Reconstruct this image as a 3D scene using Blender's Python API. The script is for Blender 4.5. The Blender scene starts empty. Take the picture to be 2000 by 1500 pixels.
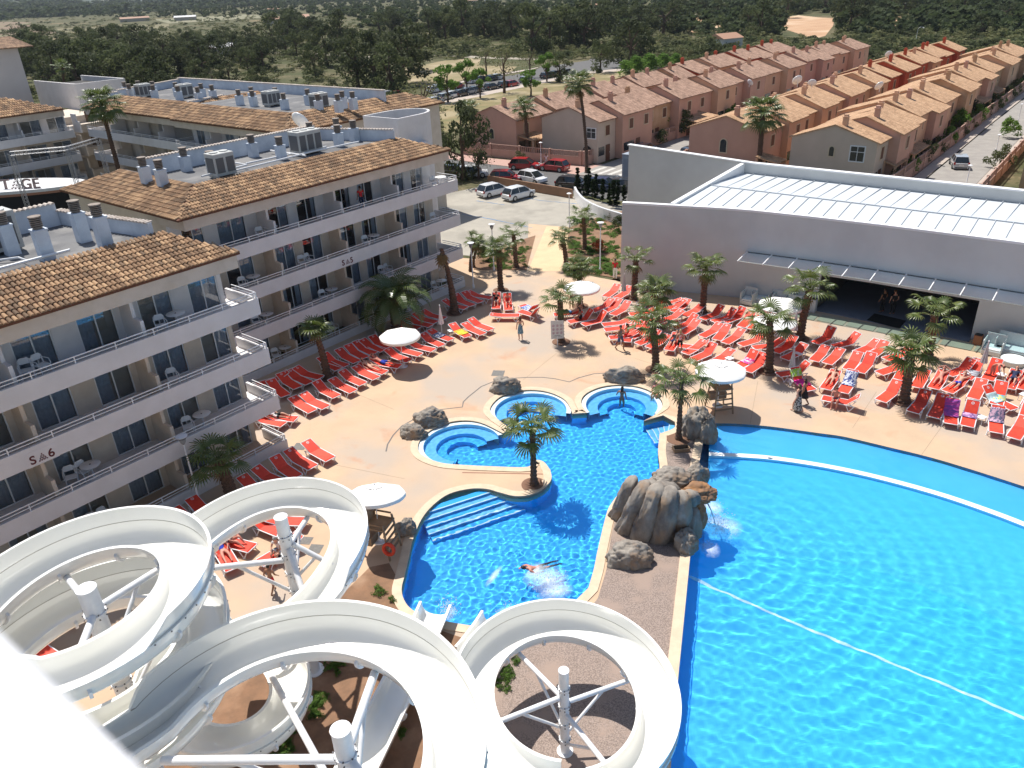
import bpy, bmesh, math, random
import numpy as np
from mathutils import Vector, Matrix
from mathutils.geometry import tessellate_polygon
R_=math.radians; PI=math.pi
C=bpy.context.scene.collection
# ---------------- camera, sky, sun, exposure
CAMH=22.0
F_PX=1524.75; PITCH=R_(27.364); ROLL=R_(-2.707)
AX_F=Vector((0,math.cos(PITCH),-math.sin(PITCH))); _r=Vector((1,0,0)); _u=_r.cross(AX_F)
AX_R=_r*math.cos(ROLL)+_u*math.sin(ROLL); AX_U=_u*math.cos(ROLL)-_r*math.sin(ROLL)
CAM=Vector((0,0,CAMH))
cd=bpy.data.cameras.new('camera'); cam=bpy.data.objects.new('camera',cd); C.objects.link(cam)
m=Matrix((AX_R,AX_U,-AX_F)).transposed().to_4x4(); m.translation=CAM; cam.matrix_world=m
cd.sensor_width=36; cd.lens=F_PX/2000*36; cd.clip_start=.1; cd.clip_end=12000
cd.dof.use_dof=True; cd.dof.focus_distance=32; cd.dof.aperture_fstop=1.8
bpy.context.scene.camera=cam
SUN_AZ=R_(-36); SUN_EL=R_(62.5)
w=bpy.data.worlds.new('World'); bpy.context.scene.world=w; w.use_nodes=True
nt=w.node_tree; bg=nt.nodes['Background']; sk=nt.nodes.new('ShaderNodeTexSky'); sk.sky_type='NISHITA'; sk.sun_disc=False
sk.sun_elevation=SUN_EL; sk.sun_rotation=SUN_AZ; nt.links.new(sk.outputs[0],bg.inputs[0]); bg.inputs[1].default_value=.092
sd=bpy.data.lights.new('sun','SUN'); sd.energy=5.0; sd.angle=R_(.53); sd.color=(1,.955,.89)
so=bpy.data.objects.new('sun',sd); C.objects.link(so)
SUNDIR=Vector((math.sin(SUN_AZ)*math.cos(SUN_EL),math.cos(SUN_AZ)*math.cos(SUN_EL),math.sin(SUN_EL)))
so.rotation_euler=SUNDIR.to_track_quat('Z','Y').to_euler()
vs=bpy.context.scene.view_settings; vs.view_transform='Standard'; vs.look='None'; vs.exposure=.27; vs.gamma=1
# ---------------- coordinates
def at(px,py,z=0.):
    d=AX_F+AX_R*((px-1000)/F_PX)-AX_U*((py-750)/F_PX); t=(z-CAMH)/d.z
    return CAM+d*t
CA,SA=math.sin(R_(40)),math.cos(R_(40))
def GW(a,b,z=0.): return Vector((a*CA-b*SA,a*SA+b*CA,z))
def toG(p): return p[0]*CA+p[1]*SA,-p[0]*SA+p[1]*CA
def toPX(p):
    q=Vector(p)-CAM; f=q.dot(AX_F); return 1000+F_PX*q.dot(AX_R)/f,750-F_PX*q.dot(AX_U)/f
ROT=R_(50)
# ---------------- objects
def tag(o,label=None,cat=None,group=None,kind=None):
    if label: o['label']=label
    if cat: o['category']=cat
    if group: o['group']=group
    if kind: o['kind']=kind
    return o
def empty(name,loc,rz=0,label=None,cat=None,group=None,kind=None):
    o=bpy.data.objects.new(name,None); C.objects.link(o); o.location=loc; o.rotation_euler=(0,0,rz); o.empty_display_size=.3
    return tag(o,label,cat,group,kind)
def kids(o): return [c for c in KIDS.get(o.name,[])]
KIDS={}
def adopt(ch,p):
    ch.parent=p; KIDS.setdefault(p.name,[]).append(ch)
def dup(o,loc=None,rz=None,scale=None,label=None,group=None,parent=None):
    c=o.copy(); C.objects.link(c)
    if loc is not None: c.location=loc
    if rz is not None: c.rotation_euler=(0,0,rz)
    if scale is not None: c.scale=scale if hasattr(scale,'__len__') else (scale,)*3
    if label: c['label']=label
    if group: c['group']=group
    if parent is not None: adopt(c,parent)
    for k in kids(o): dup(k,parent=c)
    return c
class MB:
    def __init__(s,T=None): s.v=[];s.f=[];s.m=[];s.T=T;s.mi=0
    def add(s,vs,fs):
        n=len(s.v)
        for p in vs: s.v.append(tuple(s.T@Vector(p)) if s.T is not None else tuple(p))
        for f in fs: s.f.append(tuple(i+n for i in f)); s.m.append(s.mi)
        return s
    def box(s,x0,x1,y0,y1,z0,z1):
        return s.add([(x0,y0,z0),(x1,y0,z0),(x1,y1,z0),(x0,y1,z0),(x0,y0,z1),(x1,y0,z1),(x1,y1,z1),(x0,y1,z1)],
          [(0,3,2,1),(4,5,6,7),(0,1,5,4),(1,2,6,5),(2,3,7,6),(3,0,4,7)])
    def prism(s,poly,z0,z1,top=True,bot=True):
        n=len(poly)
        if sum(poly[i][0]*poly[(i+1)%n][1]-poly[(i+1)%n][0]*poly[i][1] for i in range(n))<0: poly=poly[::-1]
        vs=[(p[0],p[1],z0) for p in poly]+[(p[0],p[1],z1) for p in poly]
        fs=[(i,(i+1)%n,n+(i+1)%n,n+i) for i in range(n)]
        if top: fs.append(tuple(range(n,2*n)))
        if bot: fs.append(tuple(range(n-1,-1,-1)))
        return s.add(vs,fs)
    def tube(s,pts,r,n=8,cap=True):
        pts=[Vector(p) for p in pts]; k=len(pts); rs=r if hasattr(r,'__len__') else [r]*k
        vs=[];up=Vector((0,0,1))
        for i,p in enumerate(pts):
            t=(pts[min(i+1,k-1)]-pts[max(i-1,0)]).normalized()
            a=t.cross(up) if abs(t.z)<.95 else t.cross(Vector((1,0,0))); a.normalize(); b=t.cross(a)
            for j in range(n):
                q=2*PI*j/n; vs.append(p+(a*math.cos(q)+b*math.sin(q))*rs[i])
        fs=[(i*n+j,i*n+(j+1)%n,(i+1)*n+(j+1)%n,(i+1)*n+j) for i in range(k-1) for j in range(n)]
        if cap: fs+= [tuple(range(n-1,-1,-1)),tuple((k-1)*n+j for j in range(n))]
        return s.add(vs,fs)
    def lathe(s,prof,n=16,c=(0,0),cap=True):
        vs=[(c[0]+r*math.cos(2*PI*j/n),c[1]+r*math.sin(2*PI*j/n),z) for r,z in prof for j in range(n)]
        k=len(prof); fs=[(i*n+j,i*n+(j+1)%n,(i+1)*n+(j+1)%n,(i+1)*n+j) for i in range(k-1) for j in range(n)]
        if cap: fs+= [tuple(range(n-1,-1,-1)),tuple((k-1)*n+j for j in range(n))]
        return s.add(vs,fs)
    def loft(s,rings,closed=True,cap=False):
        n=len(rings[0]); vs=[p for r in rings for p in r]; k=len(rings); e=n if closed else n-1
        fs=[(i*n+j,i*n+(j+1)%n,(i+1)*n+(j+1)%n,(i+1)*n+j) for i in range(k-1) for j in range(e)]
        if cap: fs+= [tuple(range(n-1,-1,-1)),tuple((k-1)*n+j for j in range(n))]
        return s.add(vs,fs)
    def mesh(s,name,mats,smooth=False):
        me=bpy.data.meshes.new(name); me.from_pydata(s.v,[],s.f)
        for mm in (mats if isinstance(mats,(list,tuple)) else [mats]): me.materials.append(mm)
        if isinstance(mats,(list,tuple)): me.polygons.foreach_set('material_index',s.m)
        if smooth: me.polygons.foreach_set('use_smooth',[True]*len(me.polygons))
        me.update(); return me
    def build(s,name,mats,parent=None,smooth=False,loc=None,auto=None):
        me=s.mesh(name,mats,smooth or bool(auto))
        if auto: me.set_sharp_from_angle(angle=R_(auto))
        o=bpy.data.objects.new(name,me); C.objects.link(o)
        if loc is not None: o.location=loc
        if parent is not None: adopt(o,parent)
        return o
def obj(name,me,parent=None,loc=None,rz=None):
    o=bpy.data.objects.new(name,me); C.objects.link(o)
    if loc is not None: o.location=loc
    if rz is not None: o.rotation_euler=(0,0,rz)
    if parent is not None: adopt(o,parent)
    return o
def bevel(o,w=.01,seg=1):
    b=o.modifiers.new('bevel','BEVEL'); b.width=w; b.segments=seg; b.limit_method='ANGLE'; return o
def smooth_poly(pts,n=4,closed=True,corners=()):
    out=[];N=len(pts)
    P=lambda i: Vector(pts[i%N]) if closed else Vector(pts[max(0,min(N-1,i))])
    for i in range(N if closed else N-1):
        p0,p1,p2,p3=P(i-1),P(i),P(i+1),P(i+2)
        if i in corners: p0=p1-(p2-p1)
        if (i+1)%N in corners: p3=p2+(p2-p1)
        for k in range(n):
            t=k/n; out.append(.5*((2*p1)+(p2-p0)*t+(2*p0-5*p1+4*p2-p3)*t*t+(3*p1-p0-3*p2+p3)*t**3))
    if not closed: out.append(P(N-1))
    return out
def offset_poly(p,d):
    n=len(p); A=sum(p[i][0]*p[(i+1)%n][1]-p[(i+1)%n][0]*p[i][1] for i in range(n)); sg=1 if A>0 else -1; out=[]
    for i in range(n):
        a=Vector(p[i-1][:2]);b=Vector(p[i][:2]);c=Vector(p[(i+1)%n][:2])
        t=(b-a).normalized()+(c-b).normalized()
        if t.length<1e-6: t=c-b
        t.normalize(); out.append(b+Vector((t.y,-t.x))*d*sg)
    return out
def sheet(name,outer,holes,z,mat,kind='structure',parent=None,rim=None,rimmat=None):
    loops=[[Vector((p[0],p[1],0)) for p in l] for l in [outer]+list(holes)]
    tris=tessellate_polygon(loops); flat=[v for l in loops for v in l]
    vs=[(v.x,v.y,z) for v in flat]; fs=[]
    for t in tris:
        a,b,c=[flat[i] for i in t]
        if (b-a).cross(c-a).z<0: t=(t[0],t[2],t[1])
        fs.append(t)
    mb=MB(); mb.add(vs,fs)
    if rim is not None:
        base=0
        for l in loops:
            n=len(l); mb.add([(v.x,v.y,z) for v in l]+[(v.x,v.y,z-rim) for v in l],[(i,(i+1)%n,n+(i+1)%n,n+i) for i in range(n)])
    o=mb.build(name,mat,parent)
    if kind: o['kind']=kind
    return o
ORD=['first','second','third','fourth','fifth','sixth','seventh','eighth','ninth','tenth','eleventh','twelfth','thirteenth','fourteenth','fifteenth','sixteenth','seventeenth','eighteenth','nineteenth','twentieth']
def od(i): 
    if i<20: return ORD[i]
    t=['twenty','thirty','forty','fifty','sixty','seventy','eighty','ninety'][(i+1)//10-2]; r=(i+1)%10
    return (t+'-'+ORD[r-1]) if r else t[:-1]+'ieth'
# ---------------- materials
MATS={}
def node(nt,t,**kw):
    n=nt.nodes.new(t)
    for k,v in kw.items():
        if hasattr(n,k): setattr(n,k,v)
        else: n.inputs[k].default_value=v
    return n
def mat(name,c1,rough=.7,c2=None,scale=3.,bump=0.,bscale=None,spec=.5,c3=None,scale3=.4,coat=0.,metal=0.,detail=6.,thr=(.35,.65),thr3=(.5,.62),noise_rough=.6,stretch=None,trans=None,c4=None):
    if name in MATS: return MATS[name]
    m=bpy.data.materials.new(name); m.use_nodes=True; nt=m.node_tree; b=nt.nodes['Principled BSDF']; L=nt.links.new
    b.inputs['Roughness'].default_value=rough; b.inputs['Base Color'].default_value=(*c1,1); b.inputs['Metallic'].default_value=metal
    b.inputs['Specular IOR Level'].default_value=spec; b.inputs['Coat Weight'].default_value=coat
    tc=node(nt,'ShaderNodeTexCoord'); co=tc.outputs['Object']
    if stretch:
        mp=node(nt,'ShaderNodeMapping'); mp.inputs['Scale'].default_value=stretch; L(co,mp.inputs[0]); co=mp.outputs[0]
    col=None
    if c2:
        n=node(nt,'ShaderNodeTexNoise'); n.inputs['Scale'].default_value=scale; n.inputs['Detail'].default_value=detail; n.inputs['Roughness'].default_value=noise_rough; L(co,n.inputs['Vector'])
        mr=node(nt,'ShaderNodeMapRange'); mr.inputs[1].default_value=thr[0]; mr.inputs[2].default_value=thr[1]; L(n.outputs[0],mr.inputs[0])
        mx=node(nt,'ShaderNodeMix',data_type='RGBA'); mx.inputs[6].default_value=(*c1,1); mx.inputs[7].default_value=(*c2,1); L(mr.outputs[0],mx.inputs[0]); col=mx.outputs[2]
        if c3:
            n2=node(nt,'ShaderNodeTexNoise'); n2.inputs['Scale'].default_value=scale3; n2.inputs['Detail'].default_value=5; L(co,n2.inputs['Vector'])
            mr=node(nt,'ShaderNodeMapRange'); mr.inputs[1].default_value=thr3[0]; mr.inputs[2].default_value=thr3[1]; L(n2.outputs[0],mr.inputs[0])
            mx=node(nt,'ShaderNodeMix',data_type='RGBA'); mx.inputs[7].default_value=(*c3,1); L(col,mx.inputs[6]); L(mr.outputs[0],mx.inputs[0]); col=mx.outputs[2]
        if c4:
            n2=node(nt,'ShaderNodeTexNoise'); n2.inputs['Scale'].default_value=.33; n2.inputs['Detail'].default_value=9; n2.inputs['Distortion'].default_value=1.2; L(co,n2.inputs['Vector'])
            mr=node(nt,'ShaderNodeMapRange'); mr.inputs[1].default_value=.60; mr.inputs[2].default_value=.72; mr.inputs[4].default_value=.7; L(n2.outputs[0],mr.inputs[0])
            mx=node(nt,'ShaderNodeMix',data_type='RGBA'); mx.inputs[7].default_value=(*c4,1); L(col,mx.inputs[6]); L(mr.outputs[0],mx.inputs[0]); col=mx.outputs[2]
        L(col,b.inputs['Base Color'])
    if bump:
        n=node(nt,'ShaderNodeTexNoise'); n.inputs['Scale'].default_value=bscale or scale*4; n.inputs['Detail'].default_value=4; L(co,n.inputs['Vector'])
        bp=node(nt,'ShaderNodeBump'); bp.inputs['Strength'].default_value=min(1,bump*8) ; bp.inputs['Distance'].default_value=bump; L(n.outputs[0],bp.inputs['Height']); L(bp.outputs[0],b.inputs['Normal'])
    if trans:
        b.inputs['Subsurface Weight'].default_value=0
    MATS[name]=m; return m
def leafmat(name,c1,c2,scale=1.5,tr=.35,rough=.75,spec=.18):
    if name in MATS: return MATS[name]
    m=mat(name,c1,rough,c2,scale,spec=spec,thr=(.3,.7)); nt=m.node_tree; b=nt.nodes['Principled BSDF']; out=nt.nodes['Material Output']
    t=node(nt,'ShaderNodeBsdfTranslucent'); src=b.inputs['Base Color'].links[0].from_socket
    hs=node(nt,'ShaderNodeHueSaturation'); hs.inputs['Value'].default_value=1.3; nt.links.new(src,hs.inputs['Color']); nt.links.new(hs.outputs[0],t.inputs[0])
    mx=node(nt,'ShaderNodeMixShader'); mx.inputs[0].default_value=tr; nt.links.new(b.outputs[0],mx.inputs[1]); nt.links.new(t.outputs[0],mx.inputs[2]); nt.links.new(mx.outputs[0],out.inputs[0])
    return m
def glassmat(name,tint,rough=.02,tr=.8,ior=1.6):
    if name in MATS: return MATS[name]
    m=bpy.data.materials.new(name); m.use_nodes=True; nt=m.node_tree; out=nt.nodes['Material Output']; nt.nodes.remove(nt.nodes['Principled BSDF'])
    t=node(nt,'ShaderNodeBsdfTransparent'); t.inputs[0].default_value=tuple(c*tr for c in tint)+(1,)
    g=node(nt,'ShaderNodeBsdfGlossy'); g.inputs[0].default_value=(.95,.97,1,1); g.inputs['Roughness'].default_value=rough
    fr=node(nt,'ShaderNodeFresnel'); fr.inputs[0].default_value=ior
    mx=node(nt,'ShaderNodeMixShader'); nt.links.new(fr.outputs[0],mx.inputs[0]); nt.links.new(t.outputs[0],mx.inputs[1]); nt.links.new(g.outputs[0],mx.inputs[2]); nt.links.new(mx.outputs[0],out.inputs[0])
    MATS[name]=m; return m
def tilemat(name,ca,cb,cc,pitch=.22,row=.36,bumpy=True):
    # curved clay tiles: channels across, courses down the slope; object coordinates
    m=bpy.data.materials.new(name); m.use_nodes=True; nt=m.node_tree; L=nt.links.new; b=nt.nodes['Principled BSDF']; b.inputs['Roughness'].default_value=.85; b.inputs['Specular IOR Level'].default_value=.25
    uv=node(nt,'ShaderNodeUVMap'); sx=node(nt,'ShaderNodeSeparateXYZ'); L(uv.outputs[0],sx.inputs[0])
    def M(op,a,bv=None,c=None):
        n=node(nt,'ShaderNodeMath',operation=op)
        for i,x in enumerate((a,bv,c)):
            if x is None: continue
            if isinstance(x,(int,float)): n.inputs[i].default_value=x
            else: L(x,n.inputs[i])
        return n.outputs[0]
    u=M('DIVIDE',sx.outputs[0],pitch); v=M('DIVIDE',sx.outputs[1],row)
    fu=M('FRACT',u); iu=M('FLOOR',u); off=M('MULTIPLY',M('FRACT',M('MULTIPLY',iu,.37)),.3); v2=M('ADD',v,off); fv=M('FRACT',v2); iv=M('FLOOR',v2)
    cx=node(nt,'ShaderNodeCombineXYZ'); L(iu,cx.inputs[0]); L(iv,cx.inputs[1])
    wn=node(nt,'ShaderNodeTexWhiteNoise'); L(cx.outputs[0],wn.inputs['Vector'])
    cr=node(nt,'ShaderNodeValToRGB'); cr.color_ramp.elements[0].color=(*ca,1); cr.color_ramp.elements[1].color=(*cc,1); e=cr.color_ramp.elements.new(.5); e.color=(*cb,1)
    nz=node(nt,'ShaderNodeTexNoise'); nz.inputs['Scale'].default_value=.55; nz.inputs['Detail'].default_value=5; L(uv.outputs[0],nz.inputs['Vector'])
    mixv=M('ADD',M('MULTIPLY',wn.outputs[0],.55),M('MULTIPLY',M('SUBTRACT',nz.outputs[0],.28),1.05)); L(mixv,cr.inputs[0])
    nz2=node(nt,'ShaderNodeTexNoise'); nz2.inputs['Scale'].default_value=9; nz2.inputs['Detail'].default_value=4; L(uv.outputs[0],nz2.inputs['Vector'])
    lich=M('MULTIPLY',M('GREATER_THAN',nz2.outputs[0],.57),.55)
    mx=node(nt,'ShaderNodeMix',data_type='RGBA'); L(lich,mx.inputs[0]); L(cr.outputs[0],mx.inputs[6]); mx.inputs[7].default_value=(.13,.095,.065,1)
    L(mx.outputs[2],b.inputs['Base Color'])
    if not bumpy: MATS[name]=m; return m
    s=M('SINE',M('MULTIPLY',fu,PI)); prof=M('POWER',s,.6)
    h=M('ADD',M('MULTIPLY',prof,.10),M('MULTIPLY',fv,-.05))
    bp=node(nt,'ShaderNodeBump'); bp.inputs['Strength'].default_value=1; bp.inputs['Distance'].default_value=1.; L(h,bp.inputs['Height']); L(bp.outputs[0],b.inputs['Normal'])
    MATS[name]=m; return m
# ---------------- palette
WHITE=mat('white_render',(.72,.70,.695),.75,(.65,.63,.62),.9,bump=.004,bscale=30)
PEACH=mat('peach_render',(.64,.56,.47),.85,(.56,.48,.39),1.2,bump=.003,bscale=40)
TERRW=mat('terrace_white',(.66,.72,.80),.75,(.52,.58,.66),1.1,bump=.004,bscale=20)  # bluish tint of the skylight is put into this white
HALLM=mat('hall_render',(.60,.605,.59),.85,(.54,.54,.53),.35,bump=.012,bscale=14)
METW=mat('white_metal',(.85,.85,.85),.3,(.74,.75,.76),3,spec=.6)
FIBER=mat('white_fibreglass',(.89,.885,.84),.18,(.85,.84,.78),.5,coat=.5,spec=.6)
RED=mat('red_fabric',(.90,.07,.028),.65,(.80,.045,.02),5,bump=.003,bscale=60)
DECKM=mat('deck_concrete',(.575,.405,.265),.8,(.505,.36,.24),.55,bump=.006,bscale=9,c3=(.44,.36,.29),scale3=.16,thr3=(.46,.62),c4=(.50,.27,.16))
COPE=mat('coping_stone',(.66,.52,.37),.7,(.57,.44,.31),2.2,bump=.006,bscale=18)
ASPH=mat('asphalt',(.13,.125,.12),.9,(.10,.10,.098),1.5,bump=.006,bscale=40)
LOT=mat('parking_concrete',(.40,.37,.31),.9,(.33,.305,.26),.5,bump=.006,bscale=14,c3=(.28,.26,.22),scale3=.22)
PAVE=mat('pavement',(.47,.40,.34),.85,(.41,.35,.30),1.5)
SOIL=mat('red_soil',(.27,.15,.085),.95,(.19,.11,.065),1.6,bump=.05,bscale=6,c3=(.34,.21,.13),scale3=.5)
GRAVEL=mat('brown_gravel',(.35,.275,.235),.95,(.20,.155,.13),22,bump=.03,bscale=22,thr=(.42,.58),c3=(.33,.25,.205),scale3=.7)
DARK=mat('dark_interior',(.025,.022,.02),.8)  # near-black; stands for shade in rooms and the arch, plain colour elsewhere
BLUEP=mat('pool_paint',(.035,.50,.93),.6,(.03,.46,.90),.8)
BLUEL=mat('pool_paint_light',(.22,.60,.95),.6,(.17,.55,.92),.6)
WLINE=mat('white_line',(.82,.84,.84),.6)
LEAFD=leafmat('foliage_dark',(.048,.062,.027),(.088,.10,.042))
LEAFM=leafmat('foliage_mid',(.075,.095,.038),(.12,.135,.055))
LEAFG=leafmat('foliage_bright',(.10,.19,.03),(.16,.26,.05))
LEAFO=leafmat('foliage_olive',(.12,.13,.055),(.18,.18,.08))
BARK=mat('bark',(.13,.085,.055),.95,(.07,.045,.03),9,bump=.02)
# ---------------- pool outlines, read on the water surface and set at its height
lag_px=[(817,881),(823,860),(850,839),(890,826),(935,828),(983,850),(1000,843),(972,822),(957,803),(975,780),(1005,769),(1036,765),(1070,769),(1100,782),(1113,798),(1118,812),(1146,810),(1135,789),(1145,772),(1175,759),(1215,755),(1255,761),(1285,777),(1294,795),(1280,813),(1257,826),(1295,815),(1318,828),(1316,840),(1288,851),(1285,885),(1287,925),(1262,950),(1215,965),(1193,989),(1183,1013),(1167,1080),(1160,1115),(1149,1153),(1121,1181),(1090,1215),(1040,1238),(990,1236),(937,1229),(886,1221),(850,1212),(813,1200),(793,1182),(785,1156),(792,1125),(800,1090),(808,1055),(824,1018),(846,991),(877,969),(917,959),(950,959),(976,966),(1005,973),(1035,971),(1062,959),(1077,940),(1075,922),(1062,906),(1045,903),(1030,916),(965,915),(903,912),(863,908),(830,896)]
corn=(5,6,15,16,25,26,27,29,38,62)
ZW=-.10
LAG=[Vector((p.x,p.y)) for p in smooth_poly([at(x,y,ZW).xy for x,y in lag_px],4,True,corn)]
big_px=[(1386,827),(1425,827),(1460,829),(1505,833),(1550,839),(1600,846),(1649,853),(1730,872),(1820,894),(1910,921),(2000,950)]
bt=[at(x,y,0).xy for x,y in big_px]
# the far rim goes on as the same arc outside the frame
bt=smooth_poly(bt,3,False); d=bt[-1]-bt[-2]; ang=math.atan2(d.y,d.x); p=bt[-1].copy()
for i in range(14): ang-=.075; p=p+Vector((math.cos(ang),math.sin(ang)))*2.4; bt.append(p.copy())
bl=[at(x,y,0).xy for x,y in [(1376,851),(1363,920),(1352,1035),(1349,1077),(1336,1210),(1322,1350),(1310,1500)]]
dl=(bl[-1]-bl[-2]).normalized(); bl.append(bl[-1]+dl*30)
BIG=[Vector(p) for p in bl[::-1]]+[Vector(p) for p in bt]
BIG.append(Vector((BIG[-1].x,BIG[0].y)))
# ---------------- ground
hole=[Vector(toG(v)) for v in ()] or [GW(-60,43).xy,GW(17,30).xy,GW(45,39).xy,GW(52,32).xy,GW(50,10).xy,GW(45,-50).xy,GW(-60,-60).xy]
def groundmat():
    m=bpy.data.materials.new('scrubland'); m.use_nodes=True; nt=m.node_tree; L=nt.links.new; b=nt.nodes['Principled BSDF']; b.inputs['Roughness'].default_value=.95; b.inputs['Specular IOR Level'].default_value=.15
    tc=node(nt,'ShaderNodeTexCoord'); 
    def nz(sc,det=8):
        n=node(nt,'ShaderNodeTexNoise'); n.inputs['Scale'].default_value=sc; n.inputs['Detail'].default_value=det; n.inputs['Roughness'].default_value=.62; L(tc.outputs['Object'],n.inputs['Vector']); return n.outputs[0]
    def rng(x,a,bb):
        r=node(nt,'ShaderNodeMapRange'); r.inputs[1].default_value=a; r.inputs[2].default_value=bb; L(x,r.inputs[0]); return r.outputs[0]
    def mix(f,a,bb):
        n=node(nt,'ShaderNodeMix',data_type='RGBA'); L(f,n.inputs[0])
        for i,x in ((6,a),(7,bb)):
            if isinstance(x,tuple): n.inputs[i].default_value=(*x,1)
            else: L(x,n.inputs[i])
        return n.outputs[2]
    col=mix(rng(nz(.35),.42,.6),(.11,.10,.055),(.19,.155,.09))
    col=mix(rng(nz(.06),.40,.56),col,(.085,.09,.042))
    col=mix(rng(nz(1.2),.5,.66),col,(.045,.058,.022))
    col=mix(rng(nz(.018,10),.6,.68),col,(.27,.20,.12))
    L(col,b.inputs['Base Color']); return m
ga=groundmat()
G9=9000
sheet('ground',[(-G9,-200),(G9,-200),(G9,G9),(-G9,G9)],[hole],-.03,ga)
# plaza deck
deck=[(-60,44),(19,43),(44.3,43),(44.3,47.5),(49.0,47.2),(50.2,43.6),(49.6,39.4),(61,48),(62.2,43.3),(51.2,36.9),(51.4,33),(51.6,30.7),(52,27),(55,23.4),(56,17.6),(57,6),(57,-10),(50,-60),(-60,-60)]
deckp=[GW(*q).xy for q in deck]
# gravel strip and planting bed, as holes in the deck
gr_px=[(1318,852),(1340,838),(1372,838),(1380,850),(1366,885),(1353,1040),(1335,1060),(1317,1300),(1300,1400),(1285,1560),(1160,1600),(1000,1560),(935,1400),(945,1262),(1010,1260),(1085,1238),(1140,1205),(1168,1168),(1185,1110),(1193,1050),(1205,1000),(1230,985),(1290,955),(1301,925),(1299,870)]
GRV=[at(x,y,0).xy for x,y in gr_px]
so_px=[(690,1140),(722,1108),(760,1100),(779,1135),(776,1165),(789,1192),(815,1212),(850,1228),(900,1245),(938,1262),(930,1400),(1000,1570),(700,1800),(300,1750),(250,1500),(430,1330),(560,1250),(640,1190)]
SO=[at(x,y,0).xy for x,y in so_px]
lagO=offset_poly(LAG,.42)
sheet('deck',deckp,[LAG,BIG],0.,DECKM,rim=.5)
sheet('gravel_bed',GRV,[],.012,GRAVEL)
sheet('planting_bed',SO,[],.012,SOIL)
# coping round the lagoon: a raised ring
def ring(name,inner,outer,z0,z1,mt,closed=True,kind='structure'):
    mb=MB(); n=len(inner)
    vs=[];fs=[]
    for a,b in zip(inner,outer): vs+=[(a.x,a.y,z0),(a.x,a.y,z1),(b.x,b.y,z1),(b.x,b.y,z0)]
    e=n if closed else n-1
    for i in range(e):
        j=(i+1)%n
        for k in range(3): fs.append((i*4+k,i*4+k+1,j*4+k+1,j*4+k))
    mb.add(vs,fs); o=mb.build(name,mt); o['kind']=kind; return o
def cleanoff(p,d): 
    q=offset_poly(p,d)
    # keep the offset from folding at sharp inner corners
    out=[]
    for a,b in zip(p,q):
        t=b
        for c in p[::3]:
            if (c-t).length<abs(d)*.8: t=t+(t-c).normalized()*(abs(d)*.8-(c-t).length) if (t-c).length>1e-6 else t
        out.append(t if (t-a).length<abs(d)*1.6 else a+(t-a).normalized()*abs(d)*1.6)
    return out
def capoff(p,d):
    q=offset_poly(p,1.); n=len(p); cum=[0]
    for i in range(n): cum.append(cum[-1]+(Vector(p[(i+1)%n])-Vector(p[i])).length)
    T=cum[-1]; out=[]
    ws=[]
    for i in range(n):
        a=Vector(p[i]); o=(q[i]-a).normalized(); w_=d
        for j in range(n):
            s_=abs(cum[i]-cum[j]); s_=min(s_,T-s_); v=Vector(p[j])-a; l=v.length
            if s_>1.25*l+.15 and l<1.6 and v.dot(o)>.25*l: w_=min(w_,.47*l)
        ws.append(max(.03,w_))
    ws=[min(ws[i-1]+.05,ws[i],ws[(i+1)%n]+.05) for i in range(n)]
    return [Vector(p[i])+(q[i]-Vector(p[i])).normalized()*ws[i] for i in range(n)]
ring('pool_coping',[v for v in LAG],capoff(LAG,.40),-.2,.035,COPE)
# coping wall between gravel and big pool
c1=[at(x,y,.0).xy for x,y in [(1384,826),(1376,850),(1363,920),(1352,1035),(1349,1077),(1336,1210),(1322,1350),(1310,1500)]]; c1.append(c1[-1]+dl*12)
ring('pool_coping',[Vector(p) for p in c1],[Vector(p)-Vector((dl.y,-dl.x))*-.42 if False else Vector(p)+Vector((dl.y,-dl.x)) *.42 for p in c1],-.3,.09,COPE,closed=False)
# basins
def basin(name,poly,z,mt,wz=0.):
    sheet(name,poly,[],z,mt)
    mb=MB(); n=len(poly); mb.add([(p.x,p.y,wz) for p in poly]+[(p.x,p.y,z) for p in poly],[(i,(i+1)%n,n+(i+1)%n,n+i) for i in range(n)])
    o=mb.build(name+'_wall',mt); o['kind']='structure'; return o
basin('pool_floor',offset_poly(LAG,.004),-1.25,BLUEP)
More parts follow.
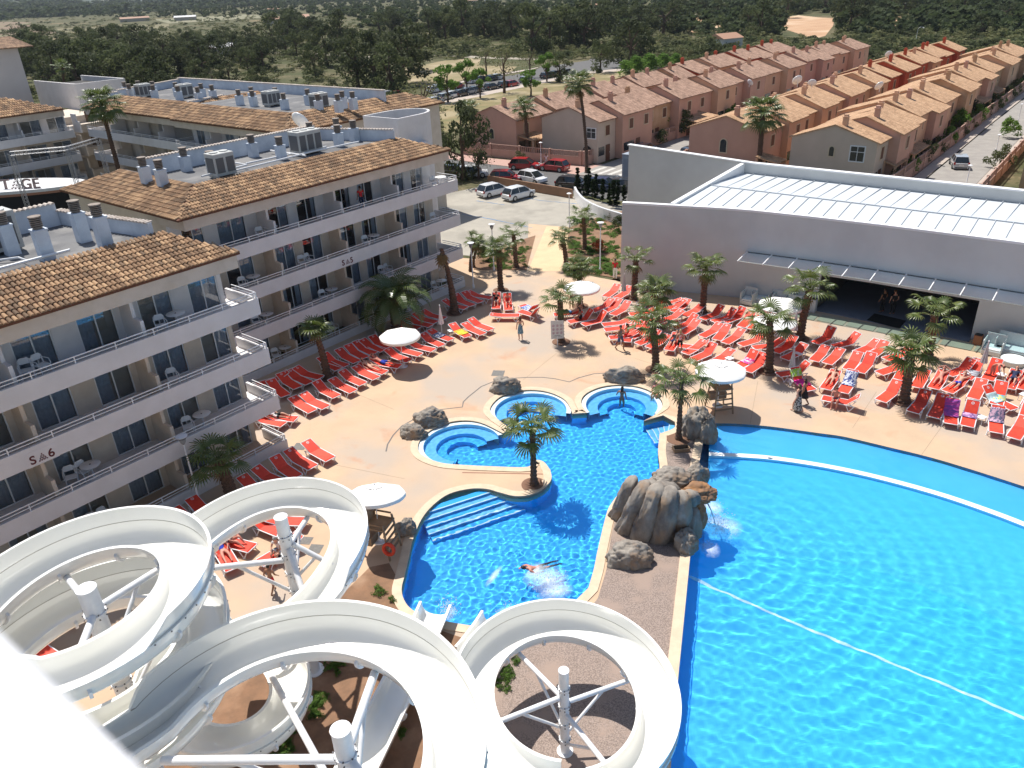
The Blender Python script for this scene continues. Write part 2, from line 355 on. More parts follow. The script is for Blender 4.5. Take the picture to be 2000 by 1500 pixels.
# circular whirlpool benches
def pc(px,py,z=ZW): return at(px,py,z).xy
def bench(c,rx,a0,a1,w1,w2):
    c=Vector(c)
    for (r0,r1,z,mt) in ((rx-.02,rx-.28,-.06,mat('pool_tile',(.62,.74,.80),.4)),(rx-.28,rx-.95,-.42,BLUEL),(rx-.95,rx-1.5,-.8,BLUEP)):
        mb=MB(); n=40; vs=[];fs=[]
        for i in range(n+1):
            q=a0+(a1-a0)*i/n; d=Vector((math.cos(q),math.sin(q))); A=c+d*r0;B=c+d*r1
            vs+=[(A.x,A.y,z),(B.x,B.y,z),(B.x,B.y,-1.25)]
        for i in range(n): fs+=[(i*3,i*3+3,i*3+4,i*3+1),(i*3+1,i*3+4,i*3+5,i*3+2)]
        mb.add(vs,fs); o=mb.build('pool_bench',mt); o['kind']='structure'
CIR=[]
for (l,r,t) in (((957,803),(1116,800),(1036,765)),((1135,789),(1294,793),(1215,755)),((817,881),(983,850),(895,826))):
    a,b,tt=pc(*l),pc(*r),pc(*t)
    # circle through three points
    ax,ay,bx,by,cx,cy=*a,*b,*tt; D=2*(ax*(by-cy)+bx*(cy-ay)+cx*(ay-by))
    ux=((ax*ax+ay*ay)*(by-cy)+(bx*bx+by*by)*(cy-ay)+(cx*cx+cy*cy)*(ay-by))/D; uy=((ax*ax+ay*ay)*(cx-bx)+(bx*bx+by*by)*(ax-cx)+(cx*cx+cy*cy)*(bx-ax))/D
    CIR.append((Vector((ux,uy)),(Vector((ux,uy))-a).length))
bench(*CIR[0],R_(-15),R_(200),0,0); bench(*CIR[1],R_(-35),R_(200),0,0); bench(*CIR[2],R_(20),R_(255),0,0)
# entry steps: broad treads under water
s0,s1=at(845,1000,-.1).xy,at(962,962,-.1).xy; dn=(at(835,1065,-.1).xy-s0); u=(s1-s0).normalized(); nrm=Vector((u.y,-u.x))
for k in range(5):
    mb=MB(); A=s0-u*.6+nrm*(k*.38-.5); B=s1+u*(1.2-.05*k)+nrm*(k*.38-.5); z=-.16-.2*k
    mb.prism([A,B,B+nrm*.36,A+nrm*.36],-1.3,z); o=mb.build('pool_step',BLUEL if k%2 else BLUEP); o['kind']='structure'
    mb=MB(); mb.prism([A+nrm*.33,B+nrm*.33,B+nrm*.40,A+nrm*.40],z-.02,z+.012); o=mb.build('step_edge',WLINE); o['kind']='structure'
e0,e1=at(1262,826,-.1).xy,at(1318,830,-.1).xy; e2=at(1286,851,-.1).xy
for k in range(5):
    t=k/5; A=e1.lerp(at(1262,828,-.1).xy,t); B=at(1316,842,-.1).xy.lerp(at(1283,856,-.1).xy,t); d=(A-B).normalized(); nn=Vector((-d.y,d.x))
    mb=MB(); mb.prism([A,B,B+nn*.3,A+nn*.3],-1.3,-.14-.16*k); o=mb.build('pool_step',BLUEL); o['kind']='structure'
    mb=MB(); mb.prism([A+nn*.26,B+nn*.26,B+nn*.32,A+nn*.32],-.15-.16*k,-.125-.16*k); o=mb.build('step_edge',WLINE); o['kind']='structure'
# big pool: floor slopes from the beach rim down to the long wall
arc=[at(x,y,0).xy for x,y in [(1385,885),(1400,886),(1490,891),(1580,903),(1670,920),(1760,942),(1850,968),(1940,999),(2000,1022)]]
arc=smooth_poly(arc,3,False); dd=arc[-1]-arc[-2]; ang=math.atan2(dd.y,dd.x); p=arc[-1].copy()
for i in range(12): ang-=.08; p=p+Vector((math.cos(ang),math.sin(ang)))*2.4; arc.append(p.copy())
def flat(name,poly,z,mt,kind='structure'):
    return sheet(name,poly,[],z,mt,kind)
bo=[Vector(p) for p in arc]+[v for v in BIG[::-1] if v not in ()][1:len(bt)+1]
sheet('pool_beach',bo,[],-.28,mat('pool_paint_beach',(.11,.55,.94),.6,(.09,.52,.92),.8))
inner=[Vector(p) for p in bl[:0:-1]]+[at(1385,886,0).xy]+[Vector(p) for p in arc]+[Vector((arc[-1].x,BIG[0].y))]
BLUEB=mat('pool_paint_big',(.06,.56,.96),.6,(.05,.53,.94),.8)
sheet('pool_floor',inner,[],-1.3,BLUEB); sheet('pool_floor',BIG,[],-1.36,BLUEB)
cen=GW(12,-8).xy; mb=MB(); vs=[]
for k_,p in enumerate(arc): q=Vector(p); d=(dl*(1-min(1,k_/10))+(cen-q).normalized()*min(1,k_/10)).normalized(); vs+=[(q.x,q.y,-.262),(q.x+d.x*3,q.y+d.y*3,-.75),(q.x+d.x*7,q.y+d.y*7,-1.31)]
mb.add(vs,[(i*3+k,i*3+k+1,i*3+k+4,i*3+k+3) for i in range(len(arc)-1) for k in (0,1)]); o=mb.build('pool_slope',BLUEB); o['kind']='structure'
n=len(BIG); mb=MB(); mb.add([(p.x,p.y,0) for p in BIG]+[(p.x,p.y,-1.95) for p in BIG],[(i,(i+1)%n,n+(i+1)%n,n+i) for i in range(n)]); o=mb.build('pool_wall',BLUEP); o['kind']='structure'
def strip(name,pts,w,z,h,mt,kind='structure'):
    mb=MB(); L=[];Rr=[]
    for i,p in enumerate(pts):
        t=(pts[min(i+1,len(pts)-1)]-pts[max(i-1,0)]).normalized(); nn=Vector((-t.y,t.x))*w/2; L.append(p+nn);Rr.append(p-nn)
    n=len(pts); vs=[(p.x,p.y,z+h) for p in L]+[(p.x,p.y,z+h) for p in Rr]+[(p.x,p.y,z) for p in L]+[(p.x,p.y,z) for p in Rr]
    fs=[(i,n+i,n+i+1,i+1) for i in range(n-1)]+[(i,i+1,2*n+i+1,2*n+i) for i in range(n-1)]+[(n+i+1,n+i,3*n+i,3*n+i+1) for i in range(n-1)]
    mb.add(vs,fs); o=mb.build(name,mt)
    if kind: o['kind']=kind
    return o
strip('pool_line',[Vector(p) for p in arc],.34,-.26,.225,WLINE)
ln=[at(x,y,-.9).xy for x,y in [(1346,1130),(1400,1155),(1520,1207),(1710,1285),(1867,1350),(2000,1407),(2120,1460)]]
strip('pool_line',[Vector(p) for p in smooth_poly(ln,10,False)],.13,-1.299,.012,WLINE)
# ---------------- water: real wave geometry, refracting; the sun's own caustics draw the light net on the pool floor
def watermat(name,rough=.0,tint=(.86,.97,1.)):
    m=bpy.data.materials.new(name); m.use_nodes=True; nt=m.node_tree; out=nt.nodes['Material Output']; nt.nodes.remove(nt.nodes['Principled BSDF'])
    g=node(nt,'ShaderNodeBsdfGlass'); g.inputs['Color'].default_value=(*tint,1); g.inputs['Roughness'].default_value=rough; g.inputs['IOR'].default_value=1.33
    nt.links.new(g.outputs[0],out.inputs[0]); return m
def inside(P,poly):
    x,y=P[:,0],P[:,1]; c=np.zeros(len(P),bool); n=len(poly)
    for i in range(n):
        x1,y1=poly[i];x2,y2=poly[(i+1)%n]
        if y1==y2: continue
        k=((y1>y)!=(y2>y))&(x<(x2-x1)*(y-y1)/(y2-y1)+x1); c^=k
    return c
def waves(X,Y,seed,lo,hi,amp,n=46,ax=None):
    r=np.random.RandomState(seed); Z=np.zeros_like(X)
    for k in range(n):
        l=lo*(hi/lo)**r.rand(); q=r.rand()*2*PI if ax is None or r.rand()<.35 else ax+r.randn()*.45; p=r.rand()*6.28; a=amp*(l/hi)**1.25
        Z+=a*np.sin(2*PI/l*(X*math.cos(q)+Y*math.sin(q))+p)
    return Z*(2./n)**.5
def water_mesh(name,poly,z0,step,fn,mt,box=None):
    xs=[p[0] for p in poly];ys=[p[1] for p in poly]; x0,x1,y0,y1=min(xs),max(xs),min(ys),max(ys)
    if box: x0,x1,y0,y1=max(x0,box[0]),min(x1,box[1]),max(y0,box[2]),min(y1,box[3])
    nx,ny=int((x1-x0)/step)+2,int((y1-y0)/step)+2; X,Y=np.meshgrid(x0-step/2+np.arange(nx)*step,y0-step/2+np.arange(ny)*step); Z=fn(X,Y)+z0
    V=np.stack([X,Y,Z],-1).reshape(-1,3); I=np.arange(nx*ny).reshape(ny,nx); F=np.stack([I[:-1,:-1],I[:-1,1:],I[1:,1:],I[1:,:-1]],-1).reshape(-1,4); big=[tuple(v) for v in offset_poly(poly,.12)]
    F=F[inside(V[F[:,0],:2]+step/2,big)]; used=np.unique(F); mp=np.full(len(V),-1); mp[used]=np.arange(len(used)); V=V[used]; F=mp[F]
    me=bpy.data.meshes.new(name); me.vertices.add(len(V)); me.vertices.foreach_set('co',V.ravel()); me.loops.add(F.size); me.loops.foreach_set('vertex_index',F.ravel()); me.polygons.add(len(F)); me.polygons.foreach_set('loop_start',np.arange(0,F.size,4)); me.polygons.foreach_set('loop_total',np.full(len(F),4)); me.polygons.foreach_set('use_smooth',np.ones(len(F),bool)); me.materials.append(mt); me.update()
    o=bpy.data.objects.new(name,me); C.objects.link(o); o['kind']='structure'; o.cycles.is_caustics_caster=True; return o
WAT=watermat('pool_water')
def f1(X,Y):
    c=at(1068,1130,0); d=np.hypot(X-c.x,Y-c.y); return waves(X,Y,3,.18,.55,.0085)*.85*(1+1.2*np.exp(-d/3))
water_mesh('water',[tuple(p) for p in LAG],ZW,.06,f1,WAT)
def f2(X,Y):
    c=at(1392,1040,0); d=np.hypot(X-c.x,Y-c.y); fall=1/(1+d/9.); a=waves(X,Y,5,.22,.85,.0105,56,ax=1.1)
    return a*np.clip(.16+1.1*np.exp(-d/6)+.62*np.exp(-((Y-c.y+11)/8)**2)*np.clip(1.25-(X-c.x)/22,0,1),0,1.4)+.010*fall*np.sin(d*8.2+.6*np.sin(X*.7)+.5*np.sin(Y*.9))*np.clip(d/2,0,1)
water_mesh('water',[tuple(p) for p in BIG],-.045,.08,f2,WAT,box=(0,40,8,60))
so.data.cycles.is_caustics_light=True
for o in C.objects:
    if o.name.startswith(('pool_','step_edge')): o.cycles.is_caustics_receiver=True
for k,(p,q) in enumerate([((905,560),(1062,588)),((1087,690),(1022,742)),((1712,765),(1665,836)),((598,728),(770,800)),((1240,700),(1330,728)),((640,905),(790,935)),((1480,745),(1465,828)),((1838,835),(1800,888))]):
    strip('deck_joint',[at(*p).xy,at(*q).xy],.022,.002,.002,mat('joint_dark',(.33,.25,.18),.9))
# ---------------- water slides
SEAMD=mat('joint_sealant',(.34,.31,.26),.8)
BOLT=mat('bolt_steel',(.12,.12,.13),.5,metal=.6)
def slide(name,label,path,ext=None,w=1.1,ends=(0,0),joints=9):
    # path: list of (x,y,z of floor); ext: 'L'/'R' side carrying the tall outer panel, between fractions
    root=empty(name,(0,0,0),0,label,'water slide')
    P=[Vector(p) for p in path]; n=len(P)
    fr=[]
    for i in range(n):
        t=P[min(i+1,n-1)]-P[max(i-1,0)]; t.z=0; t.normalize(); fr.append(Vector((t.y,-t.x,0)))  # right-hand side
    def sect(hL,hR,th):
        pts=[]; r=w/2
        for k in range(13):
            q=PI*k/12; pts.append((-math.cos(q)*r, .42*(1-math.sin(q))**1.15 if True else 0))
        pts=[( -r,hL)]+pts[0:13]+[(r,hR)]
        return pts
    base=sect(.6,.6,.03)
    # inner skin and outer skin
    rings=[]
    for i in range(n):
        ring=[]
        for (x,z) in base: ring.append(P[i]+fr[i]*x+Vector((0,0,z)))
        outr=[(-w/2-.10,.6),(-w/2-.10,.54),(-w/2-.035,.53),(-w/2-.035,.42)]+[(x*1.05,z-.05) for x,z in base[1:-1]][1:-1]+[(w/2+.035,.42),(w/2+.035,.53),(w/2+.10,.54),(w/2+.10,.6)]
        for (x,z) in outr[::-1]: ring.append(P[i]+fr[i]*x+Vector((0,0,z)))
        rings.append(ring)
    mb=MB(); mb.loft(rings,True,True); mb.build('channel',FIBER,root,auto=35)
    if ext:
        for (side,f0,f1) in ext:
            i0,i1=int(f0*(n-1)),int(f1*(n-1)); s=1 if side=='R' else -1; mb=MB(); rr=[]
            for i in range(i0,i1+1):
                e=min(1,(i-i0)/3.,(i1-i)/3.); e=max(e,.02); h=.6+.42*e; x=s*(w/2)
                rr.append([P[i]+fr[i]*x+Vector((0,0,.603)),P[i]+fr[i]*(x+s*.03)+Vector((0,0,h-.05)),P[i]+fr[i]*(x+s*.03)+Vector((0,0,h)),P[i]+fr[i]*(x+s*.11)+Vector((0,0,h)),P[i]+fr[i]*(x+s*.11)+Vector((0,0,h-.05)),P[i]+fr[i]*(x+s*.055)+Vector((0,0,h-.06)),P[i]+fr[i]*(x+s*.04)+Vector((0,0,.603))])
            mb.loft(rr,True,True); mb.mi=2; x=s*(w/2); mb.loft([[P[i]+fr[i]*(x-s*.004)+Vector((0,0,.588)),P[i]+fr[i]*(x-s*.004)+Vector((0,0,.606)),P[i]+fr[i]*(x+s*.02)+Vector((0,0,.606)),P[i]+fr[i]*(x+s*.02)+Vector((0,0,.588))] for i in range(i0,i1+1)],True,True); mb.mi=1; x=s*(w/2)
            for i in range(i0+1,i1,2):
                c=P[i]+fr[i]*(x+s*.085)+Vector((0,0,.565)); mb.tube([c,c+fr[i]*s*.03],.02,6)
            mb.build('side_panel',[FIBER,BOLT,SEAMD],root,auto=35)
    # flange joints
    for i in range(joints//2,n-2,joints):
        mb=MB(); t=(P[i+1]-P[i]).normalized()*.035
        a=[P[i]+fr[i]*(x*1.02)+Vector((0,0,z-.03)) for x,z in base[1:-1]]; b=[P[i]+fr[i]*(x*1.17)+Vector((0,0,z-.10)) for x,z in base[1:-1]]
        ring=a+b[::-1]; mb.loft([[p-t for p in ring],[p+t for p in ring]],True,True); mb.build('flange',METW,root)
    return root
def helix(p,t0,t1,st=4,zf=None):
    cx,cy,r,z0,s,a2,b2=p; out=[]; n=max(2,int(abs(t1-t0)/st))
    for i in range(n+1):
        th=R_(t0+(t1-t0)*i/n); rr=r+a2*math.cos(2*th)+b2*math.sin(2*th)
        out.append(Vector((cx+rr*math.cos(th),cy+rr*math.sin(th),z0+s*th)))
    return out
def straight(p,q,n=8): return [Vector(p).lerp(Vector(q),i/n) for i in range(1,n+1)]
def spl(pts,n=5): return [Vector(v) for v in smooth_poly([Vector(p) for p in pts],n,False)]
HA=[-10.865,14.259,2.867,8.91,-.29,-.127,.034]; HD=[-8.185,20.354,2.628,4.784,.283,-.252,.258]
HB=[-4.931,10.655,3.482,7.683,-.083,-.041,-.062]; HR=[1.149,16.762,2.913,1.9,.066,-.133,-.056]
A=helix(HA,-72,410)
A_=helix(HA,414,770)
for i,v in enumerate(A_): v.z=A[-1].z+(6.0-A[-1].z)*(i+1)/len(A_)
A=A+A_
d=(A[0]-A[1]).normalized(); st=spl([(-4.6,3.2,11.2),(-6.6,6.0,10.2),A[0]+d*1.6+Vector((0,0,.25)),A[0]],6)
slide('water_slide','white open flume spiralling twice at the far left, nearest the hotel',st[:-1]+A,ext=[('R',.12,.36),('R',.56,.80)])
D_=helix(HD,200,-78)
e=A[-1]; link=spl([A[-3],A[-1],(-9.7,17.9,D_[0].z+.12),(D_[0].x+.15,D_[0].y-.9,D_[0].z+.05),D_[0],D_[2]],5)
E0=D_[-1]
HE=[-9.365,17.442,2.119,2.5,.0,-.076,-.286]
Ee=helix(HE,178,470); 
dn2=(D_[-1]-D_[-2]).normalized()
for i,v in enumerate(Ee): v.z=2.9-1.1*i/len(Ee)
lk=spl([D_[-2],D_[-1],(-9.1,17.75,3.9),(-10.5,18.15,3.3),Ee[0],Ee[2]],5)
slide('water_slide','white flume making a single loop round a column beside the lounger rows',link[5:-6]+D_,ext=[('L',.12,.86)])
EX=[]
slide('water_slide','low white flume curling under the large front loop of the slides',lk[5:-6]+Ee,ext=[('R',.3,.95)])
B=helix(HB,158,-86)
db=(B[0]-B[1]).normalized(); st=spl([(-3.3,2.2,10.6),(-5.2,5.0,9.2),B[0]+db*2.2+Vector((0,0,.3)),B[0]],6)
slide('water_slide','large white flume looping across the bottom middle of the photo',st[:-1]+B,ext=[('L',.22,.99)])
RR=helix(HR,262,-80)
slide('water_slide','white round flume loop at the right, beside the long wall of the big pool',RR,ext=[('L',.22,.97)])
def runout(label,a,b,ex):
    a=Vector(a);b=Vector(b); p=[a.lerp(b,i/14) for i in range(15)]
    for i,v in enumerate(p): v.z=a.z+(b.z-a.z)*(1-(1-i/14)**1.6)
    slide('water_slide',label,p,joints=5)
q0=at(735,1480,.35);q1=at(853,1200,.12)
dd=(q1-q0).normalized()
runout('straight white run-out flume ending over the lagoon pool',(q0.x-dd.x*4,q0.y-dd.y*4,1.5),(q1.x,q1.y,.12),0)
q1=at(972,1222,.1)
runout('second white run-out flume mostly hidden under the right-hand slide loop',(q1.x-.9,q1.y-2.2,.55),(q1.x,q1.y,.1),0)
# columns and braces
def column(label,top,r,z0=0.,arms=(),name='slide_column'):
    root=empty(name,(top[0],top[1],0),0,label,'column','white support columns of the water slides')
    h=top[2]; mb=MB(); mb.lathe([(r,z0),(r,h)],28); mb.build('shaft',METW,root,auto=40)
    mb=MB(); mb.lathe([(r+.012,h),(r+.012,h+.02)],28); mb.build('cap',METW,root,auto=40)
    zz=h-.75
    while zz>max(.6,h-3.2):
        mb=MB(); mb.lathe([(r+.01,zz),(r+.035,zz),(r+.035,zz+.05),(r+.01,zz+.05)],24); mb.mi=1
        for k in range(8):
            q=2*PI*k/8; c=Vector((math.cos(q)*(r+.03),math.sin(q)*(r+.03),zz-.05)); mb.tube([c,c+Vector((math.cos(q),math.sin(q),0))*.03],.018,6); c.z+=.14; mb.tube([c,c+Vector((math.cos(q),math.sin(q),0))*.03],.018,6)
        mb.build('collar',[METW,BOLT],root,auto=40); zz-=.75
    mb=MB(); mb.lathe([(r*1.7,0),(r*1.7,.05),(r,.05)],20); mb.build('base_plate',METW,root)
    for (end,zs,rr) in arms:
        a=Vector((0,0,zs)); b=Vector(end)-Vector((top[0],top[1],0)); mb=MB(); dr=(b-a).normalized()
        st=Vector((dr.x,dr.y,0)).normalized()*r; mb.tube([a+st,b],rr,12); mb.build('arm',METW,root,auto=40)
        m_=a.lerp(b,.62); lo=Vector((0,0,max(.3,zs-1.3)))+st
        mb=MB(); mb.tube([lo,m_],rr*.62,10); mb.build('brace',METW,root,auto=40)
    return root
def hp(H,th,dz=-.12,dr=0):
    v=helix(H,th,th+1,1)[0]; c=Vector((H[0],H[1],0)); o=Vector((v.x-c.x,v.y-c.y,0)).normalized()
    return v+o*(dr-.5)+Vector((0,0,dz+.2))
tB=at(665,1425,9.0);tC=at(168,1150,9.9);tD=at(548,1010,6.9);tR=at(1101,1310,3.6)
column('tall white column in the middle of the large front slide loop',(tB.x,tB.y,9.0),.20,arms=[(hp(HB,168),8.1,.10),(hp(HB,62),8.2,.10),(hp(HB,-30),8.2,.10),(hp(HE,20,.1),5.2,.10),(hp(HB,200),7.6,.09)])
column('white column rising inside the left double spiral',(tC.x,tC.y,9.9),.22,arms=[(hp(HA,52),9.2,.09),(hp(HA,120),9.1,.09),(hp(HA,-60),9.2,.09),(hp(HA,400),7.6,.09)])
column('white column inside the slide loop beside the lounger rows',(tD.x,tD.y,6.9),.21,arms=[(hp(HD,75),5.6,.09),(hp(HD,5),5.8,.09),(hp(HD,-45),5.7,.10),(hp(HD,205),5.2,.10)])
column('slim white column in the middle of the right-hand slide loop',(tR.x,tR.y,3.6),.155,arms=[(hp(HR,122),2.35,.08),(hp(HR,24),2.2,.08),(hp(HR,196),2.5,.085),(hp(HR,-62),1.8,.085)])
# start tower with its round-topped parapet, right under the camera
tw=empty('slide_tower',(0,0,0),0,'white parapet of the slide tower, close and out of focus at the bottom left','tower')
p0=at(-30,1118,21.35);p1=at(320,1430,21.35); dr=(p1-p0).normalized(); a=p0-dr*.9; b=p1+dr*1.6; nn=Vector((-dr.y,dr.x,0))
if nn.dot(-p0)<0: nn=-nn
PARA=mat('parapet_paint',(.90,.91,.93),.4,(.88,.89,.91),1.5)
mb=MB(); prof=[(0,-1.2),(0,-.14),(.02,-.06),(.07,-.015),(.14,0),(.21,-.015),(.26,-.06),(.28,-.14),(.28,-1.2)]
mb.loft([[a+nn*x+Vector((0,0,z)) for x,z in prof],[b+nn*x+Vector((0,0,z)) for x,z in prof]],True,True); mb.build('parapet',PARA,tw,auto=50)
mb=MB(); g=[a+nn*.02,b+nn*.02,b+nn*3.2,a+nn*3.2]; mb.add([(v.x,v.y,20.15) for v in g]+[(v.x,v.y,19.9) for v in g],[(0,1,2,3),(7,6,5,4),(0,4,5,1),(1,5,6,2),(2,6,7,3),(3,7,4,0)]); mb.build('platform',WHITE,tw)
# ---------------- hotel blocks
TILE_N=tilemat('clay_tiles_near',(.11,.07,.045),(.31,.19,.11),(.60,.40,.23),bumpy=False)
TILE_F=tilemat('clay_tiles',(.10,.065,.045),(.27,.17,.11),(.46,.30,.19),pitch=.22,row=.38)
TILE_H=tilemat('house_tiles',(.22,.14,.10),(.40,.25,.18),(.58,.38,.28),pitch=.3,row=.5)
TILE_H2=tilemat('house_tiles_new',(.36,.21,.12),(.55,.34,.20),(.70,.46,.28),pitch=.3,row=.5)
UNDER=mat('tile_underlay',(.14,.06,.035),.95)
ROOFG=mat('roof_felt',(.17,.17,.17),.95,(.12,.12,.125),.8,bump=.01,c3=(.22,.215,.21),scale3=.5)
FRAMEW=mat('window_frame',(.75,.76,.76),.35)
GLASS=glassmat('window_glass',(.75,.82,.88),.015,.95,2.0)
GLASSG=glassmat('canopy_glass',(.55,.72,.72),.06,.85,1.9)
CURT=mat('curtain',(.58,.62,.68),.9,(.46,.50,.56),6)
RAIL=METW
ACM=mat('ac_casing',(.56,.56,.53),.5,(.46,.46,.44),2); ACD=mat('ac_grille',(.12,.12,.125),.6)
PLAST=mat('white_plastic',(.82,.83,.84),.35)
VENT=mat('vent_clay',(.30,.25,.21),.8,(.22,.18,.15),6)
def facadeT(ox,oy,rot): return Matrix.Translation((ox,oy,0))@Matrix.Rotation(rot,4,'Z')
def tiled(root,T,x0,x1,y0,z0,run,rise,h0,h1,name='roof_tiles',pitch=.2,row=.37,mt=None):
    # h0,h1: how far the left / right end recedes towards the ridge (hip)
    cols=int(round((x1-x0)/pitch)); sl=math.hypot(run,rise); rows=int(round(sl/row)); vs=[];fs=[];uv=[]
    cy,cz=run/sl,rise/sl; rnd=random.Random(7)
    for k in range(cols):
        xc=x0+(k+.5)*pitch
        for j in range(rows):
            t=(j+.5)/rows
            if xc<x0+h0*t-.02 or xc>x1-h1*t+.02: continue
            sj=j*row*sl/(rows*row); s0=sj-.04; s1=sj+sl/rows+.03; n=len(vs); r=pitch*.40
            jit=rnd.uniform(-.012,.012)
            for (s_,rr,dz) in ((s0,r*1.12,.045),(s1,r*.9,.012)):
                for q in range(5):
                    a=PI*q/4; vs.append((xc+jit-math.cos(a)*rr,y0+cy*s_-cz*(math.sin(a)*rr*.9+dz),z0+cz*s_+cy*(math.sin(a)*rr*.9+dz)))
            for q in range(4): fs.append((n+q,n+q+1,n+6+q,n+5+q))
            fs.append((n,n+4,n+3,n+2,n+1))
            uv+= [((k+.5)*.22,(j+.5)*.36)]*(4*4+5)
    mb=MB(T); mb.add(vs,fs); me=mb.mesh(name,[mt or TILE_N]); ul=me.uv_layers.new(name='UVMap')
    ul.data.foreach_set('uv',[c for u in uv for c in u]); me.polygons.foreach_set('use_smooth',[True]*len(me.polygons)); me.set_sharp_from_angle(angle=R_(50))
    o=obj(name,me,root)
    e=.0
    mb=MB(T); mb.add([(x0,y0,z0),(x1,y0,z0),(x1-h1,y0+run,z0+rise),(x0+h0,y0+run,z0+rise),(x0,y0,z0-.1),(x1,y0,z0-.1),(x1-h1,y0+run,z0+rise-.1),(x0+h0,y0+run,z0+rise-.1)],[(0,1,2,3),(7,6,5,4),(0,4,5,1),(1,5,6,2),(2,6,7,3),(3,7,4,0)])
    mb.build('roof_deck',UNDER,o)
    return o
def roofplane(name,root,q,mt,th=.12):
    # q: eave0, eave1, ridge1, ridge0
    q=[Vector(p) for p in q]; ex=(q[1]-q[0]).normalized(); nn=ex.cross(q[3]-q[0]).normalized(); sy=nn.cross(ex); dn=Vector((0,0,-th))
    vs=q+[p+dn for p in q]; fs=[(0,1,2,3),(7,6,5,4),(0,4,5,1),(1,5,6,2),(2,6,7,3),(3,7,4,0)]
    mb=MB(); mb.add(vs,fs); me=mb.mesh(name,[mt]); ul=me.uv_layers.new(name='UVMap'); i=0
    for p in me.polygons:
        for li in p.loop_indices:
            v=me.vertices[me.loops[li].vertex_index].co-q[0]; ul.data[li].uv=(v.dot(ex)+50,v.dot(sy)+50)
    return obj(name,me,root)
WINME={}
def window_me(w,h,kind):
    k=(round(w,2),round(h,2),kind)
    if k in WINME: return WINME[k]
    f=MB(); f.box(0,.055,0,.07,0,h).box(w-.055,w,0,.07,0,h).box(.055,w-.055,0,.07,h-.055,h).box(.055,w-.055,0,.07,0,.05).box(w/2-.03,w/2+.03,.012,.058,.05,h-.055)
    g=MB(); g.add([(.055,.03,.05),(w-.055,.03,.05),(w-.055,.03,h-.055),(.055,.03,h-.055)],[(0,1,2,3)])
    c=MB(); vs=[];n=26
    spans={'full':[(.06,w-.06)],'half':[(w*.5,w-.06)],'left':[(.06,w*.42)],'sides':[(.06,.4),(w-.45,w-.06)],'open':[(w-.35,w-.06)]}[kind]
    for (a,b) in spans:
        m_=max(6,int(n*(b-a)/w)); base=len(c.v); vv=[]
        for i in range(m_+1):
            x=a+(b-a)*i/m_; y=.11+.03*math.sin(i*2.4)+.015*math.sin(i*1.1); vv+=[(x,y,.06),(x,y,h-.02)]
        c.add(vv,[(2*i,2*i+2,2*i+3,2*i+1) for i in range(m_)])
    WINME[k]=(f.mesh('window',FRAMEW),g.mesh('pane',GLASS),c.mesh('curtain',CURT,True)); return WINME[k]
CHAIRME=None
def facade(root,T,x0,x1,bays,kinds,fl=(0,1,2,3),wy=2.1,xe1=None,divs=(),wallend=.95,rnd=None,furn=None,endL=True,name=''):
    """bays: (left,right) of each window; divs: partition positions. T: facade frame -> building frame."""
    rnd=rnd or random.Random(3); W=WHITE
    top=10.2
    for f in fl:
        z=2.7*f; zt=z+2.7 if f<3 else top; wt=z+1.93
        # wall of this storey: piers between the windows, lintel above
        mb=MB(T); xs=[x0]+[v for b in bays for v in b]+[x1-wallend]
        for i in range(0,len(xs),2):
            if xs[i+1]-xs[i]>.01: mb.box(xs[i],xs[i+1],wy,wy+.2,z,zt-.01)
        for b in bays: mb.box(b[0],b[1],wy+.002,wy+.198,wt,zt-.012)
        mb.build('wall',PEACH if f<3 else WHITE,root)
        # slab and parapet
        if f>0:
            mb=MB(T); mb.box(x0,x1,.0,.14,z-.30,z+.55).box(x1-.14,x1,.14,wy+.6,z-.30,z+.55).box(x0,x1-.14,.14,wy+.6,z-.25,z)
            if endL: mb.box(x0,x0+.14,.142,wy+.1,z-.298,z+.548)
            mb.build('balcony',W,root)
            zz=z+.55
        else:
            mb=MB(T); mb.box(x0,x1,.0,.14,0,.55).box(x1-.14,x1,.14,wy,0,.55); mb.build('balcony',W,root); zz=.55
        mb=MB(T); 
        mb.box(x0,x1-.12,.045,.085,zz+.28,zz+.32).box(x0,x1-.12,.05,.08,zz+.13,zz+.16).box(x1-.09,x1-.05,.09,wy,zz+.28,zz+.32).box(x1-.085,x1-.055,.09,wy,zz+.13,zz+.16)
        n=int((x1-x0)/1.75)
        for i in range(n+1):
            x=x0+.1+(x1-x0-.3)*i/n; mb.box(x-.02,x+.02,.04,.09,zz,zz+.279)
        mb.box(x1-.10,x1-.04,.04,.10,zz,zz+.30)
        mb.build('railing',RAIL,root)
        for i,b in enumerate(bays):
            k=rnd.choice(kinds); fr,gl,cu=window_me(b[1]-b[0],1.93,k)
            w_=obj('window',fr,root); w_.matrix_local=T@Matrix.Translation((b[0],wy+.03,z))
            obj('pane',gl,w_); obj('curtain',cu,w_)
        for d in divs:
            mb=MB(T); hz=z+1.25; mb.box(d-.08,d+.08,.95,wy-.001,z+.001,zt-.31 if f<3 else zt-.02); mb.box(d-.08,d+.08,.35,.949,z+.001,hz); mb.build('divider',PEACH if f<3 else WHITE,root)
    mb=MB(T); mb.box(x0+.3,x1-wallend-.3,wy+.75,wy+.85,0,10.1); mb.build('interior',DARK,root)  # dark slab behind the panes in place of the rooms' shade
    mb=MB(T); mb.box(x1-wallend-.2,x1-wallend,wy+.201,wy+1.6,0,top-.02); mb.build('end_wall',W,root)
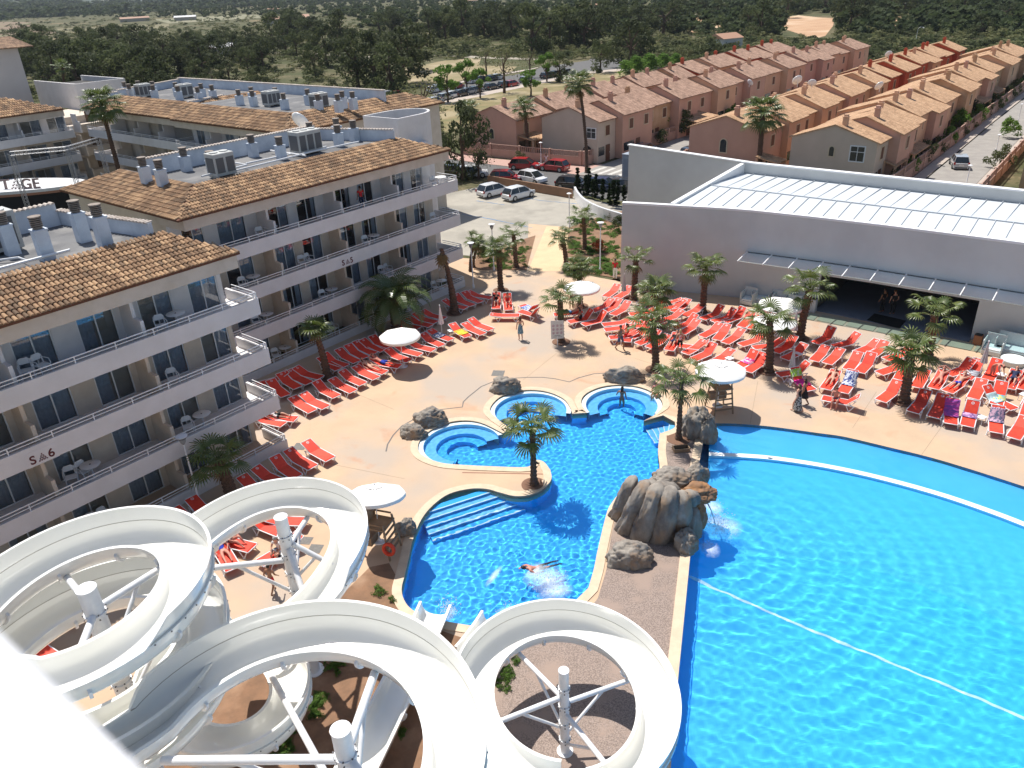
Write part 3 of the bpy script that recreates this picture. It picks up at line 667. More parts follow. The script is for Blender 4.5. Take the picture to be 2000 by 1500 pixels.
def vent_cap(root,x,y,z,par):
    mb=MB(); mb.lathe([(.20,z),(.20,z+.06)],14,(x,y))
    for k in range(5): zz=z+.08+k*.085; mb.lathe([(.17,zz-.02),(.25,zz),(.25,zz+.035),(.17,zz+.05)],14,(x,y),cap=False)
    mb.lathe([(.27,z+.50),(.27,z+.56)],14,(x,y)); mb.build('vent_cap',VENT,par)
def chimney(root,O,a,b,z0,z1,w=.27):
    T=Matrix.Translation((-O[0],-O[1],0)); mb=MB(T); mb.box(a-w,a+w,b-w,b+w,z0,z1-.02).box(a-w-.03,a+w+.03,b-w-.03,b+w+.03,z1-.018,z1+.05); c=mb.build('chimney',TERRW,root); vent_cap(root,a-O[0],b-O[1],z1+.05,c)
def capwall(root,O,p,q,z0,z1,th=.22,mt=None):
    a=Vector(p)-Vector(O);b=Vector(q)-Vector(O); d=(b-a).normalized(); n=Vector((-d.y,d.x))*th/2; mb=MB(); mb.prism([a-n,b-n,b+n,a+n],z0,z1); par=mb.build('terrace_parapet',mt or TERRW,root)
    L=(b-a).length; k=int(L/.24); mb=MB(); n1=n.normalized()
    for i in range(k):
        c=a+d*(i+.5)*L/k; r=.10; vs=[]
        for s in (-1,1):
            for j in range(5):
                q_=PI*j/4; e=c+n1*s*(th/2+.09)-d*math.cos(q_)*r; vs.append((e.x,e.y,z1+.01+math.sin(q_)*r*.8))
        mb.add(vs,[(j,j+1,j+6,j+5) for j in range(4)]+[(4,3,2,1,0),(5,6,7,8,9)])
    mb.build('coping_tiles',mat('pale_tiles',(.62,.56,.50),.85,(.42,.34,.28),2),par)
def ac(px,py,z,sx,sy,sz,label,n=2):
    p=at(px,py,z); o=empty('air_conditioner',p,ROT,label,'air conditioner','rooftop air conditioning units'); mb=MB(); mb.box(-sx/2,sx/2,-sy/2,sy/2,.15,sz).box(-sx/2+.1,-sx/2+.25,-sy/2+.1,sy/2-.1,0,.149).box(sx/2-.25,sx/2-.1,-sy/2+.1,sy/2-.1,0,.149); bevel(mb.build('casing',ACM,o),.03)
    for i in range(n):
        x=-sx/2+sx*(i+.5)/n; w_=sx/n*.38; mb=MB(); mb.box(x-w_,x+w_,-sy/2-.02,-sy/2-.002,.35,sz-.25); mb.build('grille',ACD,o)
        mb=MB(); mb.lathe([(w_,sz+.005),(w_,sz+.06),(w_*.8,sz+.06)],16,(x,0)); mb.build('fan_cowl',ACM,o)
    mb=MB(); mb.box(-sx/2-.02,-sx/2-.002,-sy/2+.15,sy/2-.15,.35,sz-.25); mb.build('grille',ACD,o)
def triangle_logo(mb,x,z,s,y):
    # triangle made of small triangles
    n=4; h=s*.92
    for r in range(n):
        for k in range(r+1):
            cx=x+(k-r/2)*s/n; cz=z+h-(r+1)*h/n; w_=s/n*.40; hh=h/n*.80
            mb.add([(cx-w_,y,cz),(cx+w_,y,cz),(cx,y,cz+hh)],[(0,1,2)])
            if k<r: mb.add([(cx+w_*.25+.0,y,cz+hh),(cx+w_*2.2,y,cz+hh),(cx+s/n*.5,y,cz+hh*.35)],[(0,2,1)])
def text_me(txt,size,mt,ext=.01,sp=1.):
    c=bpy.data.curves.new('lettering','FONT'); c.body=txt; c.size=size; c.extrude=ext; c.offset=size*.018; c.space_character=sp; o=bpy.data.objects.new('t',c); C.objects.link(o)
    bpy.context.view_layer.update(); me=bpy.data.meshes.new_from_object(o.evaluated_get(bpy.context.evaluated_depsgraph_get())); bpy.data.objects.remove(o); me.materials.clear(); me.materials.append(mt); return me
MAROON=mat('maroon_lettering',(.10,.012,.016),.6)
def sign(root,T,x,z,num,s=.42,y=-.012):
    mb=MB(T); mb.box(x-.62*s/.42,x+.62*s/.42,y+.002,y+.011,z-.12*s/.42,z+.55*s/.42); pl=mb.build('sign_panel',WHITE,root)
    for ch,dx in (('S',-.5),(num,.22)):
        me=text_me(ch,s*1.25,MAROON,.008); o=obj('lettering',me,pl); o.matrix_local=T@Matrix.Translation((x+dx*s/.42,y-.004,z))@Matrix.Rotation(R_(90),4,'X')
    mb=MB(T); triangle_logo(mb,x+.0,z,s*.95,y-.006); mb.build('emblem',MAROON,pl)
# --- near block
O6=(19.9,32.7); b6=empty('hotel_block',GW(*O6),ROT,'nearest white hotel block with sign S6 on its balcony front','hotel','hotel blocks')
T6=Matrix.Identity(4)
per=5.45
bays=[]; divs=[]
for k in range(-5,2):
    s=9.52+per*k
    if k==1: bays+=[(15.0,16.65),(17.55,19.1)]
    else: bays+=[(s,s+1.64),(s+2.7,s+4.36)]
    divs.append(s-.73)
divs=divs+[]
bays=[(a-O6[0],b-O6[0]) for a,b in bays]; divs=[d-O6[0] for d in divs]
facade(b6,T6,-35,0,bays,['full','full','half','sides','left'],divs=divs,rnd=random.Random(11),wallend=.0 if False else .55)
mb=MB(T6); mb.box(-35,-.35,.55,1.0,10.21,10.93).box(-35,-.36,1.0,4.,10.2,10.3); mb.build('fascia',PEACH,b6)
tiled(b6,T6,-35,-.2,.45,10.96,3.2,1.0,0,1.9)
mb=MB(T6); mb.add([(-.5,.62,10.3),(-.5,3.7,10.3),(-.5,2.2,11.3),(-.5,.62,10.9)],[(0,1,2,3)]); mb.box(-35,-3.0,3.68,10.4,11.7,11.8); mb.build('flat_roof',ROOFG,b6)
mb=MB(T6); mb.box(-35,-2.95,3.5,3.62,11.1,11.95).box(-35,-.75,2.35,11.8,0,10.19).box(-3.2,-.75,2.4,11.8,10.19,10.9); mb.build('core_wall',PEACH,b6)
OR=(0,0)
capwall(b6,OR,(-35,10.4),(-4.0,10.4),11.3,12.9); capwall(b6,OR,(-3.9,10.5),(-2.6,3.7),11.2,12.5)
for a,b in ((12.3,39.7),(12.85,37.4),(15.15,38.8),(15.35,37.1),(8.2,39.0)): chimney(b6,O6,a,b,11.7,13.15)
sign(b6,T6,8.65-O6[0],5.2,'6')
ac(8,492,11.8,1.5,1.2,1.9,'air conditioning unit on the roof of the nearest hotel block',1)
def pipe(root,O,pts,r=.05):
    mb=MB(); mb.tube([(p[0]-O[0],p[1]-O[1],p[2]) for p in pts],r,8); mb.build('pipe',METW,root,auto=40)
pipe(b6,O6,[(5,36.7,12.15),(13.6,36.7,12.15)],.07); pipe(b6,O6,[(5,37.3,12.),(12.,37.3,12.),(12.,38.2,12.),(11,39.2,11.9)])
# --- middle block, bent round a corner
O5=(43.9,41.3); b5=empty('hotel_block',GW(*O5),ROT,'middle white hotel block with sign S5 and a tiled hip at its corner','hotel','hotel blocks')
T5=Matrix.Identity(4)
bays=[];divs=[]
for (a,b) in [(22.3,23.7),(24.6,26.6),(28.3,29.8),(30.5,32.1),(33.6,35.1),(35.75,37.2),(38.83,40.3),(41.0,42.25)]: bays.append((a-O5[0],b-O5[0]))
divs=[27.5-O5[0],32.85-O5[0],38.05-O5[0]]
facade(b5,T5,21.6-O5[0],0,bays,['full','half','sides','left','open'],divs=divs,rnd=random.Random(5),wallend=.8)
X0=21.5-O5[0]
mb=MB(); mb.box(X0+.1,-.55,.2,.6,10.21,10.93).box(X0+.3,-.8,.6,3.6,10.2,10.3).box(X0+.1,X0+.5,.6,14.3,10.21,10.93); mb.build('fascia',PEACH,b5)
tiled(b5,T5,X0-.3,-.45,.0,10.96,3.1,.98,3.1,2.6)
TS=facadeT(X0-.3,14.6,R_(-90)); tiled(b5,TS,0,14.6,0,10.96,3.1,.98,2.8,3.1)
mb=MB(); mb.box(X0+.25,X0+.45,2.3,14.2,0,10.2).box(X0+.5,-1.2,13.9,14.1,0,10.2).box(X0+.46,-1.0,2.95,13.85,9.9,10.18).box(-1.15,-.95,2.31,13.89,0,10.95).box(X0+2.8,-2.5,3.0,3.1,10.3,11.92).box(X0+2.75,X0+2.85,3.1,12.3,10.3,11.92); mb.build('core_wall',PEACH,b5)
mb=MB(); mb.box(X0+2.9,-3.2,3.11,9.0,11.7,11.8).box(X0+2.9,X0+3.4,9.0,12.4,11.69,11.79); mb.build('flat_roof',ROOFG,b5)
capwall(b5,OR,(X0+2.9,9.0),(-5.8,9.0),11.25,12.85); capwall(b5,OR,(-5.7,9.1),(-3.3,2.95),11.2,12.6)
# small window on the return wall
f_,g_,c_=window_me(1.2,1.2,'half'); w_=obj('window',f_,b5); w_.matrix_local=TS@Matrix.Translation((6.2,.78,8.8)); obj('pane',g_,w_)
sign(b5,T5,32.4-O5[0],5.25,'5')
for px,py in [(275,307),(307,312),(355,288),(408,295),(488,263),(543,267),(603,239),(657,244),(688,235),(655,231)]:
    a,b=toG(at(px,py,13.3)); chimney(b5,O5,a,b,11.7,12.7)
ac(600,300,11.8,1.95,1.2,1.6,'large three-bay air conditioning unit on the middle hotel roof',3); ac(436,345,11.8,1.4,1.1,1.5,'air conditioning unit nearer the corner of the middle hotel roof',2)
for pts in ([(27,44.9,12.1),(31,45.1,12.1),(34,45.4,12.1),(38,45.2,12.1)],[(29.5,46.7,12.),(36,46.4,12.)],[(25.5,45.4,12.1),(29,45.8,12.1),(29,48,12.1)],[(33,44.9,12.05),(33,48.8,12.05)]): pipe(b5,O5,pts,.06)
ds=MB(); ds.lathe([(.02,0),(.3,.05),(.5,.16),(.52,.2),(.3,.08),(.02,.04)],18); dsm=ds.mesh('dish',METW,True)
def dish(p,rz,label,s=1.):
    o=empty('satellite_dish',p,rz,label,'satellite dish','satellite dishes'); mb=MB(); mb.tube([(0,0,0),(0,0,.55)],.03,6); mb.build('mast',METW,o); d_=obj('reflector',dsm,o,(0,0,.55)); d_.rotation_euler=(R_(60),0,0); o.scale=(s,s,s)
dish(at(587,262,12.0),R_(150),'pale satellite dish behind the roof parapet of the middle hotel block',1.5)
# --- back block, facing left, then turning right
O3=(41.9,59.0); b3=empty('hotel_block',GW(*O3),ROT,'rear white hotel block with sign S3 and two tiled wings','hotel','hotel blocks')
def wing3(b0,b1,off,rnd,hl,hr):
    L=b1-b0; T=facadeT(off,b1-O3[1],R_(-90)); bays=[];divs=[]; x=.7
    while x+4.8<L-.6: bays+=[(x,x+1.5),(x+2.3,x+3.8)]; divs.append(x+4.5); x+=5.2
    facade(b3,T,0,L,bays,['full','half','sides'],divs=divs,rnd=rnd,wallend=.0)
    mb=MB(T); mb.box(0,L,.3,.8,10.21,10.93); mb.build('fascia',PEACH,b3)
    tiled(b3,T,-.2,L+.2,.1,10.96,3.3,1.05,hl,hr,pitch=.26,row=.5); return T
Ta=wing3(78.6,98.2,.4,random.Random(8),3,0.); Tb=wing3(59.6,78.2,.0,random.Random(9),0,3.3)
sign(b3,Ta,17.0,5.2,'3',.40)
Tc=facadeT(.3,.5,0); tiled(b3,Tc,-.2,20,0,10.96,3.3,1.05,3.3,2.5,pitch=.26,row=.5)
Td=facadeT(.8,19.2,0); tiled(b3,Td,-.2,12,-.2,10.96,3.3,1.05,3.3,0,pitch=.26,row=.5)
mb=MB(); mb.box(2.5,19.5,.9,1.2,0,10.93).box(19.5,19.8,.9,17,0,10.93).box(2.5,2.7,1.2,39,0,10.9).box(2.7,13.1,1.2,39,9.9,10.1).box(13.2,13.45,17,39,0,11.2).box(3.3,18,3.7,3.85,10.1,11.95); mb.build('core_wall',PEACH,b3)
mb=MB(); mb.box(3.4,13.4,3.9,39,11.65,11.8); mb.build('flat_roof',ROOFG,b3)
capwall(b3,OR,(14.0,2.6),(13.5,40),11.25,12.75); capwall(b3,OR,(13.4,39.8),(3.8,36.5),11.25,12.6); capwall(b3,OR,(3.6,38.5),(8.0,39.5),11.25,12.2); capwall(b3,OR,(3.6,21.5),(8.5,22.6),11.25,12.1)
for px,py in [(241,160),(250,164),(268,158),(296,159),(297,166),(341,161),(345,168),(384,170),(391,163),(412,166),(464,175),(489,170),(491,177),(536,171),(552,182),(599,174),(619,184),(658,184),(667,178),(687,179)]:
    a,b=toG(at(px,py,13.3)); chimney(b3,O3,a,b,11.7,12.7,.3)
for i,(px,py) in enumerate([(532,207),(625,213),(283,190),(364,191)]): ac(px,py,11.8,1.5,1.1,1.45,'air conditioning unit on the rear hotel roof, '+od(i)+' by depth',2 if i%2 else 3)
# stair tower with rounded end between middle and rear blocks
st=empty('stair_tower',GW(44.6,47.6),ROT,'plain white stair tower with a rounded end and open top behind the middle hotel block','tower')
out=[(-2.6,2.4),(-2.6,-2.2),(.3,-2.2)]+[(.3+3*math.sin(q),.1-2.3*math.cos(q)) for q in [PI*k/10 for k in range(1,10)]]+[(.3,2.4)]
out=[Vector(p) for p in out]; inn=offset_poly(out,-.2); mb=MB(); mb.prism(out,0,11.9,top=False); n=len(out)
mb.add([(p.x,p.y,13.0) for p in out]+[(p.x,p.y,11.9) for p in out]+[(p.x,p.y,13.0) for p in inn]+[(p.x,p.y,11.9) for p in inn],[(i,n+i,n+(i+1)%n,(i+1)%n) for i in range(n)]+[(2*n+i,2*n+(i+1)%n,3*n+(i+1)%n,3*n+i) for i in range(n)]+[(i,(i+1)%n,2*n+(i+1)%n,2*n+i) for i in range(n)]); mb.build('wall',WHITE,st)
mb=MB(); mb.prism([p for p in inn],11.85,11.92); mb.build('flat_roof',ROOFG,st)
mb=MB(); mb.box(2.2,2.9,-1.9,-1.75,9.2,10.3); mb.build('window',DARK,st)
mb=MB(); mb.box(-1.6,.6,-2.9,-2.21,10.6,11.0); mb.build('ledge',WHITE,st); st.scale=(.82,.85,1)
# --- far-left block
O4=(41.2,99.2); b4=empty('hotel_block',GW(*O4),ROT,'partly cropped hotel block at the left edge behind the stage','hotel','hotel blocks')
bays=[]; divs=[]; x=-24
while x<-3: bays+=[(x,x+2.2),(x+2.9,x+5.)]; divs.append(x+5.8); x+=6.4
facade(b4,Matrix.Identity(4),-24.5,0,bays,['full','half','sides'],divs=divs,rnd=random.Random(2),wallend=.0)
mb=MB(); mb.box(-24.5,-.3,.6,1.0,10.21,10.93).box(-24.5,-.5,2.4,14,0,10.2); mb.build('fascia',PEACH,b4)
tiled(b4,Matrix.Identity(4),-24.5,-.2,.4,10.96,4.5,1.5,0,4.2,pitch=.26,row=.5)
mb=MB(); mb.box(-24,-4.6,4.9,14,10.3,12.3); mb.build('roof_storey',WHITE,b4)
Tt=facadeT(-.3,14,R_(90)); 
# link building and lift tower
lk=empty('link_building',GW(43.5,103),ROT,'cream link building with walkways between the rear and far-left hotel blocks','building')
mb=MB(); mb.box(-2,9,0,8,0,9.6); mb.build('wall',PEACH,lk)
for z in (2.4,5.1,7.8):
    mb=MB(); mb.box(-2.2,8,-1.3,-.002,z,z+.95); mb.build('balcony',PEACH,lk); mb=MB(); mb.box(1.,1.9,-.03,-.001,z+.3,z+2.2); mb.build('door',mat('brown_door',(.16,.10,.06),.6),lk)
mb=MB(); mb.box(3,9.5,5,17,9.6,12.0); mb.build('roof_storey',WHITE,lk); mb=MB(); mb.box(3.3,9.2,5.3,16.7,12.0,12.05); mb.build('flat_roof',DARK,lk)
mb=MB(); mb.box(3,9.5,5,5.25,12.0,12.7).box(3,3.25,5.25,17,12.0,12.7).box(9.25,9.5,5.25,17,12.,12.7); mb.build('roof_parapet',WHITE,lk)
tt=empty('tower_block',GW(43.5,118),ROT,'tall pale windowless tower cropped by the left edge','tower')
mb=MB(); mb.box(-12,1.5,0,10,0,17.); mb.build('wall',mat('tower_render',(.55,.53,.52),.85,(.5,.48,.47),.3),tt)
roofplane('roof',tt,[(-12,-.8,17.0),(3.2,-.8,17.0),(2,2.5,18.2),(-12,2.5,18.2)],TILE_F); mb=MB(); mb.box(-12,-1.,2,9,17.01,20.5); mb.build('lift_housing',mat('tower_render2',(.45,.44,.43),.85),tt)
# stage canopy with letters
sg=empty('stage_canopy',GW(30.5,91),ROT,'white curved stage canopy carrying the big letters of a stage sign','stage')
mb=MB(); n=40; scx=Matrix.Rotation(-ROT,4,'Z')@(at(-25,364,5)-GW(30.5,91)); ov=[(scx.x+10.3*math.cos(q)*math.cos(-ROT)-3.4*math.sin(q)*math.sin(-ROT),scx.y+10.3*math.cos(q)*math.sin(-ROT)+3.4*math.sin(q)*math.cos(-ROT)) for q in [2*PI*k/n for k in range(n)]]; mb.prism(ov,4.7,5.0); mb.build('canopy_roof',mat('canopy_white',(.74,.75,.76),.5,(.64,.66,.68),.7),sg)
mb=MB(); mb.prism([(scx.x+(x-scx.x)*.99,scx.y+(y-scx.y)*.99) for x,y in ov],4.45,4.699); mb.build('canopy_edge',mat('brick_edge',(.36,.18,.12),.8),sg)
mb=MB(); mb.prism([(scx.x+(x-scx.x)*.95,scx.y+(y-scx.y)*.95) for x,y in ov],.0,4.44); mb.build('stage_dark',mat('stage_black',(.012,.012,.013),.9),sg)  # black solid in place of the shade under the canopy
LET=mat('grey_letters',(.33,.24,.22),.7)
for ch,(px,py) in zip('STGE',[(-24,370),(4,370),(43,369),(65,368)]):
    p=at(px,py,5.0); me=text_me(ch,1.4,LET,.12); o=obj('letter',me,sg); o.matrix_local=Matrix.Rotation(-ROT,4,'Z')@Matrix.Translation(p-GW(30.5,91))@Matrix.Rotation(R_(8),4,'Z')@Matrix.Rotation(R_(78),4,'X')
p=at(29,369.5,5.02); mb=MB(Matrix.Rotation(-ROT,4,'Z')@Matrix.Translation(p-GW(30.5,91))@Matrix.Rotation(R_(8),4,'Z')@Matrix.Rotation(R_(-12),4,'X')); mb.mi=0; triangle_logo(mb,.25,0,1.3,0); mb.build('emblem',[LET],sg)
def truss(root,a,b,s=.3,r=.022,mt=mat('truss_alloy',(.42,.42,.43),.45,metal=.3)):
    a=Vector(a);b=Vector(b); d=(b-a).normalized(); u=d.cross(Vector((0,0,1))) if abs(d.z)<.9 else Vector((1,0,0)); u.normalize(); v=d.cross(u); mb=MB(); cs=[(u*x+v*y)*s/2 for x,y in ((1,1),(-1,1),(-1,-1),(1,-1))]
    for c in cs: mb.tube([a+c,b+c],r,5)
    n=int((b-a).length/s)
    for i in range(n):
        for k in range(4):
            p=a+d*(i*s)+cs[k]; q=a+d*((i+1)*s)+cs[(k+1)%4]; mb.tube([p,q],r*.6,4)
    mb.build('truss',mt,root)
tr=empty('truss_frame',GW(33,88),ROT,'pale lighting truss frame standing over the stage','truss')
def LT(px,py,z): return Matrix.Rotation(-ROT,4,'Z')@(at(px,py,z)-GW(33,88))
q1=LT(188,318,4.); q2=LT(128,330,4.0); q3=LT(25,345,4.)
tops=[]
for (px,py) in ((192,272),(130,290),(20,300)):
    g=toG(at(px,py,8.8)); l=Matrix.Rotation(-ROT,4,'Z')@(GW(g[0],g[1],8.8)-GW(33,88)); truss(tr,(l.x,l.y,0),l,.35,.03); tops.append(l)
truss(tr,tops[0],tops[1],.35,.03); truss(tr,tops[1],tops[2],.35,.03)
# ---------------- hall with the curved wall
hl=empty('event_hall',GW(50.6,30.7),ROT,'long white hall with curved pool-side wall, metal roof and glass canopy','hall')
OH=Matrix.Translation((-50.6,-30.7,0))
wp=[(50.6,30.75),(51.3,28.6),(51.95,26.5),(52.55,24.6),(52.9,23.4),(53.3,21.7),(53.75,17.6),(53.85,16.4),(54.1,13),(54.33,6.53),(54.42,3.0),(54.3,-2),(54.0,-8)]
wp=[Vector(p) for p in wp]; i0,i1=7,9
mb=MB(OH)
def seg(mb,P,z0,z1,th=.3):
    t=offs=[]; L=[];Rr=[]
    for i,p in enumerate(P):
        d=(P[min(i+1,len(P)-1)]-P[max(i-1,0)]).normalized(); n=Vector((-d.y,d.x)); L.append(p); Rr.append(p+n*th)
    k=len(P); vs=[(p.x,p.y,z0) for p in L]+[(p.x,p.y,z1) for p in L]+[(p.x,p.y,z1) for p in Rr]+[(p.x,p.y,z0) for p in Rr]
    fs=[]
    for i in range(k-1):
        for a,b in ((0,1),(1,2),(2,3),(3,0)): fs.append((a*k+i,b*k+i,b*k+i+1,a*k+i+1))
    fs+=[(0,3*k,2*k,k),(k-1,2*k-1,3*k-1,4*k-1)]
    mb.add(vs,[f[::-1] for f in fs])
seg(mb,wp[:8],0,2.65);seg(mb,wp[9:],0,2.65);seg(mb,wp,2.65,6.55); mb.build('wall',HALLM,hl)
mb=MB(OH); seg(mb,[p+Vector((-.03,0)) for p in wp],6.552,6.70,.42); mb.build('wall_cap',mat('cap_white',(.80,.80,.80),.6),hl)
# opening: dim foyer
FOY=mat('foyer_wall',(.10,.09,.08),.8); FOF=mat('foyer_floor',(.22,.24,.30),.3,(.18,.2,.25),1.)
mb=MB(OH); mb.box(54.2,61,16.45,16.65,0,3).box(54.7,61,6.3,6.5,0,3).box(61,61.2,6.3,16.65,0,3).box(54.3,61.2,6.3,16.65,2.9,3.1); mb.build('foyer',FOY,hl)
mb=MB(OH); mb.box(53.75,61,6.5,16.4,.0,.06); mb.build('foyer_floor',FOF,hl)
def px2H(px,py,z=0): a,b=toG(at(px,py,z)); return a,b
mb=MB(OH); q=[px2H(*p,.07) for p in ((1708,612),(1770,626),(1757,641),(1693,625))]; mb.prism(q,.061,.075); mb.build('door_mat',mat('black_mat',(.012,.012,.012),.9),hl)
# big wall of the back, side parapet and metal roof
mb=MB(OH); mb.box(62.8,63.1,-9,37.6,0,7.75); mb.add([(62.79,26,7.751),(63.11,26,7.751),(63.11,37.6,7.751),(62.79,37.6,7.751),(62.79,26,7.76),(63.11,26,7.76),(63.11,37.6,8.25),(62.79,37.6,8.25)],[(4,5,6,7),(0,1,5,4),(1,2,6,5),(2,3,7,6),(3,0,4,7)]); mb.build('back_wall',HALLM,hl)
mb=MB(OH); mb.box(62.7,63.2,-9,26.0,7.752,7.85); mb.build('wall_cap',MATS['cap_white'],hl)
mb=MB(OH); mb.add([(62.7,26.002,7.77),(63.2,26.002,7.77),(63.2,37.7,8.27),(62.7,37.7,8.27),(62.7,26.002,7.86),(63.2,26.002,7.86),(63.2,37.7,8.36),(62.7,37.7,8.36)],[(4,5,6,7),(0,1,5,4),(1,2,6,5),(2,3,7,6),(3,0,4,7)]); mb.build('wall_cap',MATS['cap_white'],hl)
mb=MB(OH); A=(52.2,27.2);B=(62.79,26.5); mb.add([(A[0],A[1],0),(B[0],B[1],0),(B[0],B[1]+.35,0),(A[0],A[1]+.35,0),(A[0],A[1],6.72),(B[0],B[1],7.75),(B[0],B[1]+.35,7.75),(A[0],A[1]+.35,6.72)],[(0,1,5,4),(1,2,6,5),(2,3,7,6),(3,0,4,7),(4,5,6,7)]); mb.build('side_parapet',MATS['cap_white'],hl)
ROOFM=mat('metal_roof',(.60,.635,.66),.5,(.55,.585,.61),.5,spec=.5); SEAM=mat('roof_seam',(.50,.53,.56),.5)
mb=MB(OH); 
def fa(b): # wall line a at given b
    for i in range(len(wp)-1):
        if wp[i].y>=b>=wp[i+1].y: t=(wp[i].y-b)/(wp[i].y-wp[i+1].y); return wp[i].x+(wp[i+1].x-wp[i].x)*t
    return wp[-1].x
bs=[27.1-1.0*i for i in range(37)]; vs=[]
for b in bs: vs+=[(fa(b)+.4,b,6.5),(57.3+.0*b,b,7.02),(62.75,b,6.95)]
mb.add(vs,[(i*3+k,i*3+k+1,i*3+k+4,i*3+k+3) for i in range(len(bs)-1) for k in (0,1)]); mb.build('metal_roof',ROOFM,hl)
mb=MB(OH)
for b in bs[1:]:
    a0=fa(b)+.45; mb.add([(a0,b-.02,6.5),(a0,b+.02,6.5),(57.3,b+.02,7.03),(57.3,b-.02,7.03),(a0,b-.02,6.56),(a0,b+.02,6.56),(57.3,b+.02,7.08),(57.3,b-.02,7.08)],[(4,5,6,7),(0,1,5,4),(1,2,6,5),(2,3,7,6),(3,0,4,7)])
    b2=b+.5; mb.box(57.35,62.7,b2-.015,b2+.015,6.96,7.04)
mb.box(57.26,57.34,-9,27,7.02,7.09); mb.build('roof_seams',SEAM,hl)
# canopy
cp=empty('glass_canopy',GW(53.8,21.7,3.3),ROT,'long glass canopy on thin ribs along the hall wall above the entrance','canopy')
OC=Matrix.Translation((-53.8,-21.7,-3.3)); b=21.7; k=0
cb=[21.7-1.78*i for i in range(17)]
for i in range(16):
    x0,x1=fa(cb[i]),fa(cb[i+1]); mb=MB(OC); mb.add([(x0-1.45,cb[i]-.05,3.34),(x1-1.45,cb[i+1]+.05,3.34),(x1-.02,cb[i+1]+.05,3.62),(x0-.02,cb[i]-.05,3.62)],[(0,3,2,1)]); mb.build('glass_panel',GLASSG,cp)
    mb=MB(OC); mb.add([(x0-1.49,cb[i],3.32),(x1-1.49,cb[i+1],3.32),(x1-1.44,cb[i+1],3.35),(x0-1.44,cb[i],3.35)],[(0,3,2,1)]); mb.add([(x0-.09,cb[i]-.06,3.63),(x1-.09,cb[i+1]+.06,3.63),(x1-.02,cb[i+1]+.06,3.645),(x0-.02,cb[i]-.06,3.645)],[(0,3,2,1)]); mb.build('edge_trim',mat('dark_trim',(.10,.12,.12),.5),cp)
for i in range(17):
    x=fa(cb[i]); mb=MB(OC); mb.add([(x-1.6,cb[i]-.03,3.30),(x-1.6,cb[i]+.03,3.30),(x,cb[i]+.03,3.58),(x,cb[i]-.03,3.58),(x-1.6,cb[i]-.03,3.38),(x-1.6,cb[i]+.03,3.38),(x,cb[i]+.03,3.66),(x,cb[i]-.03,3.66)],[(4,5,6,7),(3,2,1,0),(0,1,5,4),(1,2,6,5),(2,3,7,6),(3,0,4,7)]); mb.build('rib',METW,cp)
# pale slabs in front of the entrance
sl=mat('pale_slab',(.38,.37,.28),.8,(.33,.32,.25),1.)
gl_=[(1514,600),(1545,605),(1600,614),(1650,623),(1700,632),(1745,640),(1792,650),(1845,661),(1900,671)]
for i in range(11):
    b0=19.6-i*1.95; x=fa(b0-.9)-.75; mb=MB(); mb.prism([GW(x,b0).xy,GW(x,b0-1.78).xy,GW(x-1.15,b0-1.78).xy,GW(x-1.15,b0).xy],.012,.03); o=mb.build('paving_slab',sl); o['kind']='structure'
# ---------------- palms
PALMT=mat('palm_trunk',(.17,.10,.065),.95,(.075,.045,.03),14,bump=.05,bscale=16,stretch=(1,1,1.6))
FANM=leafmat('fan_frond',(.06,.105,.02),(.155,.185,.04),2.2,tr=.22,rough=.4,spec=.6); FAND=leafmat('fan_frond_dry',(.22,.15,.07),(.30,.21,.10),3,tr=.15)
PHM=leafmat('feather_frond',(.06,.10,.022),(.12,.16,.04),2,tr=.2,rough=.38,spec=.7)
def fan_frond(mb,base,az,el,L,blade,rnd,n=15):
    # petiole curving outwards, then a pleated half-disc of leaflets with drooping tips
    d=Vector((math.cos(az),math.sin(az),0)); p=Vector(base); pts=[p]; e=el
    for k in range(4):
        p=p+(d*math.cos(e)+Vector((0,0,math.sin(e))))*L/4; pts.append(p); e-=.16
    mb.tube(pts,[.028,.022,.017,.012,.01],4,False)
    t=(d*math.cos(e)+Vector((0,0,math.sin(e)))).normalized(); side=t.cross(Vector((0,0,1))).normalized(); up=side.cross(t)
    hub=p
    for i in range(n):
        a=(i/(n-1)-.5)*R_(205); dr=(t*math.cos(a)+side*math.sin(a)+up*.22*math.cos(a)).normalized(); l=blade*(.78+.22*math.cos(a))*rnd.uniform(.9,1.08)
        w=dr.cross(up).normalized()*blade*.05; q=[hub]; v=dr.copy()
        m1=hub+v*l*.55; v=(v+Vector((0,0,-.42-.25*rnd.random()))).normalized(); m2=m1+v*l*.3; v=(v+Vector((0,0,-.8))).normalized(); m3=m2+v*l*.2
        fold=up*blade*.03
        mb.add([hub-w*.25,hub+w*.25,m1-w,m1+fold,m1+w,m2-w*.5,m2+w*.5,m3],[(0,1,3),(0,3,2),(1,4,3),(2,3,6,5),(3,4,6),(5,6,7)])
def fan_crown(seed,nf=26,L=.75,blade=.75,spread=(-.25,1.45),dry=5):
    rnd=random.Random(seed); mb=MB(); dr=MB()
    for k in range(nf):
        f=k/nf; el=spread[0]+(spread[1]-spread[0])*(1-f)**.8*rnd.uniform(.85,1.1)
        fan_frond(mb,(0,0,rnd.uniform(-.1,.1)),k*2.399+rnd.uniform(-.25,.25),el,L*rnd.uniform(.8,1.15),blade*rnd.uniform(.82,1.1),rnd)
    for k in range(5): fan_frond(mb,(0,0,.05),k*1.3+.4,1.25-.16*k,L*.3,blade*.8,rnd,11)
    for k in range(dry): fan_frond(dr,(0,0,-.15),rnd.uniform(0,6.28),rnd.uniform(-1.3,-.7),L*.6,blade*.75,rnd,9)
    return mb.mesh('crown',FANM),dr.mesh('dry_fronds',FAND)
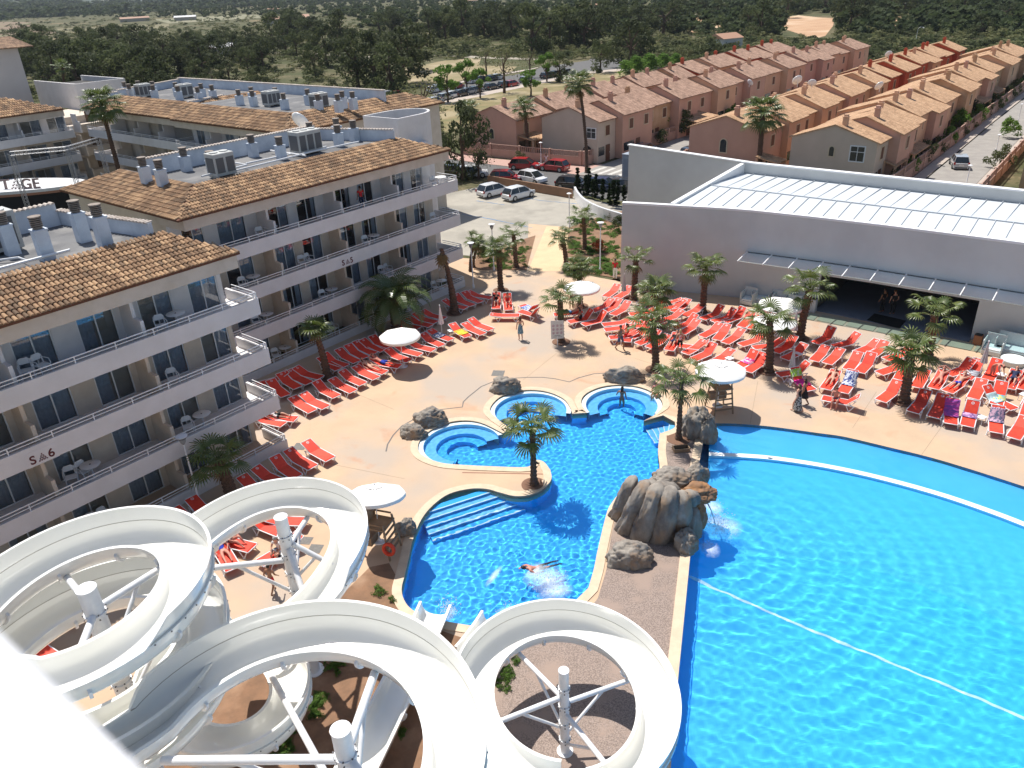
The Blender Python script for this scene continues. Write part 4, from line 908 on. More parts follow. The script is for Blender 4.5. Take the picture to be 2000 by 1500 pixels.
CROWNS=[fan_crown(1,17,.85,.8,(-.35,1.35)),fan_crown(2,14,.9,.78,(-.3,1.3),4),fan_crown(3,19,.75,.85,(-.45,1.4),6),fan_crown(4,13,.95,.72,(-.2,1.25),4)]
SPARSE=fan_crown(9,11,.45,.75,(.1,1.4),2); TALLC=fan_crown(12,34,1.0,.85,(-.6,1.4),8); DEADC=None
def trunk_me(h,r0,r1,seed=0,lean=(0,0),rough=.18,name='trunk'):
    rnd=random.Random(seed); mb=MB(); k=max(6,int(h/.11)); n=14; vs=[]
    for i in range(k+1):
        t=i/k; r=r0+(r1-r0)*min(1,t*1.3)+ (.09*(1-t*8)*r0*4 if t<.125 else 0); zz=h*t; wob=1+(rough if i%2 else -rough*.4)
        cx=lean[0]*t*t;cy=lean[1]*t*t
        for j in range(n):
            a=2*PI*(j+.5*(i%2))/n; rr=r*wob*(1+rnd.uniform(-.5,.5)*rough); vs.append((cx+rr*math.cos(a),cy+rr*math.sin(a),zz))
    mb.add(vs,[(i*n+j,i*n+(j+1)%n,(i+1)*n+(j+1)%n,(i+1)*n+j) for i in range(k) for j in range(n)]+[tuple(k*n+j for j in range(n))]); return mb.mesh(name,PALMT)
def htop(bx,by,tx,ty):
    b=at(bx,by); lo,hi=0.,30.
    for _ in range(40):
        m_=(lo+hi)/2; y=toPX((b.x,b.y,m_))[1]
        if y>ty: lo=m_
        else: hi=m_
    h=(lo+hi)/2; q=toPX((b.x,b.y,h)); l=at(tx,ty,h)-Vector((b.x,b.y,h)); return b,h,(l.x,l.y)
RINGM=mat('soil_ring',(.20,.11,.07),.95)
def palm(base,top,label,crown=None,s=1.,r=(.21,.16),group='fan palms round the pool terrace',soil=True,seed=0,leanok=True):
    b,h,l=htop(*base,*top); o=empty('palm_tree',b,0,label,'palm tree',group)
    if abs(l[0])>1.5 or abs(l[1])>1.5 or not leanok: l=(0,0)
    obj('trunk',trunk_me(h,r[0],r[1],seed,l),o)
    cm,dm=crown or CROWNS[seed%4]
    c=obj('crown',cm,o,(l[0],l[1],h)); c.rotation_euler=(0,0,seed*1.3); c.scale=(s,s,s)
    c=obj('dry_fronds',dm,o,(l[0],l[1],h)); c.rotation_euler=(0,0,seed*1.3); c.scale=(s,s,s)
    if soil: mb=MB(); mb.lathe([(.62,.004),(.62,.03),(.0,.05)],24,cap=False); mb.build('soil_ring',RINGM,o)
    return o
PL=[((1043,947),(1040,838),'fan palm on the rounded deck spit jutting into the lagoon pool',1.12,(.16,.125)),
((1096,668),(1094,588),'fan palm directly behind the white rules sign',1.05,(.21,.18)),
((978,567),(974,488),'fan palm standing alone at the edge of the garden bed beside the two seated sunbathers',1.0,(.22,.2)),
((1008,522),(1003,460),'fan palm in the garden bed left of the concrete path',1.0,(.2,.17)),
((1106,524),(1098,465),'fan palm just right of the concrete path',.9,(.2,.17)),
((1142,487),(1140,425),'fan palm in the middle of the planted bed between path and hall',1.0,(.19,.17)),
((1133,598),(1131,525),'fan palm behind the round white parasol, at the terrace end of the path bed',.95,(.2,.17)),
((1238,585),(1242,508),'fan palm at the left corner of the hall wall',1.05,(.24,.2)),
((1372,610),(1378,525),'second fan palm along the hall wall, beside the towels on loungers',1.1,(.23,.2)),
((1280,722),(1274,632),'fan palm in the lounger field nearest the whirlpools, trunk in front of sunbathers',1.22,(.22,.19)),
((1283,640),(1280,572),'fan palm with a broad crown hiding loungers near the left end of the hall',1.15,(.2,.18)),
((1325,858),(1331,748),'young fan palm at the top of the gravel bed by the pool steps',1.2,(.15,.10)),
((1501,726),(1503,628),'fan palm between lounger rows with a parasol behind its crown',1.15,(.24,.19)),
((1562,662),(1582,565),'fan palm by the left end of the hall entrance slabs',1.2,(.26,.22)),
((1765,785),(1778,690),'fan palm with the widest crown, in front of the hall entrance',1.2,(.27,.22)),
((1812,700),(1826,615),'fan palm at the right end of the hall entrance slabs',1.2,(.25,.2)),
((455,975),(425,900),'fan palm against the ground floor balconies of the nearest hotel block',1.08,(.30,.24)),
((919,530),(927,472),'left stem of the twin palm by the far corner of the middle hotel block',.75,(.13,.11)),
((925,522),(935,478),'right stem of the twin palm by the far corner of the middle hotel block',.7,(.12,.11))]
for i,(b,t,l,s,r) in enumerate(PL): palm(b,t,l,None,s,r,seed=i,soil=i not in (3,4,5,17,18))
palm((640,738),(616,648),'scraggly fan palm with few fronds among the shaded loungers of the middle block',SPARSE,1.2,(.25,.17),seed=31)
DEADC=(CROWNS[0][1],fan_crown(21,1,.5,.6,(-1.3,-.9),26)[1])
palm((888,612),(862,486),'dying palm with a drooping brown crown by the middle hotel block',DEADC,1.25,(.30,.14),seed=32)
TG='tall slender palms outside the resort'
palm((1146,338),(1131,165),'tallest slender palm, by the street crossing in front of the terraced houses',TALLC,1.35,(.20,.17),TG,False,33)
palm((930,296),(915,215),'slender palm in front of the first pink gable at the left',TALLC,1.2,(.28,.22),TG,False,34)
palm((1032,307),(1024,212),'slender palm before the second row of houses, behind a garden wall',CROWNS[2],1.5,(.24,.2),TG,False,35)
palm((1479,352),(1490,222),'palm with arching fronds before the arched window gable',TALLC,1.65,(.30,.26),TG,False,36)
palm((258,430),(168,205),'leaning slender palm in front of the rear hotel block',TALLC,1.5,(.26,.2),TG,False,37)
palm((137,215),(122,132),'palm against the dark trees behind the link building',CROWNS[1],1.6,(.3,.26),TG,False,38)
palm((190,200),(168,128),'second palm against the dark trees behind the link building',CROWNS[3],1.6,(.3,.26),TG,False,39)
# date palm: arching feather fronds
def feather_crown(seed,nf=34,L=3.25):
    rnd=random.Random(seed); mb=MB()
    for k in range(nf):
        az=k*2.399; el=1.45-1.55*(k/nf)+rnd.uniform(-.1,.1); d=Vector((math.cos(az),math.sin(az),0)); p=Vector((0,0,0)); e=el; l=L*rnd.uniform(.85,1.1); pts=[p]
        for j in range(11): p=p+(d*math.cos(e)+Vector((0,0,math.sin(e))))*l/11; pts.append(p); e-=.11+.016*j
        mb.tube(pts,[.03*(1-i/13) for i in range(12)],4,False)
        for j in range(2,12):
            for sub in (0,.5):
                if j==11 and sub: continue
                c=pts[j].lerp(pts[min(j+1,11)],sub); t=(pts[min(j+1,11)]-pts[j-1]).normalized(); s_=t.cross(Vector((0,0,1))).normalized(); u=s_.cross(t)
                ll=.72*math.sin(PI*min(1,(j+sub)/12.5)**.75)+.08
                for sg in (-1,1):
                    v=(s_*sg*.8+t*.55+u*.12).normalized(); a=c+v*ll*.6; b_=a+(v+Vector((0,0,-.75))).normalized()*ll*.45; ww=t*.05
                    mb.add([c-ww,c+ww,a+ww,a-ww,b_],[(0,1,2,3),(3,2,4)])
    return mb.mesh('crown',PHM)
b,h,l=htop(775,650,772,588); o=empty('palm_tree',b,0,'broad date palm with arching feather fronds before the middle hotel block','palm tree'); obj('trunk',trunk_me(h,.36,.30,5,(0,0),.12),o); c=obj('crown',feather_crown(4),o,(0,0,h)); mb=MB(); mb.lathe([(.3,h-.5),(.42,h-.15),(.34,h+.1),(.1,h+.3)],14); mb.build('crown_boss',PALMT,o)
# ---------------- broadleaf and pine trees
def clump_tree(seed,h,rx,nclump,nleaf,ls,mt,trunk=True,shape='round',th=.35,gap=.0):
    rnd=random.Random(seed); N=np.random.RandomState(seed); cl=[]
    for i in range(nclump):
        a=rnd.uniform(0,6.28); t=rnd.random()
        if shape=='round': z=th+ (1-th)*t; rr=math.sqrt(max(0.02,1-(2*t-1)**2))*rnd.uniform(.35,.95)
        elif shape=='umbrella': z=.62+.36*t; rr=rnd.uniform(.2,1.)*math.sqrt(max(.02,1-((t-.3)/.8)**2))
        elif shape=='cone': z=th+(1-th)*t; rr=(1-t)**.7*rnd.uniform(.3,.95)
        elif shape=='bush': z=.25+.6*t; rr=math.sqrt(max(.05,1-(t)**2))*rnd.uniform(.2,.9)
        cl.append((math.cos(a)*rr*rx,math.sin(a)*rr*rx,z*h,rnd.uniform(.22,.40)*rx))
    cl=np.array(cl); idx=N.randint(0,nclump,nleaf); u=N.normal(size=(nleaf,3)); u/=np.linalg.norm(u,axis=1)[:,None]; rad=cl[idx,3:4]*(.45+.6*N.rand(nleaf,1)**.5); u2=u.copy(); u2[:,2]*=.72
    c=cl[idx,:3]+u2*rad
    nrm=u+N.normal(size=(nleaf,3))*.55; nrm/=np.linalg.norm(nrm,axis=1)[:,None]; a=np.cross(nrm,N.normal(size=(nleaf,3))); a/=np.linalg.norm(a,axis=1)[:,None]; b=np.cross(nrm,a); s=ls*(.6+.8*N.rand(nleaf,1))
    V=np.stack([c-a*s,c-b*s*.55,c+a*s,c+b*s*.55],1).reshape(-1,3)
    me=bpy.data.meshes.new('crown'); me.vertices.add(len(V)); me.vertices.foreach_set('co',V.ravel()); me.loops.add(len(V)); me.loops.foreach_set('vertex_index',np.arange(len(V))); me.polygons.add(nleaf); me.polygons.foreach_set('loop_start',np.arange(0,len(V),4)); me.polygons.foreach_set('loop_total',np.full(nleaf,4)); me.materials.append(mt); me.update(); me.validate()
    tm=None
    if trunk:
        mb=MB(); mb.tube([(0,0,0),(.03*rx,0,h*.25),(0,.03*rx,h*.6)],[rx*.085,rx*.06,rx*.035],8)
        for k in range(min(7,nclump)):
            p=cl[k]; mb.tube([(0,0,h*(.28+.05*k)),((p[0])*.5,p[1]*.5,p[2]*.8),(p[0],p[1],p[2])],[rx*.04,rx*.025,rx*.012],5)
        tm=mb.mesh('trunk',BARK)
    return me,tm
PINES=[clump_tree(s,1.,.5,20,2100,.032,LEAFD,shape='round',th=.06) for s in (1,2,3)]+[clump_tree(4,1.,.6,16,1500,.037,LEAFD,shape='round',th=.2)]
PINEM=[clump_tree(s,1.,.52,18,1900,.033,LEAFM,shape='round',th=.05) for s in (5,6)]
BUSH=[clump_tree(s,1.,.75,12,1000,.05,mm,False,'bush') for s,mm in ((7,LEAFM),(8,LEAFD),(9,LEAFO))]
BRIGHT=[clump_tree(s,1.,.42,14,1500,.034,LEAFG,shape='round',th=.42) for s in (10,11)]
BRIGHTB=clump_tree(12,1.,.7,13,1200,.05,LEAFG,False,'bush')
BARE=clump_tree(13,1.,.45,22,420,.022,LEAFO,shape='round',th=.3)
def tree(kind,px,py,h,label,group=None,w=1.,rz=0.,name='tree',cat='tree',pos=None):
    p=pos or at(px,py); cm,tm=kind; o=empty(name,p,rz,label,cat,group); o.scale=(h*w,h*w,h)
    if tm: obj('trunk',tm,o)
    obj('crown' if tm else 'foliage',cm,o); return o
# trees one can tell apart, nearest first
tree(PINES[0],905,352,9.0,'dark tall tree at the far corner of the middle hotel block',w=.72)
tree(BARE,935,350,4.5,'thin olive-leaved young tree beside the white parked cars')
tree(BARE,830,268,9.5,'half-bare olive tree rising behind the white stair tower',w=1.1)
tree(BRIGHT[0],875,200,7.,'bright green round street tree left of the parking street'); tree(BRIGHT[1],912,182,6.5,'bright green street tree between the parked cars')
tree(BRIGHT[0],1037,187,5.,'bright green round tree on the lawn before the pink houses',w=1.2)
tree(BARE,950,152,8,'leafless-looking tree along the parking street, left one',w=.9); tree(BARE,985,182,10,'tallest leafless-looking tree along the parking street',w=.9); tree(BRIGHT[1],938,192,5.5,'small bright tree below the tallest bare street tree')
tree(BARE,1035,152,7,'pale tree past the parking street, left of the tall palm',w=1.); tree(BRIGHT[1],1068,160,6.,'yellow-green tree behind the tall palm crown',w=1.); tree(PINEM[0],1093,160,6,'green street tree right behind the tall palm crown'); tree(PINEM[1],1172,142,7.5,'round green tree beside the car park bend',w=.9)
for i,(px,py,h,w) in enumerate([(800,140,13,1.1),(790,165,12,1.2),(735,175,12,1.),(700,172,12,.9),(765,185,10,1.),(617,155,9,.8),(640,130,12,1.),(670,105,14,1.),(690,130,10,.9),(560,105,12,.9),(535,95,13,1.),(580,110,9,.9),(620,95,11,1.),(1232,132,11,1.1),(1250,118,9,1.),(1160,90,13,1.),(1040,105,14,1.1),(1115,92,15,1.2),(1140,95,13,1.),(1195,62,14,1.),(1310,65,10,1.),(1230,88,8,1.),(1485,72,12,1.),(1460,60,9,.8),(1660,62,14,1.),(1690,40,13,1.),(1000,82,13,1.),(960,70,14,1.),(905,75,15,1.1),(870,80,13,1.),(840,82,12,1.),(1075,100,11,1.),(1915,70,6,1.3),(1960,45,7,1.3),(1780,25,15,1.2)]):
    tree((PINES+PINEM)[i%6],px,py,h,'dark pine standing out of the scrubland, '+od(i)+' of those picked out','pines standing out of the scrubland',w=w,rz=i*1.7,name='pine_tree')
# label each by where it stands instead of a bare number
pn=sorted([o for o in C.objects if o.name.startswith('pine_tree')],key=lambda o: toPX(o.location)[0])
places=lambda x,y: ('behind the rear hotel wing' if x<700 else 'above the far end of the hotels' if x<860 else 'beyond the parking street' if x<1200 else 'behind the terraced rows' if x<1600 else 'at the upper right')
cnt={}
for o in pn: cnt.setdefault(places(*toPX(o.location)),[]).append(o)
for k,v in cnt.items():
    for i,o in enumerate(v): o['label']='dark pine %s, %s from the left there'%(k,od(i))
# wood behind the hotels: each tree its own object
rnd=random.Random(42); wood=[]
for (x0,x1,y0,y1,n,h0,h1) in ((25,330,75,215,62,7,12),(330,520,70,150,26,6,10),(330,520,150,185,6,4,6),(880,1300,50,80,14,8,13),(1240,2000,12,38,24,7,11),(520,700,60,80,8,9,13),(560,860,60,72,8,9,13)):
    for i in range(n):
        x=rnd.uniform(x0,x1); y=y0+(y1-y0)*rnd.random()**.8
        if x<110 and y>165: continue
        wood.append((x,y,rnd.uniform(h0,h1),rnd.randint(0,5),rnd.uniform(.85,1.25)))
reg=lambda x: 'left behind the hotels' if x<330 else 'behind the rear hotel roof' if x<700 else 'in the middle distance' if x<1240 else 'on the right skyline'
wood.sort(); seen={}
for (x,y,h,k,w_) in wood:
    r=reg(x); seen[r]=seen.get(r,0)+1
    tree((PINES+PINEM)[k],x,y,h,'%s tree of the wood %s, %s from the left'%('dark' if k<4 else 'lighter green',r,od(seen[r]-1)),'trees of the wood beyond the resort',w=w_,rz=x,name='pine_tree')
# hills
def hill_h(x,y):
    az=math.degrees(math.atan2(x,y)); d=math.hypot(x,y); base=max(0,min(1,(d-1700)/1500)); 
    return base*(70+45*math.sin(az*.11+1.)+18*math.sin(az*.37)+8*math.sin(az*1.3+d*.002))*(.6+.4*min(1,(d-1700)/3500))
# low scrub as ground cover, one object each kind
def joined(name,me,spots,label=None):
    n=len(me.vertices); co=np.empty(n*3); me.vertices.foreach_get('co',co); co=co.reshape(-1,3); out=[]
    for (p,s,sz,rz) in spots:
        c_,s_=math.cos(rz),math.sin(rz); q=co.copy(); x=q[:,0]*c_-q[:,1]*s_; y=q[:,0]*s_+q[:,1]*c_; out.append(np.stack([x*s+p[0],y*s+p[1],q[:,2]*sz+p[2]],1))
    V=np.concatenate(out); m=bpy.data.meshes.new(name); m.vertices.add(len(V)); m.vertices.foreach_set('co',V.ravel()); m.loops.add(len(V)); m.loops.foreach_set('vertex_index',np.arange(len(V))); m.polygons.add(len(V)//4); m.polygons.foreach_set('loop_start',np.arange(0,len(V),4)); m.polygons.foreach_set('loop_total',np.full(len(V)//4,4)); m.materials.append(me.materials[0]); m.update()
    o=bpy.data.objects.new(name,m); C.objects.link(o); o['kind']='stuff'; return o
LOW=[clump_tree(s,1.,.8,7,110,.13,mm,False,'bush')[0] for s,mm in ((20,LEAFM),(21,LEAFD),(22,LEAFO))]
def in_rect(a,b): return (60<a<215 and -30<b<82) or (30<a<72 and 40<b<62) or (15<a<75 and 25<b<62) or (35<a<63 and b<110)
rd_boxes=[]
def bad(px,py):
    p=at(px,py); a,b=toG(p)
    if in_rect(a,b) and not (a>205): return True
    # keep roads and the bare earth clear
    if 760<px<1230 and 118<py<215: return True
    if 1525<px<1640 and 28<py<78: return True
    if 860<px<1160 and 130<py<290: return True
    return False
for k in range(3):
    sp=[]
    while len(sp)<1700:
        x=rnd.uniform(-60,2060); y=rnd.uniform(20,330)
        y=rnd.choice([rnd.uniform(20,120),y])
        if x>1000 and y>260: continue
        if bad(x,y): continue
        s=rnd.uniform(.7,2.4)*(1.3 if y<110 else 1); sp.append((at(x,y),s*1.5,s*rnd.uniform(.6,1.1),rnd.uniform(0,6)))
    joined('scrub',LOW[k],sp)
# far woodland up to the skyline, one mass
FARM=leafmat('far_foliage',(.035,.055,.025),(.075,.095,.035),.05)
FT=clump_tree(30,1.,.6,6,90,.16,FARM,False,'round',th=.1)[0]; sp=[]
for i in range(6500):
    x=rnd.uniform(-200,2200); d=300*math.exp(rnd.random()**.9*2.2); az=math.atan((x-1000)/F_PX); p=Vector((math.sin(az)*d,math.cos(az)*d,0)); px,py=toPX(p)
    if py>70 or (x<760 and py>34) or (x<900 and d<520 and py>40) or (1525<px<1640 and 28<py<80): continue
    if x<700 and 480<d<900 and rnd.random()<.9: continue
    g=hill_h(p.x,p.y)-2 if d>1650 else 0; s=rnd.uniform(4,8); sp.append((Vector((p.x,p.y,g)),s*1.1,s*.9,rnd.uniform(0,6)))
joined('woodland',FT,sp)
mb=MB(); nx,ny=90,26; vs=[]
for j in range(ny):
    d=1650+(5200-1650)*(j/(ny-1))**1.2
    for i in range(nx):
        az=R_(-50+100*i/(nx-1)); x,y=d*math.sin(az),d*math.cos(az); vs.append((x,y,hill_h(x,y)-2))
mb.add(vs,[(j*nx+i,j*nx+i+1,(j+1)*nx+i+1,(j+1)*nx+i) for j in range(ny-1) for i in range(nx-1)])
HM=mat('hill_wood',(.028,.045,.022),.95,(.06,.075,.03),.012,bump=6.,bscale=.05,detail=12); o=mb.build('hills',HM,smooth=True); o['kind']='structure'
sp=[]
for i in range(3200):
    az=R_(rnd.uniform(-38,38)); d=rnd.uniform(1500,2900); x,y=d*math.sin(az),d*math.cos(az); s=rnd.uniform(16,30); sp.append((Vector((x,y,hill_h(x,y)-3)),s,s*.6,rnd.uniform(0,6)))
joined('woodland',FT,sp)
# garden beds by the path
BEDM=mat('garden_soil',(.27,.155,.09),.95,(.20,.115,.068),1.2,bump=.03,bscale=8)
def pxpoly(pts,z=0): return [at(x,y,z).xy for x,y in pts]
bed1=pxpoly([(1106,527),(1215,545),(1217,412),(1180,420),(1110,445)]); bed2=pxpoly([(925,527),(1028,528),(1046,460),(990,478),(932,492)])
flat('garden_bed',bed1,.02,BEDM); flat('garden_bed',bed2,.02,BEDM)
GC=clump_tree(40,1.,.9,9,260,.10,LEAFG,False,'bush')[0]; GC.materials[0]=leafmat('ground_ivy',(.07,.14,.025),(.12,.20,.04)); sp=[]
for _ in range(230):
    x,y=rnd.uniform(1112,1212),rnd.uniform(425,538)
    if rnd.random()<.35 : continue
    sp.append((at(x,y),rnd.uniform(.35,.8),rnd.uniform(.15,.3),rnd.uniform(0,6)))
for _ in range(46): sp.append((at(rnd.uniform(935,1035),rnd.uniform(485,524)),rnd.uniform(.35,.75),rnd.uniform(.15,.3),rnd.uniform(0,6)))
joined('ground_cover',GC,sp)
sp=[(at(x+rnd.uniform(-18,18),y+rnd.uniform(-18,18)),rnd.uniform(.14,.32),rnd.uniform(.1,.25),rnd.uniform(0,6)) for (x,y,n) in [(620,1375,16),(610,1385,12),(660,1300,6),(540,1470,14),(745,1160,5),(800,1440,3),(560,1450,8),(1000,1300,10),(990,1330,8),(640,1290,5)] for _ in range(n)]
joined('weeds',GC,sp)
REDB=leafmat('red_shrub',(.42,.04,.02),(.20,.10,.03),4)
tree(clump_tree(41,1.,.9,9,500,.07,REDB,False,'bush'),1169,490,1.1,'red-leaved shrub beside the lamp post in the planted bed',name='shrub',cat='shrub')
tree(BUSH[0],1194,432,1.0,'round green shrub at the top of the planted bed near the hall',name='shrub',cat='shrub'); tree(BUSH[1],1210,452,1.6,'dark shrub tight against the hall corner',name='shrub',cat='shrub')
tree(BUSH[1],945,510,1.2,'dark green shrub at the left end of the garden bed',name='shrub',cat='shrub')
for i,(x,y,h) in enumerate([(1340,268,4.2),(1285,268,4.5),(1280,245,4.),(1620,335,2.2),(1500,315,3),(1705,335,2.),(1740,345,2.),(1870,262,3.6),(1895,238,3.4),(1910,222,3),(1850,250,2.6),(1955,175,3),(1090,295,4.5),(1430,240,3.),(1320,240,4),(1950,330,3),(1965,270,3),(1942,190,2.5),(1980,150,3),(1930,205,2.5),(1640,128,3.),(1610,150,2.6),(1430,200,2.6),(1290,285,2.4),(1015,320,1.8)]):
    tree((BUSH[0],BRIGHTB,BUSH[1])[i%3],x,y,h,'garden shrub among the terraced houses, '+od(i)+' listed','garden shrubs between the houses',w=.8,rz=i,name='shrub',cat='shrub')
gs=sorted([o for o in C.objects if o.name.startswith('shrub') and o.get('group')],key=lambda o: toPX(o.location)[0])
for i,o in enumerate(gs):
    x,y=toPX(o.location); r='along the right-hand street' if x>1800 else 'before the second gable' if x>1560 else 'in the gardens of the middle rows' if x>1200 else 'behind the pink garden wall'
    o['label']='shrub %s, %s from the left'%(r,od(i))
for i,(x,y,h,w) in enumerate([(1236,150,5,1.2),(1262,145,5,1.4),(1290,140,4.5,1.3),(1315,135,4,1.2),(1390,112,6,1.3),(1330,118,4,1.2)]):
    tree(BRIGHTB if i<4 else BUSH[i%2*2],x,y,h,['bright green bush at the back of the first house row, leftmost','bright green bush, second from the left behind the first row','bright green bush, third from the left behind the first row','bright green bush, fourth from the left behind the first row','large grey-green bush behind the red house row','olive bush between the bright bushes and the red row'][i],'bushes behind the first house row',w=w,name='shrub',cat='shrub')
# cypresses by the parking wall
CY=[clump_tree(50+s,1.,.11,40,4200,.036,leafmat('cypress_foliage',(.018,.032,.014),(.035,.055,.02)),True,'cone',th=.03) for s in (0,1)]
CX=[(1128,378,50),(1144,385,45),(1150,380,52),(1158,390,42),(1164,385,45),(1177,395,48),(1190,400,42),(1197,405,55),(1206,402,50),(1218,400,40),(1230,398,28),(1240,398,50),(1248,400,38)]
for i,(x,y,hp_) in enumerate(CX):
    tree(CY[i%2],x,y,htop(x,y,x,y-hp_)[1],'slim dark cypress by the hall corner, %s from the left'%od(i),'row of slim cypresses beside the hall',w=1.25,rz=i,name='cypress_tree')
# ---------------- roads and yards
def road(name,pts,z,mt,grid=False): return flat(name,[GW(*p).xy for p in pts] if grid else pxpoly(pts),z,mt)
road('parking_lot',[(44.4,43),(45.9,43.2),(46.5,46),(49.8,47.3),(50.9,43.5),(62.5,41.5),(66,37.5),(71.5,41.5),(72.6,52.5),(74,62),(60,66),(44.4,66)],-.012,LOT,True)
road('path',[(49.5,39.2),(61.2,45.9),(62.4,43.4),(51.0,36.9)],.006,mat('path_concrete',(.68,.50,.30),.8,(.60,.43,.26),.6,bump=.004),True)
road('road',[(73.3,30),(73.3,52.5),(74.6,63),(73,105),(81.5,105),(81,72),(81.5,58),(81.5,30)],-.008,ASPH,True)
road('pavement',[(81.5,30),(81.5,58),(81,72),(81.5,90),(84.9,90),(84.2,72),(85.6,58.5),(88,57),(88,47.5),(85,46),(85,30)],.03,mat('pink_paving',(.48,.30,.25),.85,(.42,.27,.22),1.5),True)
road('road',[(81.6,47.2),(81.6,56.2),(88,56.5),(215,56.2),(215,47.5),(88,47.2)],.04,mat('street_concrete',(.33,.31,.28),.9,(.27,.25,.23),.7),True)
road('road',[(84,14.6),(84,19.6),(140,20.6),(215,21.3),(215,16.5),(140,15.6)],.04,MATS['street_concrete'],True)
road('pavement',[(84,19.7),(84,21.0),(140,21.9),(215,22.4),(215,21.4),(140,20.7)],.14,PAVE,True); road('pavement',[(84,13.4),(84,14.5),(140,15.5),(215,16.4),(215,15.2),(140,14.4)],.14,PAVE,True)
for i in range(6): # zebra crossing
    mb=MB(); b=48.2+i*1.35; mb.prism([GW(83.0,b).xy,GW(86.6,b).xy,GW(86.6,b+.6).xy,GW(83.0,b+.6).xy],.05,.056); o=mb.build('crossing_stripe',mat('road_paint',(.62,.60,.55),.8,(.45,.43,.40),3)); o['kind']='structure'
road('road',[(842,182),(905,165),(1000,147),(1040,140),(1055,132),(1150,118),(1160,110),(1212,115),(1222,124),(1213,134),(1150,140),(1030,163),(930,183),(862,198)],.02,ASPH)
road('pavement',[(862,198),(930,183),(1030,163),(1150,140),(1213,134),(1222,138),(1150,144),(1030,169),(930,190),(865,204)],.03,PAVE)
road('pavement',[(842,178),(905,161),(1000,143),(1040,136),(1060,129),(1040,134),(1000,140),(905,158),(840,175)],.03,PAVE)
DRYG=mat('dry_grass',(.25,.19,.09),.95,(.16,.15,.06),.35,c3=(.32,.26,.15),scale3=.12)
road('lawn',[(865,204),(930,190),(1030,169),(1150,144),(1213,138),(1225,150),(1130,178),(930,235),(860,265),(845,225)],.01,DRYG)
road('dry_field',[(760,140),(870,118),(940,112),(935,128),(1010,130),(1000,139),(905,156),(840,173),(790,160)],.01,mat('dry_field_soil',(.30,.23,.13),.95,(.22,.19,.09),.25,c3=(.36,.29,.18),scale3=.08))
BARE_E=mat('bare_earth',(.50,.32,.19),.95,(.42,.25,.14),.12,c3=(.58,.42,.28),scale3=.05)
road('bare_earth',[(1524,46),(1532,34),(1560,30),(1600,34),(1632,36),(1626,52),(1612,70),(1590,76),(1560,66),(1536,58)],.02,BARE_E)
road('bare_earth',[(1342,58),(1400,50),(1470,50),(1468,60),(1400,64),(1345,64)],.02,BARE_E); road('bare_earth',[(1350,30),(1420,27),(1412,42),(1362,46)],.02,BARE_E)
road('bare_earth',[(1675,50),(1705,42),(1700,56),(1680,60)],.02,BARE_E); road('bare_earth',[(1732,32),(1790,20),(1800,34),(1745,52)],.02,BARE_E)
def pxstrip(name,pts,w,z,mt): return strip(name,[at(x,y).xy for x,y in pts],w,z-.01,.01,mt)
TRACK=mat('track_dust',(.42,.37,.30),.95,(.34,.30,.24),.3)
pxstrip('track',[(515,103),(560,104),(640,106),(730,112),(800,112)],5,.02,TRACK); pxstrip('track',[(800,109),(870,108),(940,112),(1060,116)],5,.02,TRACK)
pxstrip('track',[(1130,96),(1190,88),(1240,80),(1290,72),(1320,70)],5,.02,TRACK); pxstrip('track',[(1110,28),(1230,26),(1350,29),(1400,30)],7,.02,TRACK)
FIELD=mat('ploughed_field',(.22,.145,.09),.95,(.17,.12,.075),.05,c3=(.17,.17,.08),scale3=.01)
road('field',[(-60,42),(60,43),(66,60),(110,62),(105,70),(-60,78)],.02,FIELD); road('field',[(110,56),(240,50),(330,46),(330,56),(200,62),(120,66)],.02,mat('dry_meadow',(.20,.17,.09),.95,(.15,.14,.07),.03))
road('field',[(300,38),(480,28),(520,30),(520,34),(330,46)],.02,mat('pale_meadow',(.24,.22,.14),.95,(.18,.18,.10),.02))
BLUEM=mat('blue_marking',(.08,.22,.45),.85,(.30,.32,.33),1.2,thr=(.42,.6))
for pts in ([(903,418),(960,428),(1040,445)],[(1000,383),(1060,392),(1150,400)],[(930,392),(985,400)],[(970,372),(990,390)]): pxstrip('bay_marking',pts,.12,.005,BLUEM)
